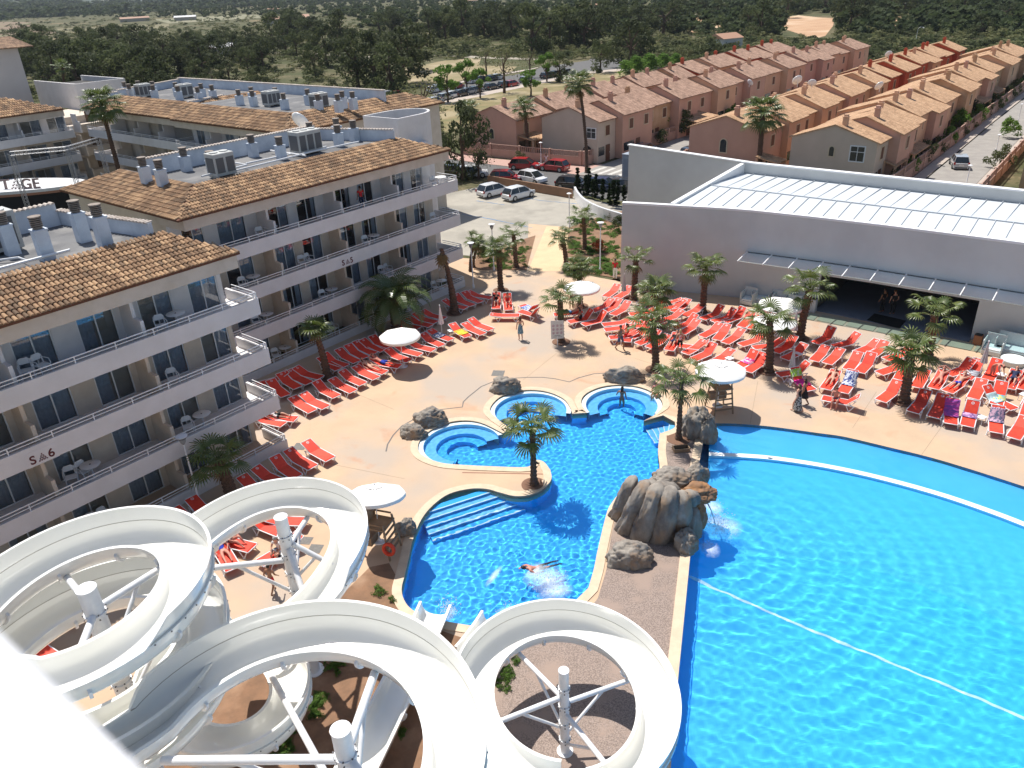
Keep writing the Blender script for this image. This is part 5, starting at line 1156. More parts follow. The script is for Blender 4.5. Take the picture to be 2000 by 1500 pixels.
# ---------------- terraced houses
PK=[mat('render_pink',(.60,.36,.27),.85,(.54,.32,.24),.4),mat('render_salmon',(.68,.43,.28),.85,(.62,.38,.245),.4),mat('render_beige',(.60,.50,.41),.85,(.54,.45,.36),.4),mat('render_red',(.52,.10,.045),.85,(.44,.08,.035),.4),mat('render_ochre',(.60,.40,.25),.85,(.43,.25,.13),.4)]
TRIM=mat('window_surround',(.60,.50,.36),.8); WOOD=mat('brown_shutter',(.13,.055,.03),.6); PANE=mat('dark_pane',(.03,.035,.04),.15,spec=.8)
PVC=mat('white_pvc',(.72,.74,.75),.4)
def win(root,T,x,z,w,h,arch=False,shut=True,frame=None):
    f=MB(T); t=.12
    if arch:
        pts=[(x-w/2-t,z-t),(x+w/2+t,z-t)]+[(x+(w/2+t)*math.cos(PI*k/8),z+h-w/2+(w/2+t)*math.sin(PI*k/8)) for k in range(9)]
        f.add([(p[0],-.04,p[1]) for p in pts]+[(p[0],.05,p[1]) for p in pts],[tuple(range(len(pts)))]+[(i,(i+1)%len(pts)+0,(i+1)%len(pts)+len(pts),i+len(pts)) for i in range(len(pts))])
        o=f.build('window',frame or TRIM,root); pts=[(x-w/2,z),(x+w/2,z)]+[(x+(w/2)*math.cos(PI*k/8),z+h-w/2+(w/2)*math.sin(PI*k/8)) for k in range(9)]
        g=MB(T); g.add([(p[0],-.045,p[1]) for p in pts],[tuple(range(len(pts)))]); g.build('pane',PANE,o); return o
    f.box(x-w/2-t,x-w/2,-.04,.05,z-t,z+h+t).box(x+w/2,x+w/2+t,-.04,.05,z-t,z+h+t).box(x-w/2,x+w/2,-.04,.05,z+h,z+h+t).box(x-w/2,x+w/2,-.07,.05,z-t,z); o=f.build('window',frame or TRIM,root)
    g=MB(T); g.box(x-w/2,x+w/2,-.015,.04,z,z+h); g.build('pane',PANE if not shut else WOOD,o)
    if frame: g=MB(T); g.box(x-.03,x+.03,-.035,-.016,z,z+h).box(x-w/2,x-.031,-.034,-.016,z+h*.62,z+h*.66).box(x+.031,x+w/2,-.034,-.016,z+h*.62,z+h*.66); g.build('glazing_bar',frame,o)
    return o
def house(a0,a1,bR,bL,zE,col,label,group,rise=1.5,detail=2,kind='',tm=None,chim=True,flip=False):
    o=empty('terraced_house',GW(a0,bR),ROT,label,'house',group); W=a1-a0; D=bL-bR; rf=.5*D if not flip else .42*D; zr=zE+rise
    mb=MB(); vs=[(0,0,0),(W,0,0),(W,D,0),(0,D,0),(0,0,zE),(W,0,zE),(W,D,zE),(0,D,zE),(0,rf,zr),(W,rf,zr)]
    mb.add(vs,[(0,1,5,4),(1,2,6,9,5),(2,3,7,6),(3,0,4,8,7)]); mb.build('wall',PK[col],o)
    ov=.35; s=rise/rf; mt=tm or TILE_H
    r1=roofplane('roof',o,[(-.12,-ov,zE-ov*s+.13),(W-.02,-ov,zE-ov*s+.13),(W-.02,rf,zr+.13),(-.12,rf,zr+.13)],mt,.14)
    roofplane('roof',o,[(W-.02,D+ov,zE-ov*s+.13),(-.12,D+ov,zE-ov*s+.13),(-.12,rf,zr+.13),(W-.02,rf,zr+.13)],mt,.14)
    mb=MB(); mb.box(W*.2,W*.2+.55,rf-.9,rf-.4,zr-.6,zr+.75).box(W*.2-.08,W*.2+.63,rf-.98,rf-.32,zr+.751,zr+.83).box(W*.2+.05,W*.2+.5,rf-.85,rf-.45,zr+.831,zr+1.05)
    if chim: mb.build('chimney',PK[col if col!=2 else 1],r1)
    T0=Matrix.Translation((0,0,0)); TE=facadeT(0,D,R_(-90))
    # street side: windows upstairs, door and shaded porch below
    n=2 if W>7 else 1
    for k in range(n):
        x=W*(k+.5)/n; win(o,T0,x+.2,zE-2.0,1.0 if W>4 else .8,1.25)
    if detail>0:
        mb=MB(); mb.box(W*.45,W*.45+1.,-.05,-.004,0.,2.1); d=mb.build('door',WOOD,o); mb=MB(); mb.box(W*.45+.85,W*.45+.9,-.09,-.051,1.0,1.12); mb.build('handle',METW,d)
        mb=MB(); mb.box(W*.05,W*.38,-.03,-.003,.9,2.0); mb.build('window',PANE,o)
    return o,W,D
def row(name,aas,bR,bL,zE,cols,bshift,steps,group,tm=None,det=2,place=''):
    n=len(aas)-1; out=[]
    for i in range(n):
        dx=bshift*(aas[i]-aas[0]); st=steps[i%len(steps)]
        o,W,D=house(aas[i]+.02,aas[i+1]-.02,bR+dx-st,bL+dx-(st if st>0 else -st*0),zE+(.35 if i%2 else 0)+.0*i,cols[i%len(cols)],'%s house, %s from the near end of %s'%({0:'pink rendered',1:'salmon rendered',2:'beige rendered',3:'deep red rendered',4:'ochre rendered'}[cols[i%len(cols)]],od(i),place),group,detail=det,tm=tm,flip=bool(i%2))
        out.append((o,W,D))
    return out
R4=row('r4',[89,93.2,99.6,105.6,111,117,122.5,128.5,134,140,146,152,158,164,171,178,185,192],23.3,32.4,5.2,[2,0,1,1,0,1,1,4,1,1,0,4,4,1,1,4,4],.022,[0,1.2,.6,0,1.,.4],'terraced houses of the right-hand row',TILE_H2,place='the right-hand row')
R3=row('r3',[90,96,101.5,107.5,113,119,125.5,132,138],36.2,45.4,5.2,[0,1,1,1,1,0,1,1],.02,[0,.9,0,1.],'terraced houses of the second row from the right',TILE_H2,place='the arched-window row')
R3b=row('r3b',[146,152,158,164,170,176,182,189,196],38,47.2,5.0,[3,3,3,3,1,3,3,3],.0,[0,.8,0],'deep red terraced houses behind the arched-window row',TILE_H2,place='the red row on the right',det=1)
R2=row('r2',[88,92.3,100.2,108,114,120.5,127,133,139],57.6,66.6,5.3,[2,0,4,0,0,1,0,0],.0,[.2,1.3,-.2,1.2],'terraced houses of the middle row',place='the beige-ended middle row')
R2b=row('r2b',[142,149,155,161,167,173,180,186,193,200],57.6,67,5.3,[1,1,1,0,0,1,1,1,1],.0,[0,1.2,0],'terraced houses at the far end of the middle row',place='the far middle row',det=1)
R1=row('r1',[86.6,95,102.2,108.5,114.5,120.5,126.5,132.5,138],69.8,78.2,4.9,[0,4,4,0,0,1,0,4],.0,[0,.5,0],'terraced houses of the left-hand row',place='the left-hand row')
R1b=row('r1b',[142,149,156,163,170,177,184,191],70.6,80.5,5.1,[3,1,3,3,3,3,3],.0,[0,.7,0],'red and pink terraced houses behind the left-hand row',place='the far left-hand row',det=1)
R5=row('r5',[96,103,112,122,133,145],2.5,10.6,5.2,[4,1,4,1,4],.02,[0,-1,.5],'houses at the far right edge',TILE_H2,place='the far right edge',det=1)
for i in range(16):
    a=93+i*6.3; b=22.2+.012*(a-93)
    tree((BUSH[0],BRIGHTB,BUSH[1])[i%3],0,0,2.2+.9*((i*7)%5)/4,'hedge shrub behind the street wall of the right-hand row, %s from the near end'%od(i),'hedge shrubs of the right-hand row',w=.75,rz=i*1.1,name='shrub',cat='shrub',pos=GW(a,b-.25))
for i in range(11):
    a=93+i*9.1; tree((BUSH[1],BUSH[0],BRIGHTB)[i%3],0,0,2.+.8*((i*3)%4)/3,'shrub behind the wall beside the arched-window row, %s from the near end'%od(i),'shrubs beside the arched-window row',w=.75,rz=i*2.1,name='shrub',cat='shrub',pos=GW(a,46.7))
# gable details
def gable(h,wins):
    o,W,D=h; T=facadeT(0,D,R_(-90))
    for (x,z,w,hh,ar,fr) in wins: win(o,T,D-x,z,w,hh,ar,False,fr)
gable(R4[0],[(4.6,3.5,.5,1.0,True,None),(1.9,3.2,1.4,1.5,False,PVC)]); gable(R3[0],[(4.7,2.6,.8,1.5,True,None),(4.7,.4,.7,.8,False,None)]); gable(R2[0],[(1.0,3.2,1.3,1.2,False,PVC)]); gable(R1[0],[(4.4,2.2,.7,1.3,True,None)])
o=R2[0][0]; mb=MB(facadeT(0,R2[0][2],R_(-90))); x=R2[0][2]-1.6; pts=[(x-.7,0),(x+.7,0)]+[(x+.7*math.cos(PI*k/8),1.5+.7*math.sin(PI*k/8)) for k in range(9)]; mb.add([(p[0],-.02,p[1]) for p in pts],[tuple(range(len(pts)))]); mb.build('arch_opening',DARK,o)  # flat dark sheet on the wall, the shade of an arch as colour
dish(at(1717,180,7.0),R_(200),'white satellite dish on the ridge of the right-hand row, nearest',1.2); dish(at(1557,170,7.0),R_(190),'large white satellite dish on the arched-window row',1.4); dish(at(1585,173,7.0),R_(160),'tilted white dish beside the large dish on the arched-window row',1.1); dish(at(1735,115,6.9),R_(180),'white dish on the red row ridge',1.2); dish(at(1463,170,4.8),R_(120),'small white dish on a wall of the middle row',1.1)
# garden walls, pergola roofs
BAL=mat('balustrade',(.47,.30,.24),.85,(.42,.27,.21),1.)
def gwall(label,p,q,h=1.15,mt=None,slats=True,group='garden walls of the terraced houses'):
    a=GW(*p);b=GW(*q); o=empty('garden_wall',a,math.atan2(b.y-a.y,b.x-a.x),label,'wall',group); L=(b-a).length; mb=MB(); mb.box(0,L,-.1,.1,0,h); mb.build('wall',mt or BAL,o)
    if slats:
        mb=MB(); k=int(L/.3)
        for i in range(k): mb.box(i*L/k+.08,i*L/k+.18,-.04,.04,h,h+.6)
        mb.box(0,L,-.06,.06,h+.601,h+.68); mb.build('balustrade',BAL,o)
        mb=MB(); k=max(1,int(L/4))
        for i in range(k+1): mb.box(min(i*L/k,L-.15)-.12,min(i*L/k,L-.15)+.18,-.16,.16,0,h+.75)
        mb.build('pillar',mt or BAL,o)
    return o
gwall('long pink garden wall with balustrade facing the road',(84.6,78),(86.0,58.6)); gwall('garden wall turning the corner into the side street',(86.1,58.3),(99,57.0)); gwall('garden wall further up the side street',(101,56.8),(125,56.8)); gwall('pink wall along the arched-window gable',(88.2,46.8),(88.2,34.5),.9); gwall('garden wall along the shady side of the arched-window row',(88.5,47),(118,47.3),1.2)
gwall('garden wall of the right-hand row along the street',(89.5,21.4),(125,21.8),1.3); gwall('far garden wall of the right-hand row',(127,21.9),(190,22.6),1.3); gwall('garden wall across the street at the right edge',(90,13.2),(140,14.0),1.2)
gwall('stone garden wall before the beige gable',(86.5,33),(86.8,22.2),1.,mat('stone_wall',(.42,.35,.27),.9,(.34,.28,.22),2))
def pergola(label,a0,a1,b0,b1,z=2.5):
    o=empty('carport',GW(a0,b0),ROT,label,'carport','tiled carports in the gardens'); W=a1-a0;D=b1-b0
    roofplane('roof',o,[(0,0,z),(W,0,z),(W,D,z+.5),(0,D,z+.5)],TILE_H2,.12)
    for x in (.15,W-.15):
        for y in (.15,D-.15): mb=MB(); mb.box(x-.12,x+.12,y-.12,y+.12,0,z-.05+ (y>1)*.35); mb.build('post',PK[1],o)
pergola('tiled carport roof beside the parked silver car, nearer one',92.5,97.,21.9,23.4,2.3) ; pergola('larger tiled carport roof behind the nearest one',98.5,105.5,21.6,23.6,2.5)
pergola('tiled porch roof further along the right-hand row',139,146,22.6,24.6); pergola('last tiled porch roof of the right-hand row',152,158,22.8,24.8); pergola('tiled porch in the middle row gardens',109,116,53.8,57.2,2.4); pergola('small tiled porch behind the pink wall',86.8,91,67,70,2.4); pergola('tiled porch left of the big gable window',88,90.5,33.2,36,2.4)
# low brown wall and ramp by the parking
gwall('low brown wall along the back of the car park',(72.4,63),(71.6,50.0),1.0,mat('brown_wall',(.30,.17,.10),.9,(.24,.14,.085),1.2),False)
rw=[(72.2,50.2),(70.4,48.6),(68.2,46.2),(66.4,43.2),(65.2,39.6),(64.6,36.4)]; o=empty('ramp_wall',GW(*rw[0]),0,'curved white ramp wall sweeping up to the hall corner','wall'); P0=GW(*rw[0])
mb=MB(); pp=[(GW(*p)-P0).xy for p in rw]; pp=[Vector(v) for v in smooth_poly(pp,4,False)]; seg(mb,pp,0,1.15,.22); mb.build('wall',METW,o)
g0=empty('utility_box',at(1254,352),ROT,'grey metal service box at the back corner of the hall','box'); mb=MB(); mb.box(-2.,0,0,1.6,0,3.2).box(-2.05,.05,-.05,1.65,3.201,3.3); mb.build('body',mat('grey_metal',(.34,.37,.42),.5),g0); mb=MB(); mb.box(-2.03,-2.001,.2,1.4,.2,2.8); mb.build('door',mat('grey_metal2',(.27,.30,.35),.5),g0)
# far buildings among the trees
FB=[(563,48,30,9,5,'white shed roof with stacked goods in the far fields'),(535,24,12,6,4,'small white and red building far beyond the fields'),(585,44,16,7,5,'white industrial hall in the middle distance'),(155,62,0,0,0,''),(436,108,9,6,4,'low grey concrete hut behind the rear hotel roof'),(1153,22,16,9,4,'pale bungalow with a blue wall high on the right'),(1157,58,10,6,3,'white tent-like shed among the trees'),(1431,95,8,7,4,'small beige house behind the end of the red row'),(925,9,18,8,5,'pair of white houses near the top edge'),(960,5,14,8,5,'white house at the top edge, right of the pair'),(265,42,28,6,4,'long low farm sheds across the fields'),(362,40,20,6,4,'pale warehouse roof across the left fields'),(1772,20,8,6,4,'ruined stone hut on the right hillside')]
for (x,y,w_,d_,h_,lb) in FB:
    if not lb: continue
    p=at(x,y); o=empty('distant_building',p,R_(8+x%30),lb,'building'); mb=MB(); mb.box(-w_/2,w_/2,0,d_,0,h_-1); mb.build('wall',mat('far_wall%d'%(x%3),[(.60,.58,.55),(.45,.40,.33),(.36,.34,.31)][x%3],.85),o)
    mb=MB(); mb.add([(-w_/2-.3,-.3,h_-1),(w_/2+.3,-.3,h_-1),(w_/2+.3,d_/2,h_+.4),(-w_/2-.3,d_/2,h_+.4),(-w_/2-.3,d_+.3,h_-1),(w_/2+.3,d_+.3,h_-1)],[(0,1,2,3),(3,2,5,4),(0,3,4),(1,5,2),(0,4,5,1)]); mb.build('roof',mat('far_roof%d'%(x%2),[(.62,.62,.62),(.40,.22,.14)][x%2],.7),o)
# ---------------- vehicles
TYRE=mat('tyre',(.02,.02,.02),.9); RIM=mat('alloy_rim',(.45,.46,.48),.35,metal=.7); CGL=mat('car_glass',(.015,.02,.024),.06,spec=.9); LAMPG=mat('lamp_lens',(.7,.72,.72),.1); TAIL=mat('tail_lens',(.35,.01,.01),.2); PLATE=mat('number_plate',(.7,.7,.65),.5); BUMP=mat('black_trim',(.03,.03,.03),.6)
WHL=MB(); WHL.T=Matrix.Rotation(R_(90),4,'X'); WHL.lathe([(.20,-.10),(.30,-.10),(.32,-.07),(.32,.07),(.30,.10),(.20,.10)],20,cap=False); WH=WHL.mesh('tyre',TYRE,True)
RM=MB(Matrix.Rotation(R_(90),4,'X')); RM.lathe([(.20,-.085),(.205,.085)],14); RIMM=RM.mesh('rim',RIM)
def car_proto(col,name='paint',kind='hatch',L=4.0):
    PA=mat('car_'+name,col,.22,coat=.8,spec=.6)
    hx=L/2; prof={'hatch':[(-hx,.35,.45),(-hx+.02,.75,.86),(-hx+.25,.84,.93),(-hx+.55,.86,.95),(.0,.88,.96),(.75,.86,.95),(1.35,.78,.9),(hx-.12,.68,.8),(hx,.42,.62)]}['hatch']
    mb=MB(); rings=[]
    for (x,z,w) in prof:
        w_=w*.88; rings.append([(x,-w_*.94,.22),(x,-w_,.45),(x,-w_*.97,max(.46,z-.08)),(x,-w_*.86,z),(x,w_*.86,z),(x,w_*.97,max(.46,z-.08)),(x,w_,.45),(x,w_*.94,.22)])
    mb.loft(rings,True,True); root=bpy.data.objects.new('parked_car',None); C.objects.link(root); body=mb.build('body',PA,root,auto=40)
    rz=1.42; x0=-hx+.12 if kind=='hatch' else -hx+.75
    gb=[(x0,.86,.74),(x0+.38,rz-.04,.60),(x0+1.2,rz,.61),(.35,rz-.03,.60),(1.15,.88,.74)]
    mb=MB(); rings=[[(x,-w,z) ,(x,w,z)] for x,z,w in gb]
    vs=[];
    for x,z,w in gb: vs+=[(x,-w,z),(x,w,z),(x,-.77,.85),(x,.77,.85)]
    mb.add(vs,[(4*i,4*i+4,4*i+5,4*i+1) for i in range(4)]+[(4*i+2,4*i+6,4*i+4,4*i) for i in range(4)]+[(4*i+1,4*i+5,4*i+7,4*i+3) for i in range(4)]); mb.build('windows',CGL,root,auto=30)
    mb=MB(); mb.add([(x0+.36,-.585,rz-.03),(x0+.36,.585,rz-.03),(x0+1.2,.60,rz+.012),(x0+1.2,-.60,rz+.012),(.38,-.585,rz-.02),(.38,.585,rz-.02)],[(0,3,2,1),(3,4,5,2)]); 
    for sx in (-1,1): 
        mb.tube([(x0+.02,sx*.75,.87),(x0+.38,sx*.605,rz-.03),(x0+1.2,sx*.615,rz+.005),(.36,sx*.605,rz-.025),(1.16,sx*.75,.89)],.03,5); mb.tube([(x0+1.35,sx*.78,.87),(x0+1.3,sx*.62,rz)],.03,5)
    mb.build('roof',PA,root)
    for x in (-hx+.72,hx-.78):
        for sy in (-1,1):
            t=obj('wheel',WH,root,(x,sy*.76,.32)); obj('rim',RIMM,t)
    for sy in (-1,1):
        mb=MB(); mb.add([(hx-.16,sy*.45,.60),(hx-.28,sy*.74,.60),(hx-.36,sy*.74,.73),(hx-.20,sy*.45,.71),(hx+.0,sy*.45,.58),(hx-.1,sy*.76,.58),(hx-.18,sy*.76,.72),(hx-.08,sy*.45,.71)],[(0,1,2,3),(4,5,6,7),(0,1,5,4),(1,2,6,5),(2,3,7,6),(3,0,4,7)]); mb.build('headlight',LAMPG,root)
        mb=MB(); mb.box(-hx-.015,-hx+.1,sy*.72-.09,sy*.72+.09,.62,.86); mb.build('tail_light',TAIL,root)
        mb=MB(); mb.box(.85,1.0,sy*.86-.08,sy*.86+.08,.88,.99); mb.build('mirror',PA,root)
    mb=MB(); mb.box(-hx-.02,-hx+.0,-.26,.26,.5,.62); mb.build('number_plate',PLATE,root)
    mb=MB(); mb.box(hx-.1,hx+.015,-.6,.6,.26,.38).box(-hx-.012,-hx+.1,-.6,.6,.26,.36); mb.build('bumper_trim',BUMP,root); return root
PROT={}
CC={'white':(.78,.79,.80),'red':(.42,.012,.015),'silver':(.42,.44,.46),'black':(.014,.015,.017),'blue':(.03,.05,.12),'grey':(.12,.125,.13),'dark':(.03,.032,.036),'green':(.03,.07,.05)}
def car(col,px,py,px2,py2,label,group=None,s=1.,name='parked_car'):
    c0=at(px,py,.3);c1=at(px2,py2,.3); d=c1-c0; key=col
    if key not in PROT: PROT[key]=car_proto(CC[col],col); o=PROT[key]; PROT[key+'_n']=1; o.location=((c0+c1)/2).xy.to_3d(); o.rotation_euler=(0,0,math.atan2(d.y,d.x)); o.scale=(s,)*3
    else: o=dup(PROT[key],((c0+c1)/2).xy.to_3d(),math.atan2(d.y,d.x),s)
    tag(o,label,'car',group or 'parked cars'); return o
car('white',943,381,985,371,'white hatchback parked at the left in the resort car park, rear to the pool'); car('white',994,387,1032,377,'white hatchback parked on the right of the pair in the resort car park')
car('red',1004,325,1046,326,'red hatchback on the road, the left of two before the pink wall'); car('red',1108,331,1056,326,'red saloon on the road, right of the red hatchback and facing it')
car('red',966,350,1008,350,'red car on the road directly behind the white cars'); car('white',1022,348,1058,355,'white car half hidden behind the roadside plants'); car('white',905,342,942,340,'white car on the road by the dark tall tree'); car('dark',872,338,905,340,'dark car just showing behind the hotel corner')
for i,(x,y) in enumerate([(1118,358),(1178,362),(1222,364)]): car(['black','blue','dark'][i],x-20,y+3,x+22,y+6,['black car behind the leftmost cypresses','dark blue car behind the middle cypresses','dark car behind the rightmost cypresses'][i])
sc=car('silver',1878,330,1868,312,'silver estate car parked on the sunlit street at the right',s=1.05)
ex=[('silver',870,192),('white',884,188),('black',902,185),('silver',916,181),('dark',930,178),('black',960,172),('white',848,178),('silver',858,174),('red',893,170),('white',925,160),('dark',940,157),('black',962,155),('black',986,168),('red',1000,166),('silver',1028,158),('dark',1068,150),('dark',1085,147),('silver',1108,143),('white',972,153),('white',850,200),('red',778,187),('white',760,187)]
for i,(c,x,y) in enumerate(ex): car(c,x-8,y+1.5,x+8,y-1.5,'x','cars parked along the boulevard')
bv=sorted([o for o in C.objects if o.get('label')=='x'],key=lambda o:toPX(o.location)[0])
for i,o in enumerate(bv):
    cn={m_:k for k,m_ in ((k,v) for k,v in CC.items())}; nm=[k for k in kids(o) if k.name.startswith('body')][0].data.materials[0].name[4:]
    o['label']='%s car parked along the far boulevard, %s car from the left'%(nm,od(i))
for i,(c,a,b) in enumerate([('blue',96.5,55.2),('red',128,55.3),('white',133,48.4),('silver',150,48.5),('dark',97,48.6),('white',175,53)]):
    o=dup(PROT[c],GW(a,b,.04),ROT,1.,group='cars parked in the side street'); o['label']=['dark blue car under the carport by the street corner','red car up the side street on the left','white car parked far up the side street','silver car parked furthest up the side street','dark car in the shade of the arched-window row','white van-like car at the head of the side street'][i]
# ---------------- street lamps
def lamp(base,top,label,kind='ball',group='lamp posts'):
    b,h,l=htop(*base,*top); o=empty('street_lamp',b,0,label,'street lamp',group); h=min(h,9)
    mb=MB(); mb.lathe([(.09,0),(.09,.3),(.05,.35),(.04,h)],10); mb.build('pole',METW,o,auto=40)
    if kind=='cup':
        mb=MB(); mb.lathe([(.05,h),(.12,h+.12),(.17,h+.3),(.03,h+.3)],14); mb.build('lamp_shade',mat('lamp_grey',(.30,.31,.32),.5),o); mb=MB(); mb.lathe([(.26,h+.42),(.28,h+.46),(.05,h+.5)],16); mb.build('lamp_cap',METW,o); mb=MB(); mb.lathe([(.02,h+.3),(.02,h+.43)],6); mb.build('lamp_neck',METW,o)
    elif kind=='arc':
        mb=MB(); pts=[(0,0,h)]+[(.9*(1-math.cos(PI*k/8))*.9,0,h+.7*math.sin(PI*k/8*.9)) for k in range(1,8)]; mb.tube(pts,.045,8); mb.build('arm',METW,o); mb=MB(); x=pts[-1]; mb.lathe([(.05,x[2]+.1),(.22,x[2]),(.18,x[2]-.1)],12,(x[0],0)); mb.build('lamp_head',METW,o)
    else:
        mb=MB(); mb.lathe([(.05,h),(.22,h+.05),(.24,h+.12),(.04,h+.2)],12); mb.build('lamp_head',METW,o)
    return o
lamp((925,563),(919,485),'white lamp post at the corner of the middle hotel block','cup'); lamp((965,528),(962,448),'white lamp post with cup head in the left garden bed','cup'); lamp((1172,530),(1171,445),'white lamp post with cup head in front of the red shrub','cup'); lamp((391,985),(365,868),'white lamp post against the balconies of the nearest hotel block','cup'); lamp((735,655),(728,602),'short white lamp post left of the date palm','cup')
lamp((1112,445),(1110,380),'thin tall white pole at the corner of the car park','ball'); lamp((1488,325),(1492,282),'white hooked street lamp behind the hall roof','arc'); lamp((1885,370),(1892,325),'lamp post on the sunlit street nearest the hall','ball'); lamp((1945,295),(1951,265),'second lamp post along the sunlit street','ball'); lamp((1988,238),(1992,205),'third lamp post along the sunlit street','ball')
lamp((1097,88),(1094,61),'tall street lamp before the dark trees, left of three','arc'); lamp((1204,75),(1203,50),'tall street lamp in the scrub, middle of three','arc'); lamp((1288,70),(1287,40),'tall street lamp in the scrub, right of three','arc'); lamp((1787,90),(1789,58),'lamp post behind the red row on the right hillside','arc')
lamp((1057,325),(1055,280),'slim grey post beside the garden wall sign','ball')
# ---------------- sun loungers
def lounger_meshes(ang,key):
    W=.34; hz=.36; bx=-.30; c_,s_=math.cos(ang),math.sin(ang)
    mb=MB(); # fabric seat: slight sag
    def fab(pts,hw,th=.018):
        m=MB(); rings=[]
        for (x,z,nx,nz) in pts: rings.append([(x,-hw,z),(x,hw,z),(x-nx*th,hw,z-nz*th),(x-nx*th,-hw,z-nz*th)])
        m.loft(rings,True,True); return m
    seat=fab([(bx,hz+.01,0,1),(-.05,hz-.01,0,1),(.35,hz-.015,0,1),(.7,hz+.0,0,1),(.95,hz+.02,0,1),(1.02,hz-.03,.7,.7)],W-.03).mesh('seat',RED)
    back=[(bx,hz+.015,s_,c_)]; 
    for k in range(1,6):
        l=.78*k/5; back.append((bx-l*c_,hz+.015+l*s_+.012*math.sin(PI*k/5),s_,c_))
    bk=fab([(x,z,-n1*-1,n2) for x,z,n1,n2 in back],W-.04).mesh('backrest',RED)
    fr=MB()
    for sy in (-1,1): fr.tube([(bx-.45,sy*W,hz-.03),(bx,sy*W,hz-.005),(.98,sy*W,hz),(1.04,sy*W*.92,hz-.03)],.026,6)
    fr.tube([(1.03,-W*.92,hz-.03),(1.03,W*.92,hz-.03)],.024,6)
    ed=MB(); hx,hzz=bx-.80*c_,hz+.80*s_
    for sy in (-1,1): ed.tube([(bx,sy*(W-.02),hz),(hx,sy*(W-.02),hzz),(hx-.03*c_,sy*(W-.07),hzz+.03*s_)],.022,6)
    ed.tube([(hx-.03*c_,-(W-.07),hzz+.03*s_),(hx-.03*c_,(W-.07),hzz+.03*s_)],.022,6)
    frm=fr.mesh('frame',PLAST,True); edm=ed.mesh('back_frame',PLAST,True)
    legs=[]
    for (x0,x1,xm) in ((.55,.98,.78),(-.72,-.30,-.5)):
        for sy in (-1,1):
            l=MB(); l.tube([(x0,sy*(W+.0),hz-.02),(xm,sy*(W+.03),.02)],.026,6).tube([(x1,sy*(W+.0),hz-.02),(xm+.03,sy*(W+.03),.02)],.026,6).box(xm-.04,xm+.07,sy*(W+.03)-.03,sy*(W+.03)+.03,0,.03); legs.append(l.mesh('leg',PLAST))
    em=MB(); lx=.62; cx,cz=bx-lx*c_+s_*-.0,hz+.03+lx*s_; vs=[];n=14
    for r in (.052,.075):
        for j in range(n): q=2*PI*j/n; u,v=r*math.cos(q),r*math.sin(q); vs.append((cx-u*c_-.0,v,cz+u*s_+.012))
    em.add(vs,[(j,(j+1)%n,n+(j+1)%n,n+j) for j in range(n)]); em.add([(cx-.028*c_,-.01,cz+.028*s_+.012),(cx+.03*c_,-.012,cz-.03*s_+.012),(cx+.03*c_,.012,cz-.03*s_+.012),(cx-.028*c_,.01,cz+.028*s_+.012)],[(0,1,2,3)])
    return seat,bk,frm,edm,legs,em.mesh('emblem',WLINE)
_n=RED.node_tree; _b=_n.nodes['Principled BSDF']; _oi=node(_n,'ShaderNodeObjectInfo'); _hs=node(_n,'ShaderNodeHueSaturation'); _mr=node(_n,'ShaderNodeMapRange'); _mr.inputs[3].default_value=.80; _mr.inputs[4].default_value=1.08; _n.links.new(_oi.outputs['Random'],_mr.inputs[0]); _n.links.new(_mr.outputs[0],_hs.inputs['Value']); _src=_b.inputs['Base Color'].links[0].from_socket; _n.links.new(_src,_hs.inputs['Color']); _n.links.new(_hs.outputs[0],_b.inputs['Base Color'])
LM={k:lounger_meshes(R_(a),k) for k,a in (('n',24),('f',6),('h',52),('m',31),('l',17),('g',44))}
LRN=random.Random(77)
def lounger(hd,ft,label,group,kind='n'):
    f=at(ft[0],ft[1],.36); h=at(hd[0],hd[1],.36+{'n':.28,'f':.06,'h':.5}[kind]); d=(f-h).xy.normalized(); ang=math.atan2(d.y,d.x)+LRN.gauss(0,.035)
    kind={'n':LRN.choice('nnml'),'h':LRN.choice('hg'),'f':'f'}[kind]
    o=empty('sun_lounger',(f.x-d.x*1.0,f.y-d.y*1.0,0),ang,label,'sun lounger',group); seat,bk,fr,ed,legs,em=LM[kind]
    obj('seat',seat,o); b=obj('backrest',bk,o); obj('emblem',em,b); obj('frame',fr,o); obj('back_frame',ed,o)
    for l in legs: obj('leg',l,o)
    return o
def TZ(ox,oy,s,l): return [((ox+a/s,oy+b/s),(ox+c/s,oy+d/s),k) for (a,b,c,d,*k_) in l for k in [k_[0] if k_ else 'n']]
ROWS=[]
ROWS.append(('in the shaded row along the middle hotel block','loungers shaded by the middle hotel block',
 TZ(480,540,6.25,[(250,1235,130,1320),(340,1300,490,1450),(455,1210,640,1350),(575,1165,770,1300),(700,1130,900,1240),(985,1010,1130,1130),(1040,985,1220,1090),(1165,905,1350,1040),(1270,850,1450,990),(1370,805,1560,940),(1480,790,1670,905),(1570,750,1760,870)])+
 TZ(740,540,6.25,[(270,600,470,680),(300,545,490,625),(470,520,630,600),(520,470,690,560),(635,430,800,510),(860,300,1060,385),(970,245,1140,350),(1080,205,1240,310),(1150,180,1360,265)])))
ROWS.append(('in the sunny row before the middle hotel block','loungers in the sunny row before the middle hotel block',
 TZ(450,700,3.75,[(475,290,600,385),(575,275,695,358)])+TZ(480,540,6.25,[(915,1320,1100,1465),(1120,1270,1310,1400),(1235,1180,1430,1310),(1395,1110,1590,1240),(1490,1060,1690,1175),(1640,1010,1870,1100)])+
 TZ(740,540,6.25,[(170,910,360,1030),(310,860,500,955),(440,800,660,900),(580,720,770,840),(680,660,880,770),(925,600,1090,730),(1090,580,1270,700),(1180,535,1360,650)])))
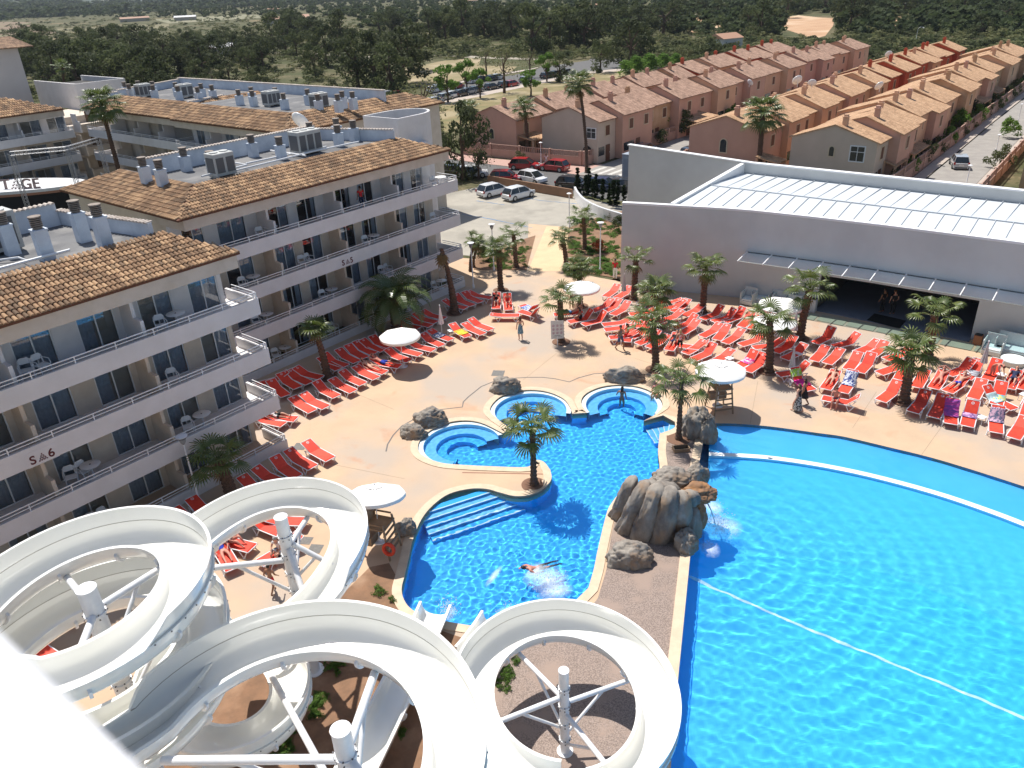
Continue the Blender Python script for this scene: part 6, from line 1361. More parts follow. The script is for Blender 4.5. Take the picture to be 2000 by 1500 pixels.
ROWS.append(('by the corner of the nearest hotel block','loungers by the nearest hotel block',
 TZ(440,770,12.5,[(1080,560,1420,730),(1500,480,1720,600)])+TZ(350,860,4.6875,[(1210,40,1380,170),(1050,120,1230,240),(930,200,1080,330),(800,290,950,400),(680,390,800,500),(220,600,330,700),(90,690,200,790),(800,750,980,850),(1080,700,1160,750),(500,900,660,990),(400,1000,500,1170),(860,1000,740,1120)])+TZ(0,0,1,[(30,1197,60,1222),(65,1172,100,1196),(120,1140,155,1164),(172,1118,207,1142),(215,1098,250,1122),(257,1090,292,1112),(95,1275,125,1300)])))
ROWS.append(('in the little group beside the lone fan palm','loungers beside the lone fan palm',
 TZ(740,540,6.25,[(1435,240,1420,390,'h'),(1570,265,1590,405,'h'),(1440,465,1710,475,'f'),(1955,410,1710,420,'h'),(1950,375,1745,345,'h')])))
ROWS.append(('around the round white parasol behind the rules sign','loungers around the round white parasol',
 TZ(1020,540,8.333,[(1510,165,1360,325),(1690,205,1530,350),(1340,430,1150,560),(1500,430,1310,575),(1640,475,1470,620),(1215,620,990,780,'h'),(975,590,760,740,'h'),(780,590,520,620,'f')])))
ROWS.append(('in the field left of the parasol stand','loungers of the field nearest the whirlpools',
 TZ(1160,560,8.333,[(1090,190,960,240),(880,160,740,270),(850,360,590,450),(1200,290,1090,370),(1440,265,1290,405),(1640,335,1480,470),(1240,450,1080,560),(1440,520,1310,665,'h'),(1560,620,1430,760),(650,505,560,560),(760,580,640,640),(480,520,150,620),(520,600,180,700),(690,680,610,830,'h'),(430,750,260,830),(560,730,530,890),(900,790,720,930),(1080,830,900,990),(1300,850,1230,1030),(1430,850,1380,960,'h'),(1640,940,1480,1080),(1850,970,1620,1180,'h')])))
ROWS.append(('in the rows along the hall wall','loungers along the hall wall',
 TZ(1340,580,8.333,[(400,200,260,350,'h'),(600,250,450,400,'h'),(800,235,640,405,'h'),(1030,300,890,480),(1200,330,1070,520),(420,500,260,640),(620,510,490,690),(800,590,650,750),(1110,650,890,780),(1290,740,1110,830),(1610,710,1450,890,'h'),(1820,840,1600,1000),(610,910,430,1070),(965,960,810,1150,'h'),(1160,990,1010,1210,'h'),(1790,1100,1500,1260,'h')])))
ROWS.append(('in the rows facing the hall entrance','loungers facing the hall entrance',
 TZ(1500,620,7.143,[(750,215,640,350,'h'),(1000,285,920,400,'h'),(750,445,640,600),(950,480,830,640),(1410,370,1240,490),(1570,390,1430,550),(1200,570,1110,720),(1370,580,1280,760,'h'),(480,800,610,1010,'h'),(890,790,790,990,'h'),(1120,850,1040,1040,'h'),(1150,1080,760,1120,'h'),(1690,980,1580,1160,'h'),(1740,660,1540,770),(1880,730,1810,860),(1800,480,1640,580)])))
ROWS.append(('in the right-hand rows by the big pool','loungers of the right-hand rows',
 TZ(1720,660,7.143,[(590,500,490,680),(830,500,740,700,'h'),(1050,580,940,750,'h'),(1070,370,950,510,'h'),(1270,400,1180,560,'h'),(1380,640,1300,840),(1670,710,1600,920,'h'),(1870,490,1800,700,'h'),(2010,560,1960,710,'h'),(1840,850,1860,990,'h'),(560,820,460,1030,'h'),(820,890,740,1100,'h'),(1010,1000,980,1190,'h'),(1260,1010,1190,1220,'h'),(1640,1110,1600,1310,'h'),(1980,1180,1850,1390),(1570,400,1500,580,'h'),(2060,1000,2010,1190),(2130,760,2080,950)])))
LNG={}
for (pl,gr,l) in ROWS:
    l=sorted(l,key=lambda t:t[0][0]+t[1][0])
    for i,(h,f,k) in enumerate(l): LNG[(round(h[0]),round(h[1]))]=lounger(h,f,'red lounger %s, %s from the left'%(pl,od(i)),gr,k)
def near(px,py,z=.45):
    p=at(px,py,z); return min(LNG.values(),key=lambda o:(Vector(o.location)-p).xy.length)
# towels lying on loungers
def towel(px,py,c1,c2,label,scale=8.,x0=-.9,x1=.2,kind='h',w=.36,stretch=None):
    o=near(px,py); ang=o.rotation_euler.z; key=[k for k in LM if kids(o)[0].data==LM[k][0]][0]; a={'n':R_(24),'f':R_(6),'h':R_(52),'m':R_(31),'l':R_(17),'g':R_(44)}[key]
    mt=mat('towel_%d'%len(MATS),c1,.95,c2,scale,thr=(.47,.53),bump=.004,stretch=stretch); m=MB(); rings=[]; n=12; rnd=random.Random(px)
    for i in range(n+1):
        x=x0+(x1-x0)*i/n; l=max(0,-.30-x); z=.39+ l*math.sin(a); xx=-.30-l*math.cos(a) if l>0 else x; z+=.012*rnd.random()+.008; ww=w+.02*rnd.uniform(-1,1); sh=.03*rnd.uniform(-1,1)
        rings.append([(xx,-ww,z-.10),(xx,-ww*.98,z+.004),(xx,sh,z+.01*rnd.random()),(xx,ww*.98,z+.004),(xx,ww,z-.10)])
    m.loft(rings,False); t=m.build('towel',mt,None,smooth=True); t.location=o.location; t.rotation_euler=(0,0,ang); sol=t.modifiers.new('s','SOLIDIFY'); sol.thickness=.012; sol.offset=1
    tag(t,label,'towel','towels on the loungers'); return t
towel(1025,603,(.12,.22,.55),(.70,.72,.78),'blue and white towel on a lounger beside the lone palm',5.,-.9,.6)
towel(1658,745,(.03,.06,.25),(.65,.68,.75),'navy and white patterned towel over a lounger back by the entrance palms',9.,-1.,.1)
towel(1580,755,(.75,.02,.25),(.80,.03,.32),'bright pink towel on a lounger by the closed grey parasol',3.,-.3,.5); towel(1572,742,(.35,.62,.05),(.55,.65,.40),'lime green towel over the back of the pink-towel lounger',6.,-.95,-.5)
towel(1445,712,(.80,.05,.30),(.62,.60,.62),'pink and grey towel across the middle of a lounger next to a side table',4.,-.45,.15)
towel(1860,805,(.70,.08,.35),(.30,.08,.35),'pink and purple striped towel, left of the two paired towels',6.,-1.0,.3,stretch=(3,.4,1)); towel(1892,812,(.22,.10,.28),(.55,.35,.55),'dark purple towel draped across a lounger seat',6.,-.35,.1)
towel(1948,770,(.70,.60,.12),(.08,.45,.62),'rainbow towel at the foot of a right-hand lounger',5.,-.2,.5); towel(1985,790,(.35,.55,.58),(.60,.68,.70),'pale turquoise towel on the raised lounger at the right edge',9.,-.6,.2); towel(1945,825,(.10,.12,.20),(.55,.35,.45),'dark patterned towel on the front-row lounger near the right edge',9.,-.95,.0)
towel(900,655,(.80,.62,.05),(.80,.30,.05),'yellow and orange towel on a lounger beside the closed parasol',4.,-.3,.6); towel(868,660,(.05,.08,.25),(.6,.6,.62),'dark blue towel under the closed cream parasol',7.,-.5,.2); towel(1915,730,(.04,.05,.10),(.7,.72,.75),'black and white striped towel on a lounger at the right',9.,-.3,.5,stretch=(4,.2,1))
towel(552,1055,(.012,.014,.03),(.015,.02,.04),'black towel with white stripes seen through the slide loop',3.,-.9,.3)
# ---------------- parasols
UMB=mat('parasol_canvas',(.84,.83,.80),.8,(.78,.77,.74),1.5); UMG=mat('parasol_grey',(.55,.54,.53),.85,(.48,.47,.46),3)
def parasol(base,label,r=1.25,h=2.25,tilt=0,txt=True,text='Mahou'):
    p=at(*base); o=empty('parasol',p,0,label,'parasol','open white parasols'); mb=MB(); n=24; 
    rings=[(0,h+.42),(r*.33,h+.33),(r*.66,h+.19),(r*.97,h+.02),(r,h-.02)]
    vs=[(0,0,h+.42)]
    for rr,z in rings[1:]:
        for j in range(n): q=2*PI*j/n; s=1 if j%3 else 1.035; vs.append((rr*s*math.cos(q),rr*s*math.sin(q),z-(0 if j%3==0 else .02*rr)))
    for j in range(n): 
        q=2*PI*j/n; s=1 if j%3 else 1.03; vs.append((r*s*math.cos(q),r*s*math.sin(q),h-.16-(.03 if j%3 else 0)))
    mb.add(vs,[(0,1+j,1+(j+1)%n) for j in range(n)]+[(1+i*n+j,1+(i+1)*n+j,1+(i+1)*n+(j+1)%n,1+i*n+(j+1)%n) for i in range(4) for j in range(n)])
    c=mb.build('canopy',UMB,o,auto=25); s_=c.modifiers.new('s','SOLIDIFY'); s_.thickness=.008
    mb=MB(); mb.tube([(0,0,0),(0,0,h+.42)],.022,8); mb.build('pole',METW,o); mb=MB(); mb.lathe([(.28,0),(.28,.05),(.1,.09),(.04,.25)],18); mb.build('base',PLAST,o)
    for j in range(8):
        q=2*PI*j/8; mb=MB(); mb.tube([(0,0,h+.36),(r*.97*math.cos(q),r*.97*math.sin(q),h-.03)],.01,4); mb.build('rib',METW,o)
    mb=MB(); mb.lathe([(.03,h+.42),(.035,h+.48),(.0,h+.51)],8,cap=False); mb.build('finial',METW,o); return o
U1=parasol((958-170,716),'white parasol among loungers before the middle hotel, with palm shadow on it',1.28,2.2)
U2=parasol((1136,618),'round white parasol behind the fan palm and rules sign',1.3,2.25); U3=parasol((1506,690),'white parasol hidden behind a palm crown, nearer the pool',1.3,2.2); U4=parasol((1517,655),'white parasol behind the same palm crown, nearer the hall',1.4,2.2)
def closed(base,label,h=2.3,mt=None):
    p=at(*base); o=empty('parasol',p,0,label,'parasol','closed parasols'); mb=MB(); n=16; vs=[]
    prof=[(.03,h),(.055,h-.12),(.10,h-.5),(.16,h-.95),(.22,h-1.28)]
    for r,z in prof:
        for j in range(n): q=2*PI*j/n; rr=r*(1.0 if j%2 else .70); vs.append((rr*math.cos(q),rr*math.sin(q),z-(0.03 if j%2 else 0)))
    mb.add(vs,[(i*n+j,i*n+(j+1)%n,(i+1)*n+(j+1)%n,(i+1)*n+j) for i in range(4) for j in range(n)]+[tuple(range(n-1,-1,-1)),tuple(4*n+j for j in range(n))]); mb.build('folded_canopy',mt or UMB,o)
    mb=MB(); mb.tube([(0,0,0),(0,0,h+.05)],.02,8); mb.build('pole',METW,o); mb=MB(); mb.lathe([(.25,0),(.25,.05),(.08,.1)],16); mb.build('base',PLAST,o); mb=MB(); mb.lathe([(.035,h+.03),(.05,h+.07),(.03,h+.11)],8); mb.build('finial',PLAST,o); return o
closed((864,658),'closed cream parasol over the dark blue towel in the sunny row'); closed((1218,590),'closed grey parasol by the left corner of the hall',2.2,UMG); closed((1547,678),'closed grey parasol between the two trunks left of the entrance',2.5,UMG); closed((1543,744),'closed grey parasol beside the pink towel',2.2,UMG); closed((1913,738),'closed grey parasol near the white sofas',2.3,UMG)
# lifeguard chairs under parasols
WD=mat('weathered_wood',(.33,.22,.13),.85,(.24,.16,.10),3)
def guard(base,rz,label,ulabel,h=3.1,r=1.3,s=1.,tilt=0,red=True):
    p=at(*base); o=empty('lifeguard_chair',p,rz,label,'lifeguard chair','wooden lifeguard chairs')
    for sx in (-1,1):
        for sy in (-1,1): mb=MB(); mb.tube([(sx*.62,sy*.55,0),(sx*.42,sy*.42,1.75)],.05,6); mb.build('leg',WD,o)
    mb=MB(); mb.box(-.5,.5,-.5,.5,1.45,1.52); mb.build('seat',WD,o); mb=MB(); mb.box(-.5,-.44,-.5,.5,1.55,2.15).box(-.5,.35,-.53,-.47,1.72,1.78).box(-.5,.35,.47,.53,1.72,1.78); mb.build('backrest',WD,o)
    for k in range(4): z=.3+.3*k; mb=MB(); w_=.62-.2*z/1.75; mb.box(w_-.06,w_+.02,-.5,.5,z-.03,z+.03); mb.build('step',WD,o)
    mb=MB(); mb.box(-.6,-.2,-.5,.5,.55,.95); mb.build('locker',WD,o)
    u=empty('parasol',p+Vector((-.1,0,1.0)),0,ulabel,'parasol','open white parasols')
    for k in kids(U2): dup(k,parent=u)
    u.scale=(r/1.3,r/1.3,1); u.location.z=h-2.25; u.rotation_euler=(tilt,0,0)
    if red: mb=MB(); mb.lathe([(.20,0),(.30,.03),(.32,.09),(.30,.15),(.20,.18),(.18,.09),(.20,0)],18,cap=False); l=mb.build('lifebuoy',mat('buoy_red',(.75,.06,.02),.6),None,smooth=True); l.location=p+Vector((math.cos(rz)*-.1+.55,math.sin(rz)-.55*0-.35,.65)); l.rotation_euler=(R_(80),0,rz); tag(l,'red float hanging on the '+label.split(' ')[0]+' lifeguard chair','lifebuoy')
    return o
guard((748,1075),R_(-20),'tall wooden lifeguard chair behind the slide loop, with ladder shadow','wide white parasol over the lifeguard chair behind the slides',2.7,1.28,tilt=R_(-14)); guard((1404,800),R_(-80),'wooden lifeguard chair at the corner of the big pool','wide white parasol over the lifeguard chair at the big pool corner',2.5,1.35,red=False)
GREYL=mat('grey_print',(.25,.24,.24),.7)
for (u,tx,sz,z) in ((None,'Rules',.2,0),):
    pass
def print_on(px,py,z,txt,size,rz):
    me=text_me(txt,size,GREYL,.001); return me
def canopy_marks(px,py,rz):
    # the faint grey marks on the lifeguard parasols: an open ring of strokes and a small triangle badge
    u=min([o for o in C.objects if o.name.startswith('parasol') and o.type=='EMPTY'],key=lambda o:(toPX(o.matrix_basis.translation+Vector((0,0,2.5)))[0]-px)**2+(toPX(o.matrix_basis.translation+Vector((0,0,2.5)))[1]-py)**2)
    mb=MB(Matrix.Rotation(rz,4,'Z')); r0=.36
    def zz(r): return 2.25+.42-.30*(r/1.3)*1.05+.022
    for k in range(7):
        q=.35+k*.36; x,y=r0*math.cos(q+PI),r0*math.sin(q+PI); w_=.035+.02*(k%3); mb.add([(x-w_,y-.03,zz(r0)),(x+w_,y-.02,zz(r0)),(x+w_*.6,y+.035,zz(r0)),(x-w_*.7,y+.03,zz(r0))],[(0,1,2,3)])
    mb.add([(.45,.42,zz(.62)-.05),(.62,.40,zz(.62)-.07),(.55,.55,zz(.62)-.09)],[(0,1,2)]); mb.build('print',GREYL,u)
canopy_marks(735,985,0.2); canopy_marks(1402,742,.0)
# rules sign
p=at(1089,676); o=empty('rules_sign',p,R_(4),'white board of nine round pool rule symbols on a post','sign'); mb=MB(); mb.tube([(0,0,0),(0,0,.75)],.03,8); mb.build('post',METW,o); mb=MB(); mb.box(-.43,.43,-.02,.02,.55,1.85); mb.build('board',mat('sign_white',(.72,.70,.68),.6,(.66,.64,.62),2),o)
MAG=mat('symbol_print',(.45,.22,.28),.7)
for r in range(3):
    for c in range(3):
        x=-.26+.26*c; z=1.50-.26*r; mb=MB(); n=16; vs=[]
        for rr in (.062,.085):
            for j in range(n): q=2*PI*j/n; vs.append((x+rr*math.cos(q),-.024,z+rr*math.sin(q)))
        mb.add(vs,[(j,(j+1)%n,n+(j+1)%n,n+j) for j in range(n)]); mb.add([(x-.05,-.024,z-.035),(x-.03,-.024,z-.05),(x+.05,-.024,z+.035),(x+.03,-.024,z+.05)],[(0,1,2,3)]); mb.add([(x-.02,-.0235,z-.045),(x+.02,-.0235,z-.045),(x+.015,-.0235,z+.03),(x-.015,-.0235,z+.03)],[(0,1,2,3)]); mb.build('symbol',MAG,o)
mb=MB(); mb.box(-.2,.2,-.024,-.021,.76,.80).box(-.3,.3,-.024,-.021,.68,.70); mb.build('text_lines',GREYL,o)
# side tables, drains, kerb line
def table(px,py,label,s=1.):
    o=empty('side_table',at(px,py),R_(30),label,'side table','small white side tables'); mb=MB(); mb.box(-.22,.22,-.22,.22,.36,.40); bevel(mb.build('table_top',PLAST,o),.03,2)
    for sx in (-1,1):
        for sy in (-1,1): mb=MB(); mb.tube([(sx*.2,sy*.2,0),(sx*.17,sy*.17,.36)],.02,6); mb.build('leg',PLAST,o)
for (x,y,l) in [(1424,710,'side table left of the pink and grey towel'),(1558,700,'side table beside the closed parasol left of the entrance'),(1913,826,'side table with small items between front-row loungers at the right'),(1953,742,'side table between sunbathers near the white sofas'),(882,655,'side table beside the yellow towel'),(1268,625,'side table half hidden behind the palm nearest the whirlpools'),(1998,782,'side table cropped by the right edge'),(588,700,'x')]:
    if l!='x': table(x,y,'small white '+l)
DR=mat('drain_grey',(.20,.19,.175),.8,(.15,.145,.135),8)
for (x,y,s) in [(973,729,.9),(586,872,.8),(1446,668,1.0),(598,1056,.6),(616,1072,.7),(560,862+0,.01)]:
    if s<.1: continue
    mb=MB(); c=at(x,y); a=[c+Vector((math.cos(R_(35+90*k)),math.sin(R_(35+90*k)),0))*s*.6 for k in range(4)]; mb.prism([v.xy for v in a],.004,.010); o=mb.build('drain_cover',DR); o['kind']='structure'
kl=[(754,882),(757,868),(768,850),(785,832),(812,817),(833,811),(860,800),(903,795),(905,785),(915,775),(940,755),(962,746),(1000,739),(1030,737),(1060,737),(1085,740),(1112,746),(1130,738),(1160,730),(1197,728),(1240,729),(1290,735),(1322,755),(1345,790),(1350,800),(1343,822)]
strip('deck_gutter',[at(x,y).xy for x,y in kl],.075,.003,.004,mat('gutter_grey',(.15,.14,.13),.8))
strip('deck_gutter',[at(x,y).xy for x,y in [(903,923),(960,924),(1061,926)]],.07,.003,.004,mat('gutter_brown',(.30,.14,.09),.8))
# rocks
ROCK=mat('rock_grey',(.34,.305,.26),.9,(.15,.13,.115),1.8,bump=.06,bscale=3.,c3=(.30,.21,.14),scale3=1.3,thr3=(.50,.66),stretch=(1,1,.55)); ROCKO=mat('rock_orange',(.36,.17,.06),.7,(.22,.13,.08),2.,bump=.06,bscale=4)
from mathutils import noise as NZ
def rock_mesh(sx,sy,sz,seed,mt=None,cut=-.25,rough=.22,grooves=0,name='rock'):
    bm=bmesh.new(); bmesh.ops.create_icosphere(bm,subdivisions=5,radius=1)
    for v in bm.verts:
        p=v.co.copy(); n_=NZ.fractal(p*1.3+Vector((seed*3.1,0,0)),.9,2.,4); k=1+rough*n_+.06*NZ.noise(p*5+Vector((seed,)*3))-.10*max(0,.10-abs(NZ.noise(p*1.7+Vector((seed*2.,0,3)))))/.10
        q=Vector((p.x*sx,p.y*sy,p.z*sz))*k
        if q.z<cut*sz: q.z=cut*sz+(q.z-cut*sz)*.1
        v.co=q
    me=bpy.data.meshes.new(name); bm.to_mesh(me); bm.free(); me.materials.append(mt or ROCK); me.polygons.foreach_set('use_smooth',[True]*len(me.polygons)); return me
def rock(px,py,sx,sy,sz,rz,label,seed,mt=None):
    p=at(px,py); o=obj('rock',rock_mesh(sx,sy,sz,seed,mt),None,(p.x,p.y,sz*.22),rz); tag(o,label,'rock','rocks round the pools'); return o
rock(841,826,.95,.6,.75,.2,'larger grey rock of the pair left of the whirlpools',1); rock(808,850,.75,.5,.55,-.2,'smaller cracked rock of the pair left of the whirlpools',2); rock(988,762,.95,.6,.75,0,'smooth dark boulder behind the middle whirlpool',3); rock(1221,744,1.25,.5,.75,-.1,'wide grey rock behind the right-hand whirlpool',4)
rock(1360,846,.85,.75,1.3,.2,'tall boulder at the top end of the gravel bed by the pool corner',5); rock(1382,858,.5,.5,1.0,.2,'narrow rock hanging over the big pool corner',15); rock(1230,1097,1.0,.6,.75,-.15,'low rounded boulder lying alone on the gravel',6); rock(793,1040,.5,.4,.6,.3,'small rock by the lifeguard chair at the pool steps',7); rock(1338,1072,.5,.5,.8,.3,'egg-shaped rock on the pool wall below the waterfall',8); rock(1362,940,.55,.45,.8,.1,'small grey rock capping the waterfall at the wall',9)
# waterfall rock: a cluster of tall ribs leaning together
wf=empty('waterfall_rock',at(1270,1030),0,'large artificial rock of tall folded ribs with an orange spout over the pool','rock formation'); W0=wf.location.copy()
def rib(bx,by,tx,ty,h,w,seed,mt=None,nm='rock_rib'):
    b=at(bx,by)-W0; t=at(tx,ty,h)-W0; n=34; m=30; vs=[]
    bow=Vector((0,-.55,0))
    for i in range(n+1):
        f=i/n; c=b.lerp(t,f)+bow*math.sin(PI*f)*.6+Vector((0,0,.25*math.sin(PI*f))); c.z=h*(1-(1-f)**1.6)*1.0 if True else c.z; r=w*(1.15-.45*f)*math.sqrt(max(.02,1-(max(0,(f-.72)/.30))**2)); dx=(t-b).normalized()
        for j in range(m):
            a=2*PI*j/m; q=Vector((math.cos(a)*r,math.sin(a)*r*.85,0)); k=1+.16*NZ.noise(Vector((a*0+math.cos(a)*1.3,f*3,seed)))+.07*NZ.noise(Vector((math.cos(a)*4,math.sin(a)*4,f*9+seed)))-.22*max(0,.16-abs(NZ.noise(Vector((math.cos(a)*2.6,math.sin(a)*2.6,f*1.1+seed*3)))))/.16-.10*max(0,.12-abs(NZ.noise(Vector((math.cos(a)*3,math.sin(a)*3,f*5.+seed*5)))))/.12; vs.append(c+q*k)
    mb=MB(); mb.add(vs,[(i*m+j,i*m+(j+1)%m,(i+1)*m+(j+1)%m,(i+1)*m+j) for i in range(n) for j in range(m)]+[tuple(n*m+j for j in range(m))]); o=mb.build(nm,mt or ROCK,wf,smooth=True); return o
for a in [(1207,1008,1238,930,2.3,.42,1),(1222,1035,1262,940,2.6,.46,2),(1252,1048,1285,945,2.65,.50,3),(1290,1052,1310,950,2.6,.52,4),(1325,1040,1330,960,2.4,.5,5),(1345,1010,1345,960,2.2,.5,6),(1350,1045,1345,985,1.5,.42,7),(1300,1000,1300,945,2.4,.7,8),(1250,990,1270,940,2.3,.6,9)]: rib(*a)
m1=rock_mesh(1.0,.7,.42,12,ROCKO,cut=-.9); o=obj('orange_spout',m1,wf,at(1352,962,1.7)-W0); m2=rock_mesh(.5,.45,.9,13,ROCKO,cut=-.9); obj('wet_rock_face',m2,wf,at(1358,1010,.7)-W0); m3=rock_mesh(.9,.6,.5,14,None,cut=-.9); obj('top_rock',m3,wf,at(1310,935,2.1)-W0)
# falling water and foam
FOAM=bpy.data.materials.new('foam'); FOAM.use_nodes=True; nt_=FOAM.node_tree; b_=nt_.nodes['Principled BSDF']; b_.inputs['Base Color'].default_value=(.80,.88,.93,1); b_.inputs['Roughness'].default_value=.5
tc_=node(nt_,'ShaderNodeTexCoord'); n_=node(nt_,'ShaderNodeTexNoise'); n_.inputs['Scale'].default_value=3.; n_.inputs['Detail'].default_value=8; n_.inputs['Roughness'].default_value=.7; nt_.links.new(tc_.outputs['Object'],n_.inputs['Vector'])
gr_=node(nt_,'ShaderNodeTexGradient',gradient_type='SPHERICAL'); nt_.links.new(tc_.outputs['Object'],gr_.inputs[0])
mu_=node(nt_,'ShaderNodeMath',operation='MULTIPLY'); nt_.links.new(n_.outputs[0],mu_.inputs[0]); nt_.links.new(gr_.outputs[0],mu_.inputs[1])
mr_=node(nt_,'ShaderNodeMapRange'); mr_.inputs[1].default_value=.10; mr_.inputs[2].default_value=.62; mr_.inputs[4].default_value=.75; nt_.links.new(mu_.outputs[0],mr_.inputs[0]); nt_.links.new(mr_.outputs[0],b_.inputs['Alpha'])
def foam(px,py,rx,ry,rz,name='foam',z=-.03):
    p=at(px,py,z); mb=MB(); n=28; vs=[(0,0,.03)]+[(.5*math.cos(2*PI*j/n),.5*math.sin(2*PI*j/n),.02) for j in range(n)]+[(math.cos(2*PI*j/n),math.sin(2*PI*j/n),0) for j in range(n)]
    mb.add(vs,[(0,1+j,1+(j+1)%n) for j in range(n)]+[(1+j,1+n+j,1+n+(j+1)%n,1+(j+1)%n) for j in range(n)]); o=mb.build(name,FOAM); o.location=p; o.scale=(rx,ry,1); o.rotation_euler=(0,0,rz); o['kind']='stuff'; return o
foam(1402,1030,1.5,1.2,.2,z=-.03); foam(1390,990,.7,.9,.1,z=-.02); foam(1385,1070,.6,.9,0,z=-.025); foam(1068,1130,1.25,1.1,0,z=-.08); foam(1085,1155,1.0,.7,.4,z=-.075); foam(1045,1115,.8,.5,.9,z=-.07); foam(878,1200,.35,.6,-.4,z=-.06); foam(1000,1192,.8,.35,.1,z=-.07); foam(965,1125,.22,.95,-.5,z=-.072)
SPR=MB(); rr=random.Random(3)
def spray(px,py,z0,n,sp,h,label='spray'):
    mb=MB(); c=at(px,py,0)
    for _ in range(n):
        t=rr.random(); p=c+Vector((rr.gauss(0,sp),rr.gauss(0,sp),z0+rr.random()**2*h)); s=rr.uniform(.008,.028); mb.add([p+Vector((s,0,0)),p+Vector((0,s,0)),p+Vector((-s,0,0)),p+Vector((0,-s,0)),p+Vector((0,0,s*1.5)),p-Vector((0,0,s))],[(0,1,4),(1,2,4),(2,3,4),(3,0,4),(1,0,5),(2,1,5),(3,2,5),(0,3,5)])
    o=mb.build('water_spray',mat('spray_white',(.85,.92,.96),.4)); o['kind']='stuff'
spray(1396,1020,0,420,.38,.6); spray(877,1195,0,260,.2,.6); spray(1068,1130,-.1,260,.45,.25); spray(1000,1195,-.1,160,.35,.2)
mb=MB(); a=at(1368,972,1.6);b=at(1392,1015,-.05); rings=[]
for i in range(9):
    f=i/8; c=a.lerp(b,f); c.z=1.6-(1.65)*f**1.9; w_=.22+.2*f; rings.append([c+Vector((.1*w_,-w_*1.0,0)),c+Vector((.06*math.sin(i),0,.02)),c+Vector((.1*w_,w_*1.0,0))])
mb.loft(rings,False); o=mb.build('falling_water',mat('falls_water',(.62,.76,.85),.25,(.40,.62,.80),6,stretch=(4,4,.6),bump=.03),smooth=True); o['kind']='stuff'
# planter box in the gravel
o=empty('planter_box',at(1330,880),R_(5),'small sunken wooden box in the gravel under the young palm','box'); mb=MB(); mb.box(-.42,.42,-.22,-.18,0,.22).box(-.42,.42,.18,.22,0,.22).box(-.42,-.38,-.18,.18,0,.22).box(.38,.42,-.18,.18,0,.22); mb.build('sides',WD,o); mb=MB(); mb.box(-.38,.38,-.18,.18,.01,.03); mb.build('inside',DARK,o)
# ---------------- lounge furniture along the hall
MESHW=mat('woven_white',(.68,.71,.70),.7,(.52,.56,.55),26,bump=.01); CUSH=mat('white_cushion',(.74,.80,.80),.8)
def pod(px,py,w_,d_,h_,rz,label):
    o=empty('lounge_sofa',at(px,py),rz,label,'sofa','white woven lounge seats'); mb=MB(); mb.box(-w_/2,w_/2,-d_/2,d_/2,.05,.36); bevel(mb.build('seat_base',MESHW,o),.04,2); mb=MB(); mb.box(-w_/2+.08,w_/2-.08,-d_/2+.04,d_/2-.1,.361,.47); bevel(mb.build('cushion',CUSH,o),.04,2)
    mb=MB(); mb.box(-w_/2,w_/2,d_/2-.06,d_/2,.362,h_).box(-w_/2,-w_/2+.05,-d_/2,d_/2-.061,.362,h_*.82).box(w_/2-.05,w_/2,-d_/2,d_/2-.061,.362,h_*.82); mb.build('surround',MESHW,o); return o
pod(1461,593,.95,.95,1.15,R_(-40),'white woven armchair nearest the hall wall, left of the entrance'); pod(1490,592,1.6,.9,1.15,R_(-38),'white woven sofa behind the armchair left of the entrance'); pod(1518,598,1.2,.9,1.1,R_(-38),'second white woven sofa left of the entrance'); pod(1546,608,1.0,.9,1.1,R_(-38),'white woven seat half behind the palm trunk by the entrance')
pod(1937,690,1.1,1.1,1.15,R_(-42),'white woven armchair right of the entrance, beside the plant pots'); pod(1980,693,2.2,1.0,1.25,R_(-42),'long white woven sofa cropped at the right edge')
o=empty('round_table',at(1978,712),0,'low round white table in front of the long sofa','table'); mb=MB(); mb.lathe([(.62,.02),(.72,.32),(.72,.36)],28); mb.build('drum',MESHW,o,auto=40); mb=MB(); mb.lathe([(.70,.361),(.70,.39)],28); mb.build('table_top',CUSH,o)
def pot(px,py,mt,label,h=.65): o=empty('plant_pot',at(px,py),ROT,label,'plant pot'); mb=MB(); mb.box(-.24,.24,-.24,.24,0,h); bevel(mb.build('pot',mt,o),.02); mb=MB(); mb.box(-.2,.2,-.2,.2,h,h+.03); mb.build('soil',DARK,o)
pot(1908,672,mat('terracotta',(.36,.14,.07),.85),'square terracotta pot at the right jamb of the entrance'); pot(1931,672,mat('black_pot',(.02,.02,.025),.6),'square black pot next to the terracotta pot',.45); pot(1586,608,mat('white_bin',(.6,.6,.6),.6),'white waist-high box at the left jamb of the entrance',.95)
# ---------------- balcony furniture
def chair_me():
    parts=[]; s=MB(); s.box(-.24,.24,-.22,.22,.42,.45); parts.append(('seat',s.mesh('seat',PLAST)))
    b=MB(); b.tube([(-.22,.22,.44),(-.22,.28,.78),(-.15,.29,.86),(.15,.29,.86),(.22,.28,.78),(.22,.22,.44)],.028,6).box(-.19,.19,.255,.285,.62,.85); parts.append(('backrest',b.mesh('backrest',PLAST)))
    for sx in (-1,1):
        a=MB(); a.tube([(sx*.25,.24,.66),(sx*.27,-.15,.66),(sx*.26,-.22,.44)],.022,6); parts.append(('armrest',a.mesh('armrest',PLAST)))
        for sy in (-1,1): l=MB(); l.tube([(sx*.22,sy*.2,.42),(sx*.25,sy*.24,0)],.022,6); parts.append(('leg',l.mesh('leg',PLAST)))
    return parts
CH=chair_me()
def chair(p,rz,label): 
    o=empty('plastic_chair',p,rz,label,'chair','white plastic chairs on the hotel balconies')
    for n_,m_ in CH: obj(n_,m_,o)
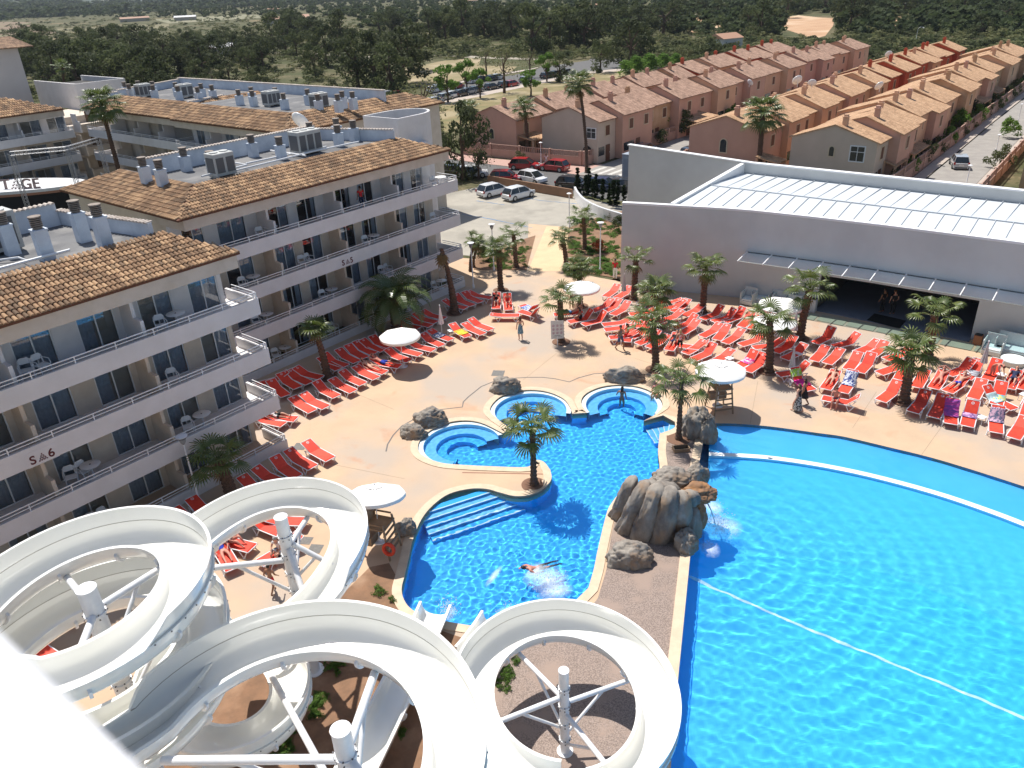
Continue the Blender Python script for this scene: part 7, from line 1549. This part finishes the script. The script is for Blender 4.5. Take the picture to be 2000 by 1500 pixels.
def btable(p,label):
    o=empty('balcony_table',p,0,label,'table','round white balcony tables'); mb=MB(); mb.lathe([(.42,.69),(.44,.71),(.42,.725),(.04,.726)],24); mb.build('table_top',PLAST,o,auto=40); mb=MB(); mb.lathe([(.035,.05),(.035,.69)],8); mb.build('stem',PLAST,o); mb=MB(); mb.lathe([(.27,0),(.25,.03),(.04,.06)],16); mb.build('foot',PLAST,o); mb=MB(); mb.lathe([(.04,.7261),(.04,.735)],10); mb.build('hole',BUMP,o)
FN=['ground','first','second','top']; BK=[(19.9,32.7,'nearest','near'),(43.9,41.3,'middle','mid')]
SETS=[(0,3,9.6,(2,0)),(0,3,15.4,(1,1)),(0,2,4.4,(1,1)),(0,1,9.8,(2,1)),(0,1,4.2,(1,1)),(0,2,15.3,(1,0)),(0,1,15.4,(1,1)),(0,0,10.,(2,0)),
 (1,3,26.9,(1,1)),(1,3,35.3,(1,0)),(1,3,42.5,(1,1)),(1,2,25.0,(1,1)),(1,2,29.8,(2,0)),(1,2,35.2,(1,1)),(1,2,42.2,(1,0)),(1,1,25.4,(1,1)),(1,1,30.8,(1,1)),(1,1,36.6,(2,0)),(1,0,26.3,(1,1)),(1,0,30.9,(2,0)),(1,0,41.6,(1,1))]
cnt={}
for (bi,f,a,(nc,ntb)) in sorted(SETS,key=lambda t:(t[0],t[1],t[2])):
    O=BK[bi]; z=2.7*f+.002; b=O[1]+1.15; k=cnt.get((bi,f),0); cnt[(bi,f)]=k+1; where='%s floor of the %s hotel, %s balcony from the left'%(FN[f],O[2],od(k))
    for i in range(nc): chair(GW(a+i*.62,b+(.3 if nc>1 else 0),z),ROT+(.2 if i else -.3),('lone plastic chair, ' if nc==1 else ('left plastic chair, ','right plastic chair, ')[i])+where)
    if ntb: btable(GW(a+.85,b+.1,z),'round white table, '+where)
# ---------------- people: one skinned body each, clothes grown from its own surface
def limbs(pose):
    J={}
    if pose in('stand','walk','wade','bend'):
        s=.0 if pose!='walk' else 1
        J=dict(pel=(0,0,.94),sp=(0,.01,1.10),ch=(0,.0,1.30),nk=(0,.0,1.47),hd=(0,-.02,1.60),
          hl=(.10,0,.90),kl=(.11,-.03-.16*s,.50),al=(.11,.03-.22*s,.09),tl=(.12,-.13-.22*s,.035),
          hr=(-.10,0,.90),kr=(-.11,-.02+.06*s,.50),ar=(-.11,.03+.30*s,.10+.03*s),tr=(-.12,-.13+.24*s,.035),
          sl=(.18,0,1.41),el=(.25,.02+.1*s,1.13),wl=(.24,-.10+.12*s,.90),sr=(-.18,0,1.41),er=(-.25,.02-.08*s,1.13),wr=(-.22,-.16-.10*s,.93))
        if pose=='bend':
            J.update(sp=(0,-.10,1.08),ch=(0,-.32,1.20),nk=(0,-.46,1.22),hd=(0,-.58,1.18),sl=(.18,-.42,1.17),el=(.2,-.5,.92),wl=(.16,-.6,.72),sr=(-.18,-.42,1.17),er=(-.2,-.5,.92),wr=(-.16,-.62,.72))
        if pose=='wade': J.update(el=(.33,-.05,1.18),wl=(.42,-.22,1.02))
    elif pose=='lie':   # x runs along the lounger, head towards -x, face up
        J=dict(pel=(-.28,0,.49),sp=(-.42,0,.53),ch=(-.62,0,.62),nk=(-.80,0,.74),hd=(-.93,0,.83),
          hl=(-.22,.10,.49),kl=(.18,.13,.60),al=(.60,.12,.45),tl=(.68,.13,.56),hr=(-.22,-.10,.49),kr=(.22,-.12,.50),ar=(.66,-.13,.46),tr=(.73,-.14,.57),
          sl=(-.74,.18,.68),el=(-.50,.30,.56),wl=(-.28,.22,.56),sr=(-.74,-.18,.68),er=(-.52,-.31,.54),wr=(-.27,-.30,.50))
    elif pose=='arms': 
        J=limbs('lie'); J.update(el=(-.98,.34,.80),wl=(-1.02,.10,.93),er=(-.98,-.34,.80),wr=(-1.02,-.08,.93),kl=(.20,.16,.52))
    elif pose=='prone':
        J=limbs('lie'); J.update(hd=(-.92,.02,.74),nk=(-.80,0,.66),kl=(.18,.12,.46),tl=(.70,.12,.42),al=(.62,.12,.46),tr=(.76,-.13,.42),wl=(-1.0,.22,.62),el=(-.86,.34,.56))
    elif pose=='sit':   # on a lounger edge, legs down towards -y
        J=dict(pel=(0,0,.50),sp=(0,-.03,.66),ch=(0,-.10,.86),nk=(0,-.14,1.02),hd=(0,-.19,1.15),
          hl=(.10,-.02,.49),kl=(.14,-.44,.50),al=(.13,-.42,.09),tl=(.14,-.57,.035),hr=(-.10,-.02,.49),kr=(-.13,-.46,.50),ar=(-.12,-.48,.09),tr=(-.13,-.62,.035),
          sl=(.18,-.12,.96),el=(.24,-.22,.72),wl=(.14,-.42,.60),sr=(-.18,-.12,.96),er=(-.24,-.22,.72),wr=(-.12,-.44,.62))
    elif pose=='long':  # sitting up along a lounger, knees raised
        J=dict(pel=(-.15,0,.49),sp=(-.24,0,.64),ch=(-.28,0,.85),nk=(-.24,0,1.01),hd=(-.20,0,1.13),
          hl=(-.10,.10,.48),kl=(.28,.13,.74),al=(.52,.12,.44),tl=(.64,.13,.42),hr=(-.10,-.10,.48),kr=(.33,-.12,.66),ar=(.62,-.12,.43),tr=(.75,-.12,.43),
          sl=(-.26,.18,.95),el=(-.12,.26,.75),wl=(.12,.20,.74),sr=(-.26,-.18,.95),er=(-.10,-.26,.74),wr=(.14,-.20,.70))
    return J
BN=[('waist','pel','sp'),('torso','sp','ch'),('chest','ch','nk'),('neck','nk','hd'),('hip','pel','hl'),('thigh','hl','kl'),('shin','kl','al'),('foot','al','tl'),('hip','pel','hr'),('thigh','hr','kr'),('shin','kr','ar'),('foot','ar','tr'),('shoulder','ch','sl'),('uarm','sl','el'),('farm','el','wl'),('shoulder','ch','sr'),('uarm','sr','er'),('farm','er','wr')]
RD=dict(pel=.135,sp=.115,ch=.135,nk=.055,hd=.06,hl=.095,kl=.062,al=.04,tl=.032,hr=.095,kr=.062,ar=.04,tr=.032,sl=.062,el=.042,wl=.028,sr=.062,er=.042,wr=.028)
BODY={}
def body_mesh(pose):
    if pose in BODY: return BODY[pose]
    J=limbs(pose); names=list(J); vs=[Vector(J[n]) for n in names]; rad=[RD[n] for n in names]; ed=[(names.index(a),names.index(b)) for _,a,b in BN]
    for s,sg in (('l',1),('r',-1)):   # palm, four unequal fingers and a thumb
        w=Vector(J['w'+s]); e=Vector(J['e'+s]); d=(w-e).normalized(); sd=d.cross(Vector((0,0,1))); 
        if sd.length<.2: sd=d.cross(Vector((0,1,0)))
        sd.normalize(); wi=names.index('w'+s); up=sd.cross(d); vs.append(w+d*.05); rad.append(.03); ed.append((wi,len(vs)-1)); pi_=len(vs)-1
        for k,l in enumerate((.062,.072,.067,.052)):
            b=w+d*.085+sd*(k-1.5)*.019; vs.append(b); rad.append(.0095); ed.append((pi_,len(vs)-1)); vs.append(b+(d*.9-up*.25).normalized()*l*.55); rad.append(.0085); ed.append((len(vs)-2,len(vs)-1)); vs.append(b+(d*.8-up*.45).normalized()*l); rad.append(.007); ed.append((len(vs)-2,len(vs)-1))
        vs.append(w+d*.045+sd*sg*.038); rad.append(.011); ed.append((pi_,len(vs)-1)); vs.append(w+d*.085+sd*sg*.055); rad.append(.009); ed.append((len(vs)-2,len(vs)-1))
    me=bpy.data.meshes.new('b'); me.from_pydata(vs,ed,[]); o=bpy.data.objects.new('b',me); C.objects.link(o)
    sk=o.modifiers.new('s','SKIN'); sk.use_smooth_shade=True; sk.branch_smoothing=.6
    for i,r in enumerate(rad): me.skin_vertices[0].data[i].radius=(r,r*(.82 if names[i] in('pel','sp','ch') else 1) if i<len(names) else r)
    me.skin_vertices[0].data[0].use_root=True
    sb=o.modifiers.new('u','SUBSURF'); sb.levels=1; sb.render_levels=1
    bpy.context.view_layer.update(); m=bpy.data.meshes.new_from_object(o.evaluated_get(bpy.context.evaluated_depsgraph_get())); bpy.data.objects.remove(o)
    # head: ovoid with brow, nose, chin and ears, merged into the same body mesh
    H=Vector(J['hd']); N=Vector(J['nk']); ax=(H-N).normalized(); face={'lie':Vector((.25,0,1)),'arms':Vector((.25,0,1)),'prone':Vector((.2,.9,-.3)),'long':Vector((1,0,0))}.get(pose,Vector((0,-1,-.1))); face=(face-ax*face.dot(ax)).normalized(); sd=ax.cross(face)
    bm=bmesh.new(); bm.from_mesh(m); r=bmesh.ops.create_icosphere(bm,subdivisions=3,radius=1)['verts']; hv=[]
    for v in r:
        x,y,z=v.co; sx=.076; sy=.095; sz=.118
        k=1-.22*max(0,-z-.1); q=H+ax*.02+sd*x*sx*k+face*y*sy*(1-.1*max(0,-z))+ax*z*sz
        if y>.93 and abs(x)<.25: q+=face*.022*(1-abs(x)*3.5)*(1 if z<.15 else .3)
        if abs(x)>.93 and -.35<z<.3: q+=sd*math.copysign(.014,x)
        if y>.75 and .05<z<.3 and .2<abs(x)<.55: q-=face*.008
        v.co=q
    bm.to_mesh(m); bm.free(); m.polygons.foreach_set('use_smooth',[True]*len(m.polygons))
    hairv=(H,ax,face,sd); BODY[pose]=(m,J,hairv); return BODY[pose]
def region(m,J,sel):
    keep={}
    co=[v.co.copy() for v in m.vertices]; nr=[v.normal.copy() for v in m.vertices]
    segs=[(n,Vector(J[a]),Vector(J[b])) for n,a,b in BN]
    for i,p in enumerate(co):
        best=None
        for n,a,b in segs:
            ab=b-a; t=max(0,min(1,(p-a).dot(ab)/ab.length_squared)); d=(p-(a+ab*t)).length
            if best is None or d<best[0]: best=(d,n,t)
        lo,hi=sel.get(best[1],(2,2))
        if lo<=best[2]<=hi: keep[i]=len(keep)
    idx=list(keep); mb=MB(); fs=[tuple(keep[v] for v in f.vertices) for f in m.polygons if all(v in keep for v in f.vertices)]
    mb.add([co[i]+nr[i]*.011 for i in idx],fs); return mb
CL=dict(shorts=dict(hip=(0,1),thigh=(0,.72),waist=(0,.6)),trunks=dict(hip=(0,1),thigh=(0,.42),waist=(0,.4)),trousers=dict(hip=(0,1),thigh=(0,1),shin=(0,.92),waist=(0,.7)),shirt=dict(waist=(.1,1),torso=(0,1),chest=(0,.6),shoulder=(0,1),uarm=(0,.55)),vest=dict(waist=(.1,1),torso=(0,1),chest=(0,.5),shoulder=(0,.5)),dress=dict(waist=(0,1),torso=(0,1),hip=(0,1),thigh=(0,.5),chest=(0,.35)),bikini_top=dict(chest=(0,.25),torso=(.62,1)),bikini_bottom=dict(hip=(0,1),waist=(0,.3),thigh=(0,.1)),wrap=dict(waist=(0,.8),hip=(0,1),thigh=(0,.3)))
CM={}
def cloth(c,c2=None):
    k=(c,c2)
    if k not in CM: CM[k]=mat('cloth_%d'%len(CM),c,.9,c2,12.,thr=(.46,.54)); 
    return CM[k]
SK=dict(fair=mat('skin_fair',(.62,.34,.24),.55,(.55,.29,.20),6.,spec=.4),tan=mat('skin_tan',(.36,.18,.11),.5,(.30,.15,.09),6.,spec=.4),red=mat('skin_pink',(.62,.27,.20),.55,(.52,.22,.16),5.,spec=.4))
HAIR=dict(dark=mat('hair_dark',(.02,.013,.01),.6),brown=mat('hair_brown',(.09,.045,.022),.6),blond=mat('hair_blond',(.42,.29,.14),.6),grey=mat('hair_grey',(.35,.33,.31),.7))
def person(pose,loc,rz,label,skin,hair,clothes,s=1.,long=False,grp=None,mir=False):
    m,J,(H,ax,face,sd)=body_mesh(pose); me=m.copy(); me.materials.clear(); me.materials.append(SK[skin]); o=obj('person',me,None,loc,rz); o.scale=(s,s*(-1 if mir else 1),s); tag(o,label,'person',grp)
    for (c,m_) in clothes:
        region(m,J,CL[c]).build(c,m_,o,smooth=True)
        if c in('dress','wrap') and pose in('stand','walk'):
            hem=.52 if c=='dress' else .16; mb=MB(); rings=[]; n=20; fw=.06 if pose=='stand' else .15
            for i in range(8):
                t=i/7; z=1.02+(hem-1.02)*t; rings.append([((.155+.05*t)*(1+.05*math.sin(5*q+i))*math.cos(q),(.125+fw*t)*(1+.06*math.sin(4*q))*math.sin(q)+.01,z) for q in [2*PI*j/n for j in range(n)]])
            mb.loft(rings); mb.build('skirt',m_,o,smooth=True)
    if hair:
        mb=MB(); vs=[];n=14;k=8
        for i in range(k+1):
            a=PI*.62*i/k
            for j in range(n):
                q=2*PI*j/n; d=ax*math.cos(a)+(face*math.cos(q)+sd*math.sin(q))*math.sin(a); f=max(0,math.cos(q)); rr=1.13-(.16*max(0,(a-.9))*f*1.6)
                p=H+ax*.02+ax*d.dot(ax)*.118*rr+face*(d.dot(face)*.095*rr-.008)+sd*d.dot(sd)*.076*rr
                if long and a>1.2 and f<.4: p-=ax*(.05+.12*(a-1.2))*(1-f)
                vs.append(p)
        mb.add(vs,[(i*n+j,i*n+(j+1)%n,(i+1)*n+(j+1)%n,(i+1)*n+j) for i in range(k) for j in range(n)]); mb.build('hair',HAIR[hair],o,smooth=True)
    return o
P0=lambda x,y,z=0: at(x,y,z)
BLK=cloth((.012,.012,.014)); RDc=cloth((.62,.02,.03)); WH_=cloth((.75,.75,.74)); NVY=cloth((.02,.03,.08)); BLU=cloth((.02,.05,.40))
person('stand',P0(1017,664),R_(200),'woman in a blue patterned dress standing alone on the open terrace','fair','brown',[('dress',cloth((.04,.14,.24),(.30,.42,.46)))],1.0,True)
person('walk',P0(1211,684),R_(40),'man in denim shorts and a striped vest walking before the loungers','tan','dark',[('shorts',cloth((.05,.09,.20))),('vest',cloth((.30,.30,.14),(.10,.10,.22)))],1.03)
person('stand',P0(1201,546),R_(150),'person in a red polo and white trousers by the hall corner','tan','dark',[('shirt',RDc),('trousers',WH_)],1.02)
person('stand',P0(1116,603),R_(190),'bare-shouldered woman standing behind the round parasol','tan','dark',[('bikini_top',BLK),('bikini_bottom',BLK)],.98,True)
person('walk',P0(1556,804),R_(210),'woman in a black and white wrap walking by the pool edge','fair','brown',[('vest',BLK),('wrap',cloth((.03,.03,.03),(.45,.45,.44)))],1.,True)
person('walk',P0(1567,791),R_(220),'woman in black beside the one in the patterned wrap','tan','dark',[('dress',BLK)],.97,True)
person('stand',GW(*toG(at(1721,612)),.07),R_(200),'left of two men in black uniforms in the dark entrance','tan','dark',[('shirt',BLK),('trousers',BLK)],1.04); person('stand',GW(*toG(at(1741,616)),.07),R_(175),'right of two men in black uniforms in the dark entrance','fair','brown',[('shirt',BLK),('trousers',BLK)],1.05)
person('wade',at(1214,806,-.85),R_(150),'woman wading in the right-hand whirlpool','tan','dark',[('bikini_top',BLK),('bikini_bottom',BLK)],1.,True)
person('sit',at(1282,780,-.38),R_(-35),'bather crouched on the rim of the right-hand whirlpool','red','brown',[('trunks',BLK)],.95)
o=person('prone',at(1064,1124,-.66),R_(20),'swimmer face down beside the splash in the lagoon','red','dark',[('trunks',NVY)],1.0)
def onl(px,py,pose,label,skin,hair,cl,long=False,mir=False,dx=0.,rz=0.,s=1.):
    l=near(px,py)
    if pose in('lie','arms','prone'):
        for k in kids(l):
            for z_ in 'hg':
                for a,b in zip(LM[z_][:4],LM['n'][:4]):
                    if k.data==a: k.data=b
                for q in kids(k):
                    if q.data==LM[z_][5]: q.data=LM['n'][5]
    c_,s_=math.cos(l.rotation_euler.z),math.sin(l.rotation_euler.z)
    return person(pose,Vector(l.location)+Vector((c_*dx,s_*dx,0)),l.rotation_euler.z+rz,label,skin,hair,cl,s,long,'sunbathers on the loungers',mir)
onl(763,716,'arms','sunbathing man in blue shorts with his arms behind his head','red','brown',[('shorts',BLU)])
onl(735,718,'lie','sunbathing woman in a pale bikini next to the man in blue shorts','fair','brown',[('bikini_top',WH_),('bikini_bottom',WH_)],True)
onl(969,590,'long','sunbather in a dark top on the left lounger by the lone palm','fair','brown',[('shirt',BLK),('shorts',WH_)],False); onl(992,592,'long','sunbather in red on the second lounger by the lone palm','red','brown',[('vest',RDc),('bikini_bottom',RDc)],True)
onl(1098,612,'arms','sunbather lying behind the sign palm with feet to the left','fair','brown',[('trunks',cloth((.05,.20,.45)))]); onl(1124,622,'sit','woman in black sitting on the orange lounger under the parasol','tan','dark',[('dress',BLK)],True,rz=R_(60))
onl(1226,665,'long','woman in a red dress reclining behind the walking man','tan','dark',[('dress',RDc)],True); onl(1256,665,'long','grey-haired person sitting behind the palm trunk','red','grey',[('shorts',RDc)]); onl(1303,672,'lie','sunbather in black between palm and parasol stand','fair','brown',[('shirt',BLK),('shorts',NVY)])
person('stand',P0(1327,690),R_(170),'fair-haired woman in red and white standing behind the young palm','fair','blond',[('vest',cloth((.6,.08,.10),(.7,.7,.7))),('shorts',BLK)],.97,True)
onl(1615,750,'lie','woman in a bikini on the lounger beside the patterned navy towel','fair','brown',[('bikini_top',BLK),('bikini_bottom',WH_)],True)
onl(1632,778,'sit','bare-chested man in grey shorts sitting sideways on a lounger','red','brown',[('shorts',cloth((.25,.27,.30)))],rz=R_(180),dx=.3)
onl(1831,735,'arms','woman in a pink bikini lying among pastel towels','red','dark',[('bikini_top',cloth((.75,.12,.16))),('bikini_bottom',cloth((.75,.12,.16)))],True); onl(1858,745,'arms','man in blue trunks lying beside the woman in pink','fair','brown',[('trunks',BLU)])
onl(1978,745,'lie','woman in a navy top on the striped towel at the right','fair','brown',[('shirt',NVY),('shorts',NVY)],True); onl(1999,745,'lie','sunbather in pink cropped by the right edge','red','brown',[('bikini_top',RDc),('bikini_bottom',RDc)],True)
person('bend',P0(1934,742),R_(20),'woman bending over a towel near the closed parasol','red','brown',[('bikini_top',BLK),('bikini_bottom',cloth((.55,.1,.06)))],.98,True)
onl(545,822,'prone','sunbather in a white shirt lying face down at the hotel corner','fair','dark',[('shirt',cloth((.62,.58,.62))),('trunks',WH_)]); onl(573,812,'lie','second sunbather at the hotel corner, with black shorts','fair','blond',[('shorts',BLK)],True)
onl(470,1060,'long','woman with dark red hair sitting in the shade behind the slides','red','dark',[('bikini_top',BLU),('bikini_bottom',BLU)],True); onl(445,1095,'lie','man on a blue towel half hidden by the slide','red','brown',[('shirt',BLU)])
onl(520,1085,'sit','man in a white shirt sitting inside the slide loop','fair','grey',[('shirt',WH_),('shorts',WH_)],rz=R_(110)); person('walk',P0(535,1158),R_(160),'boy in red shorts walking inside the slide loop','tan','dark',[('shorts',RDc)],.86)
person('stand',GW(35.2,42.4,8.102),R_(215),'person in a red top on the top balcony of the middle hotel block','tan','dark',[('shirt',RDc),('trousers',NVY)],1.)
person('stand',GW(83.2,62.2,.03),R_(180),'passer-by in white on the pavement before the pink garden wall','tan','dark',[('shirt',WH_),('trousers',cloth((.5,.5,.5)))],1.)
# ---------------- haze over the far land
hz=MB(); hz.box(-3600,3600,-150,5600,-4,330); 
hm=bpy.data.materials.new('haze'); hm.use_nodes=True; nt=hm.node_tree
for n in list(nt.nodes):
    if n.type=='BSDF_PRINCIPLED': nt.nodes.remove(n)
pv=node(nt,'ShaderNodeVolumePrincipled'); pv.inputs['Color'].default_value=(.80,.87,1,1); pv.inputs['Density'].default_value=.00007; pv.inputs['Anisotropy'].default_value=.0
nt.links.new(pv.outputs[0],nt.nodes['Material Output'].inputs['Volume']); o=hz.build('haze',hm); o['kind']='stuff'
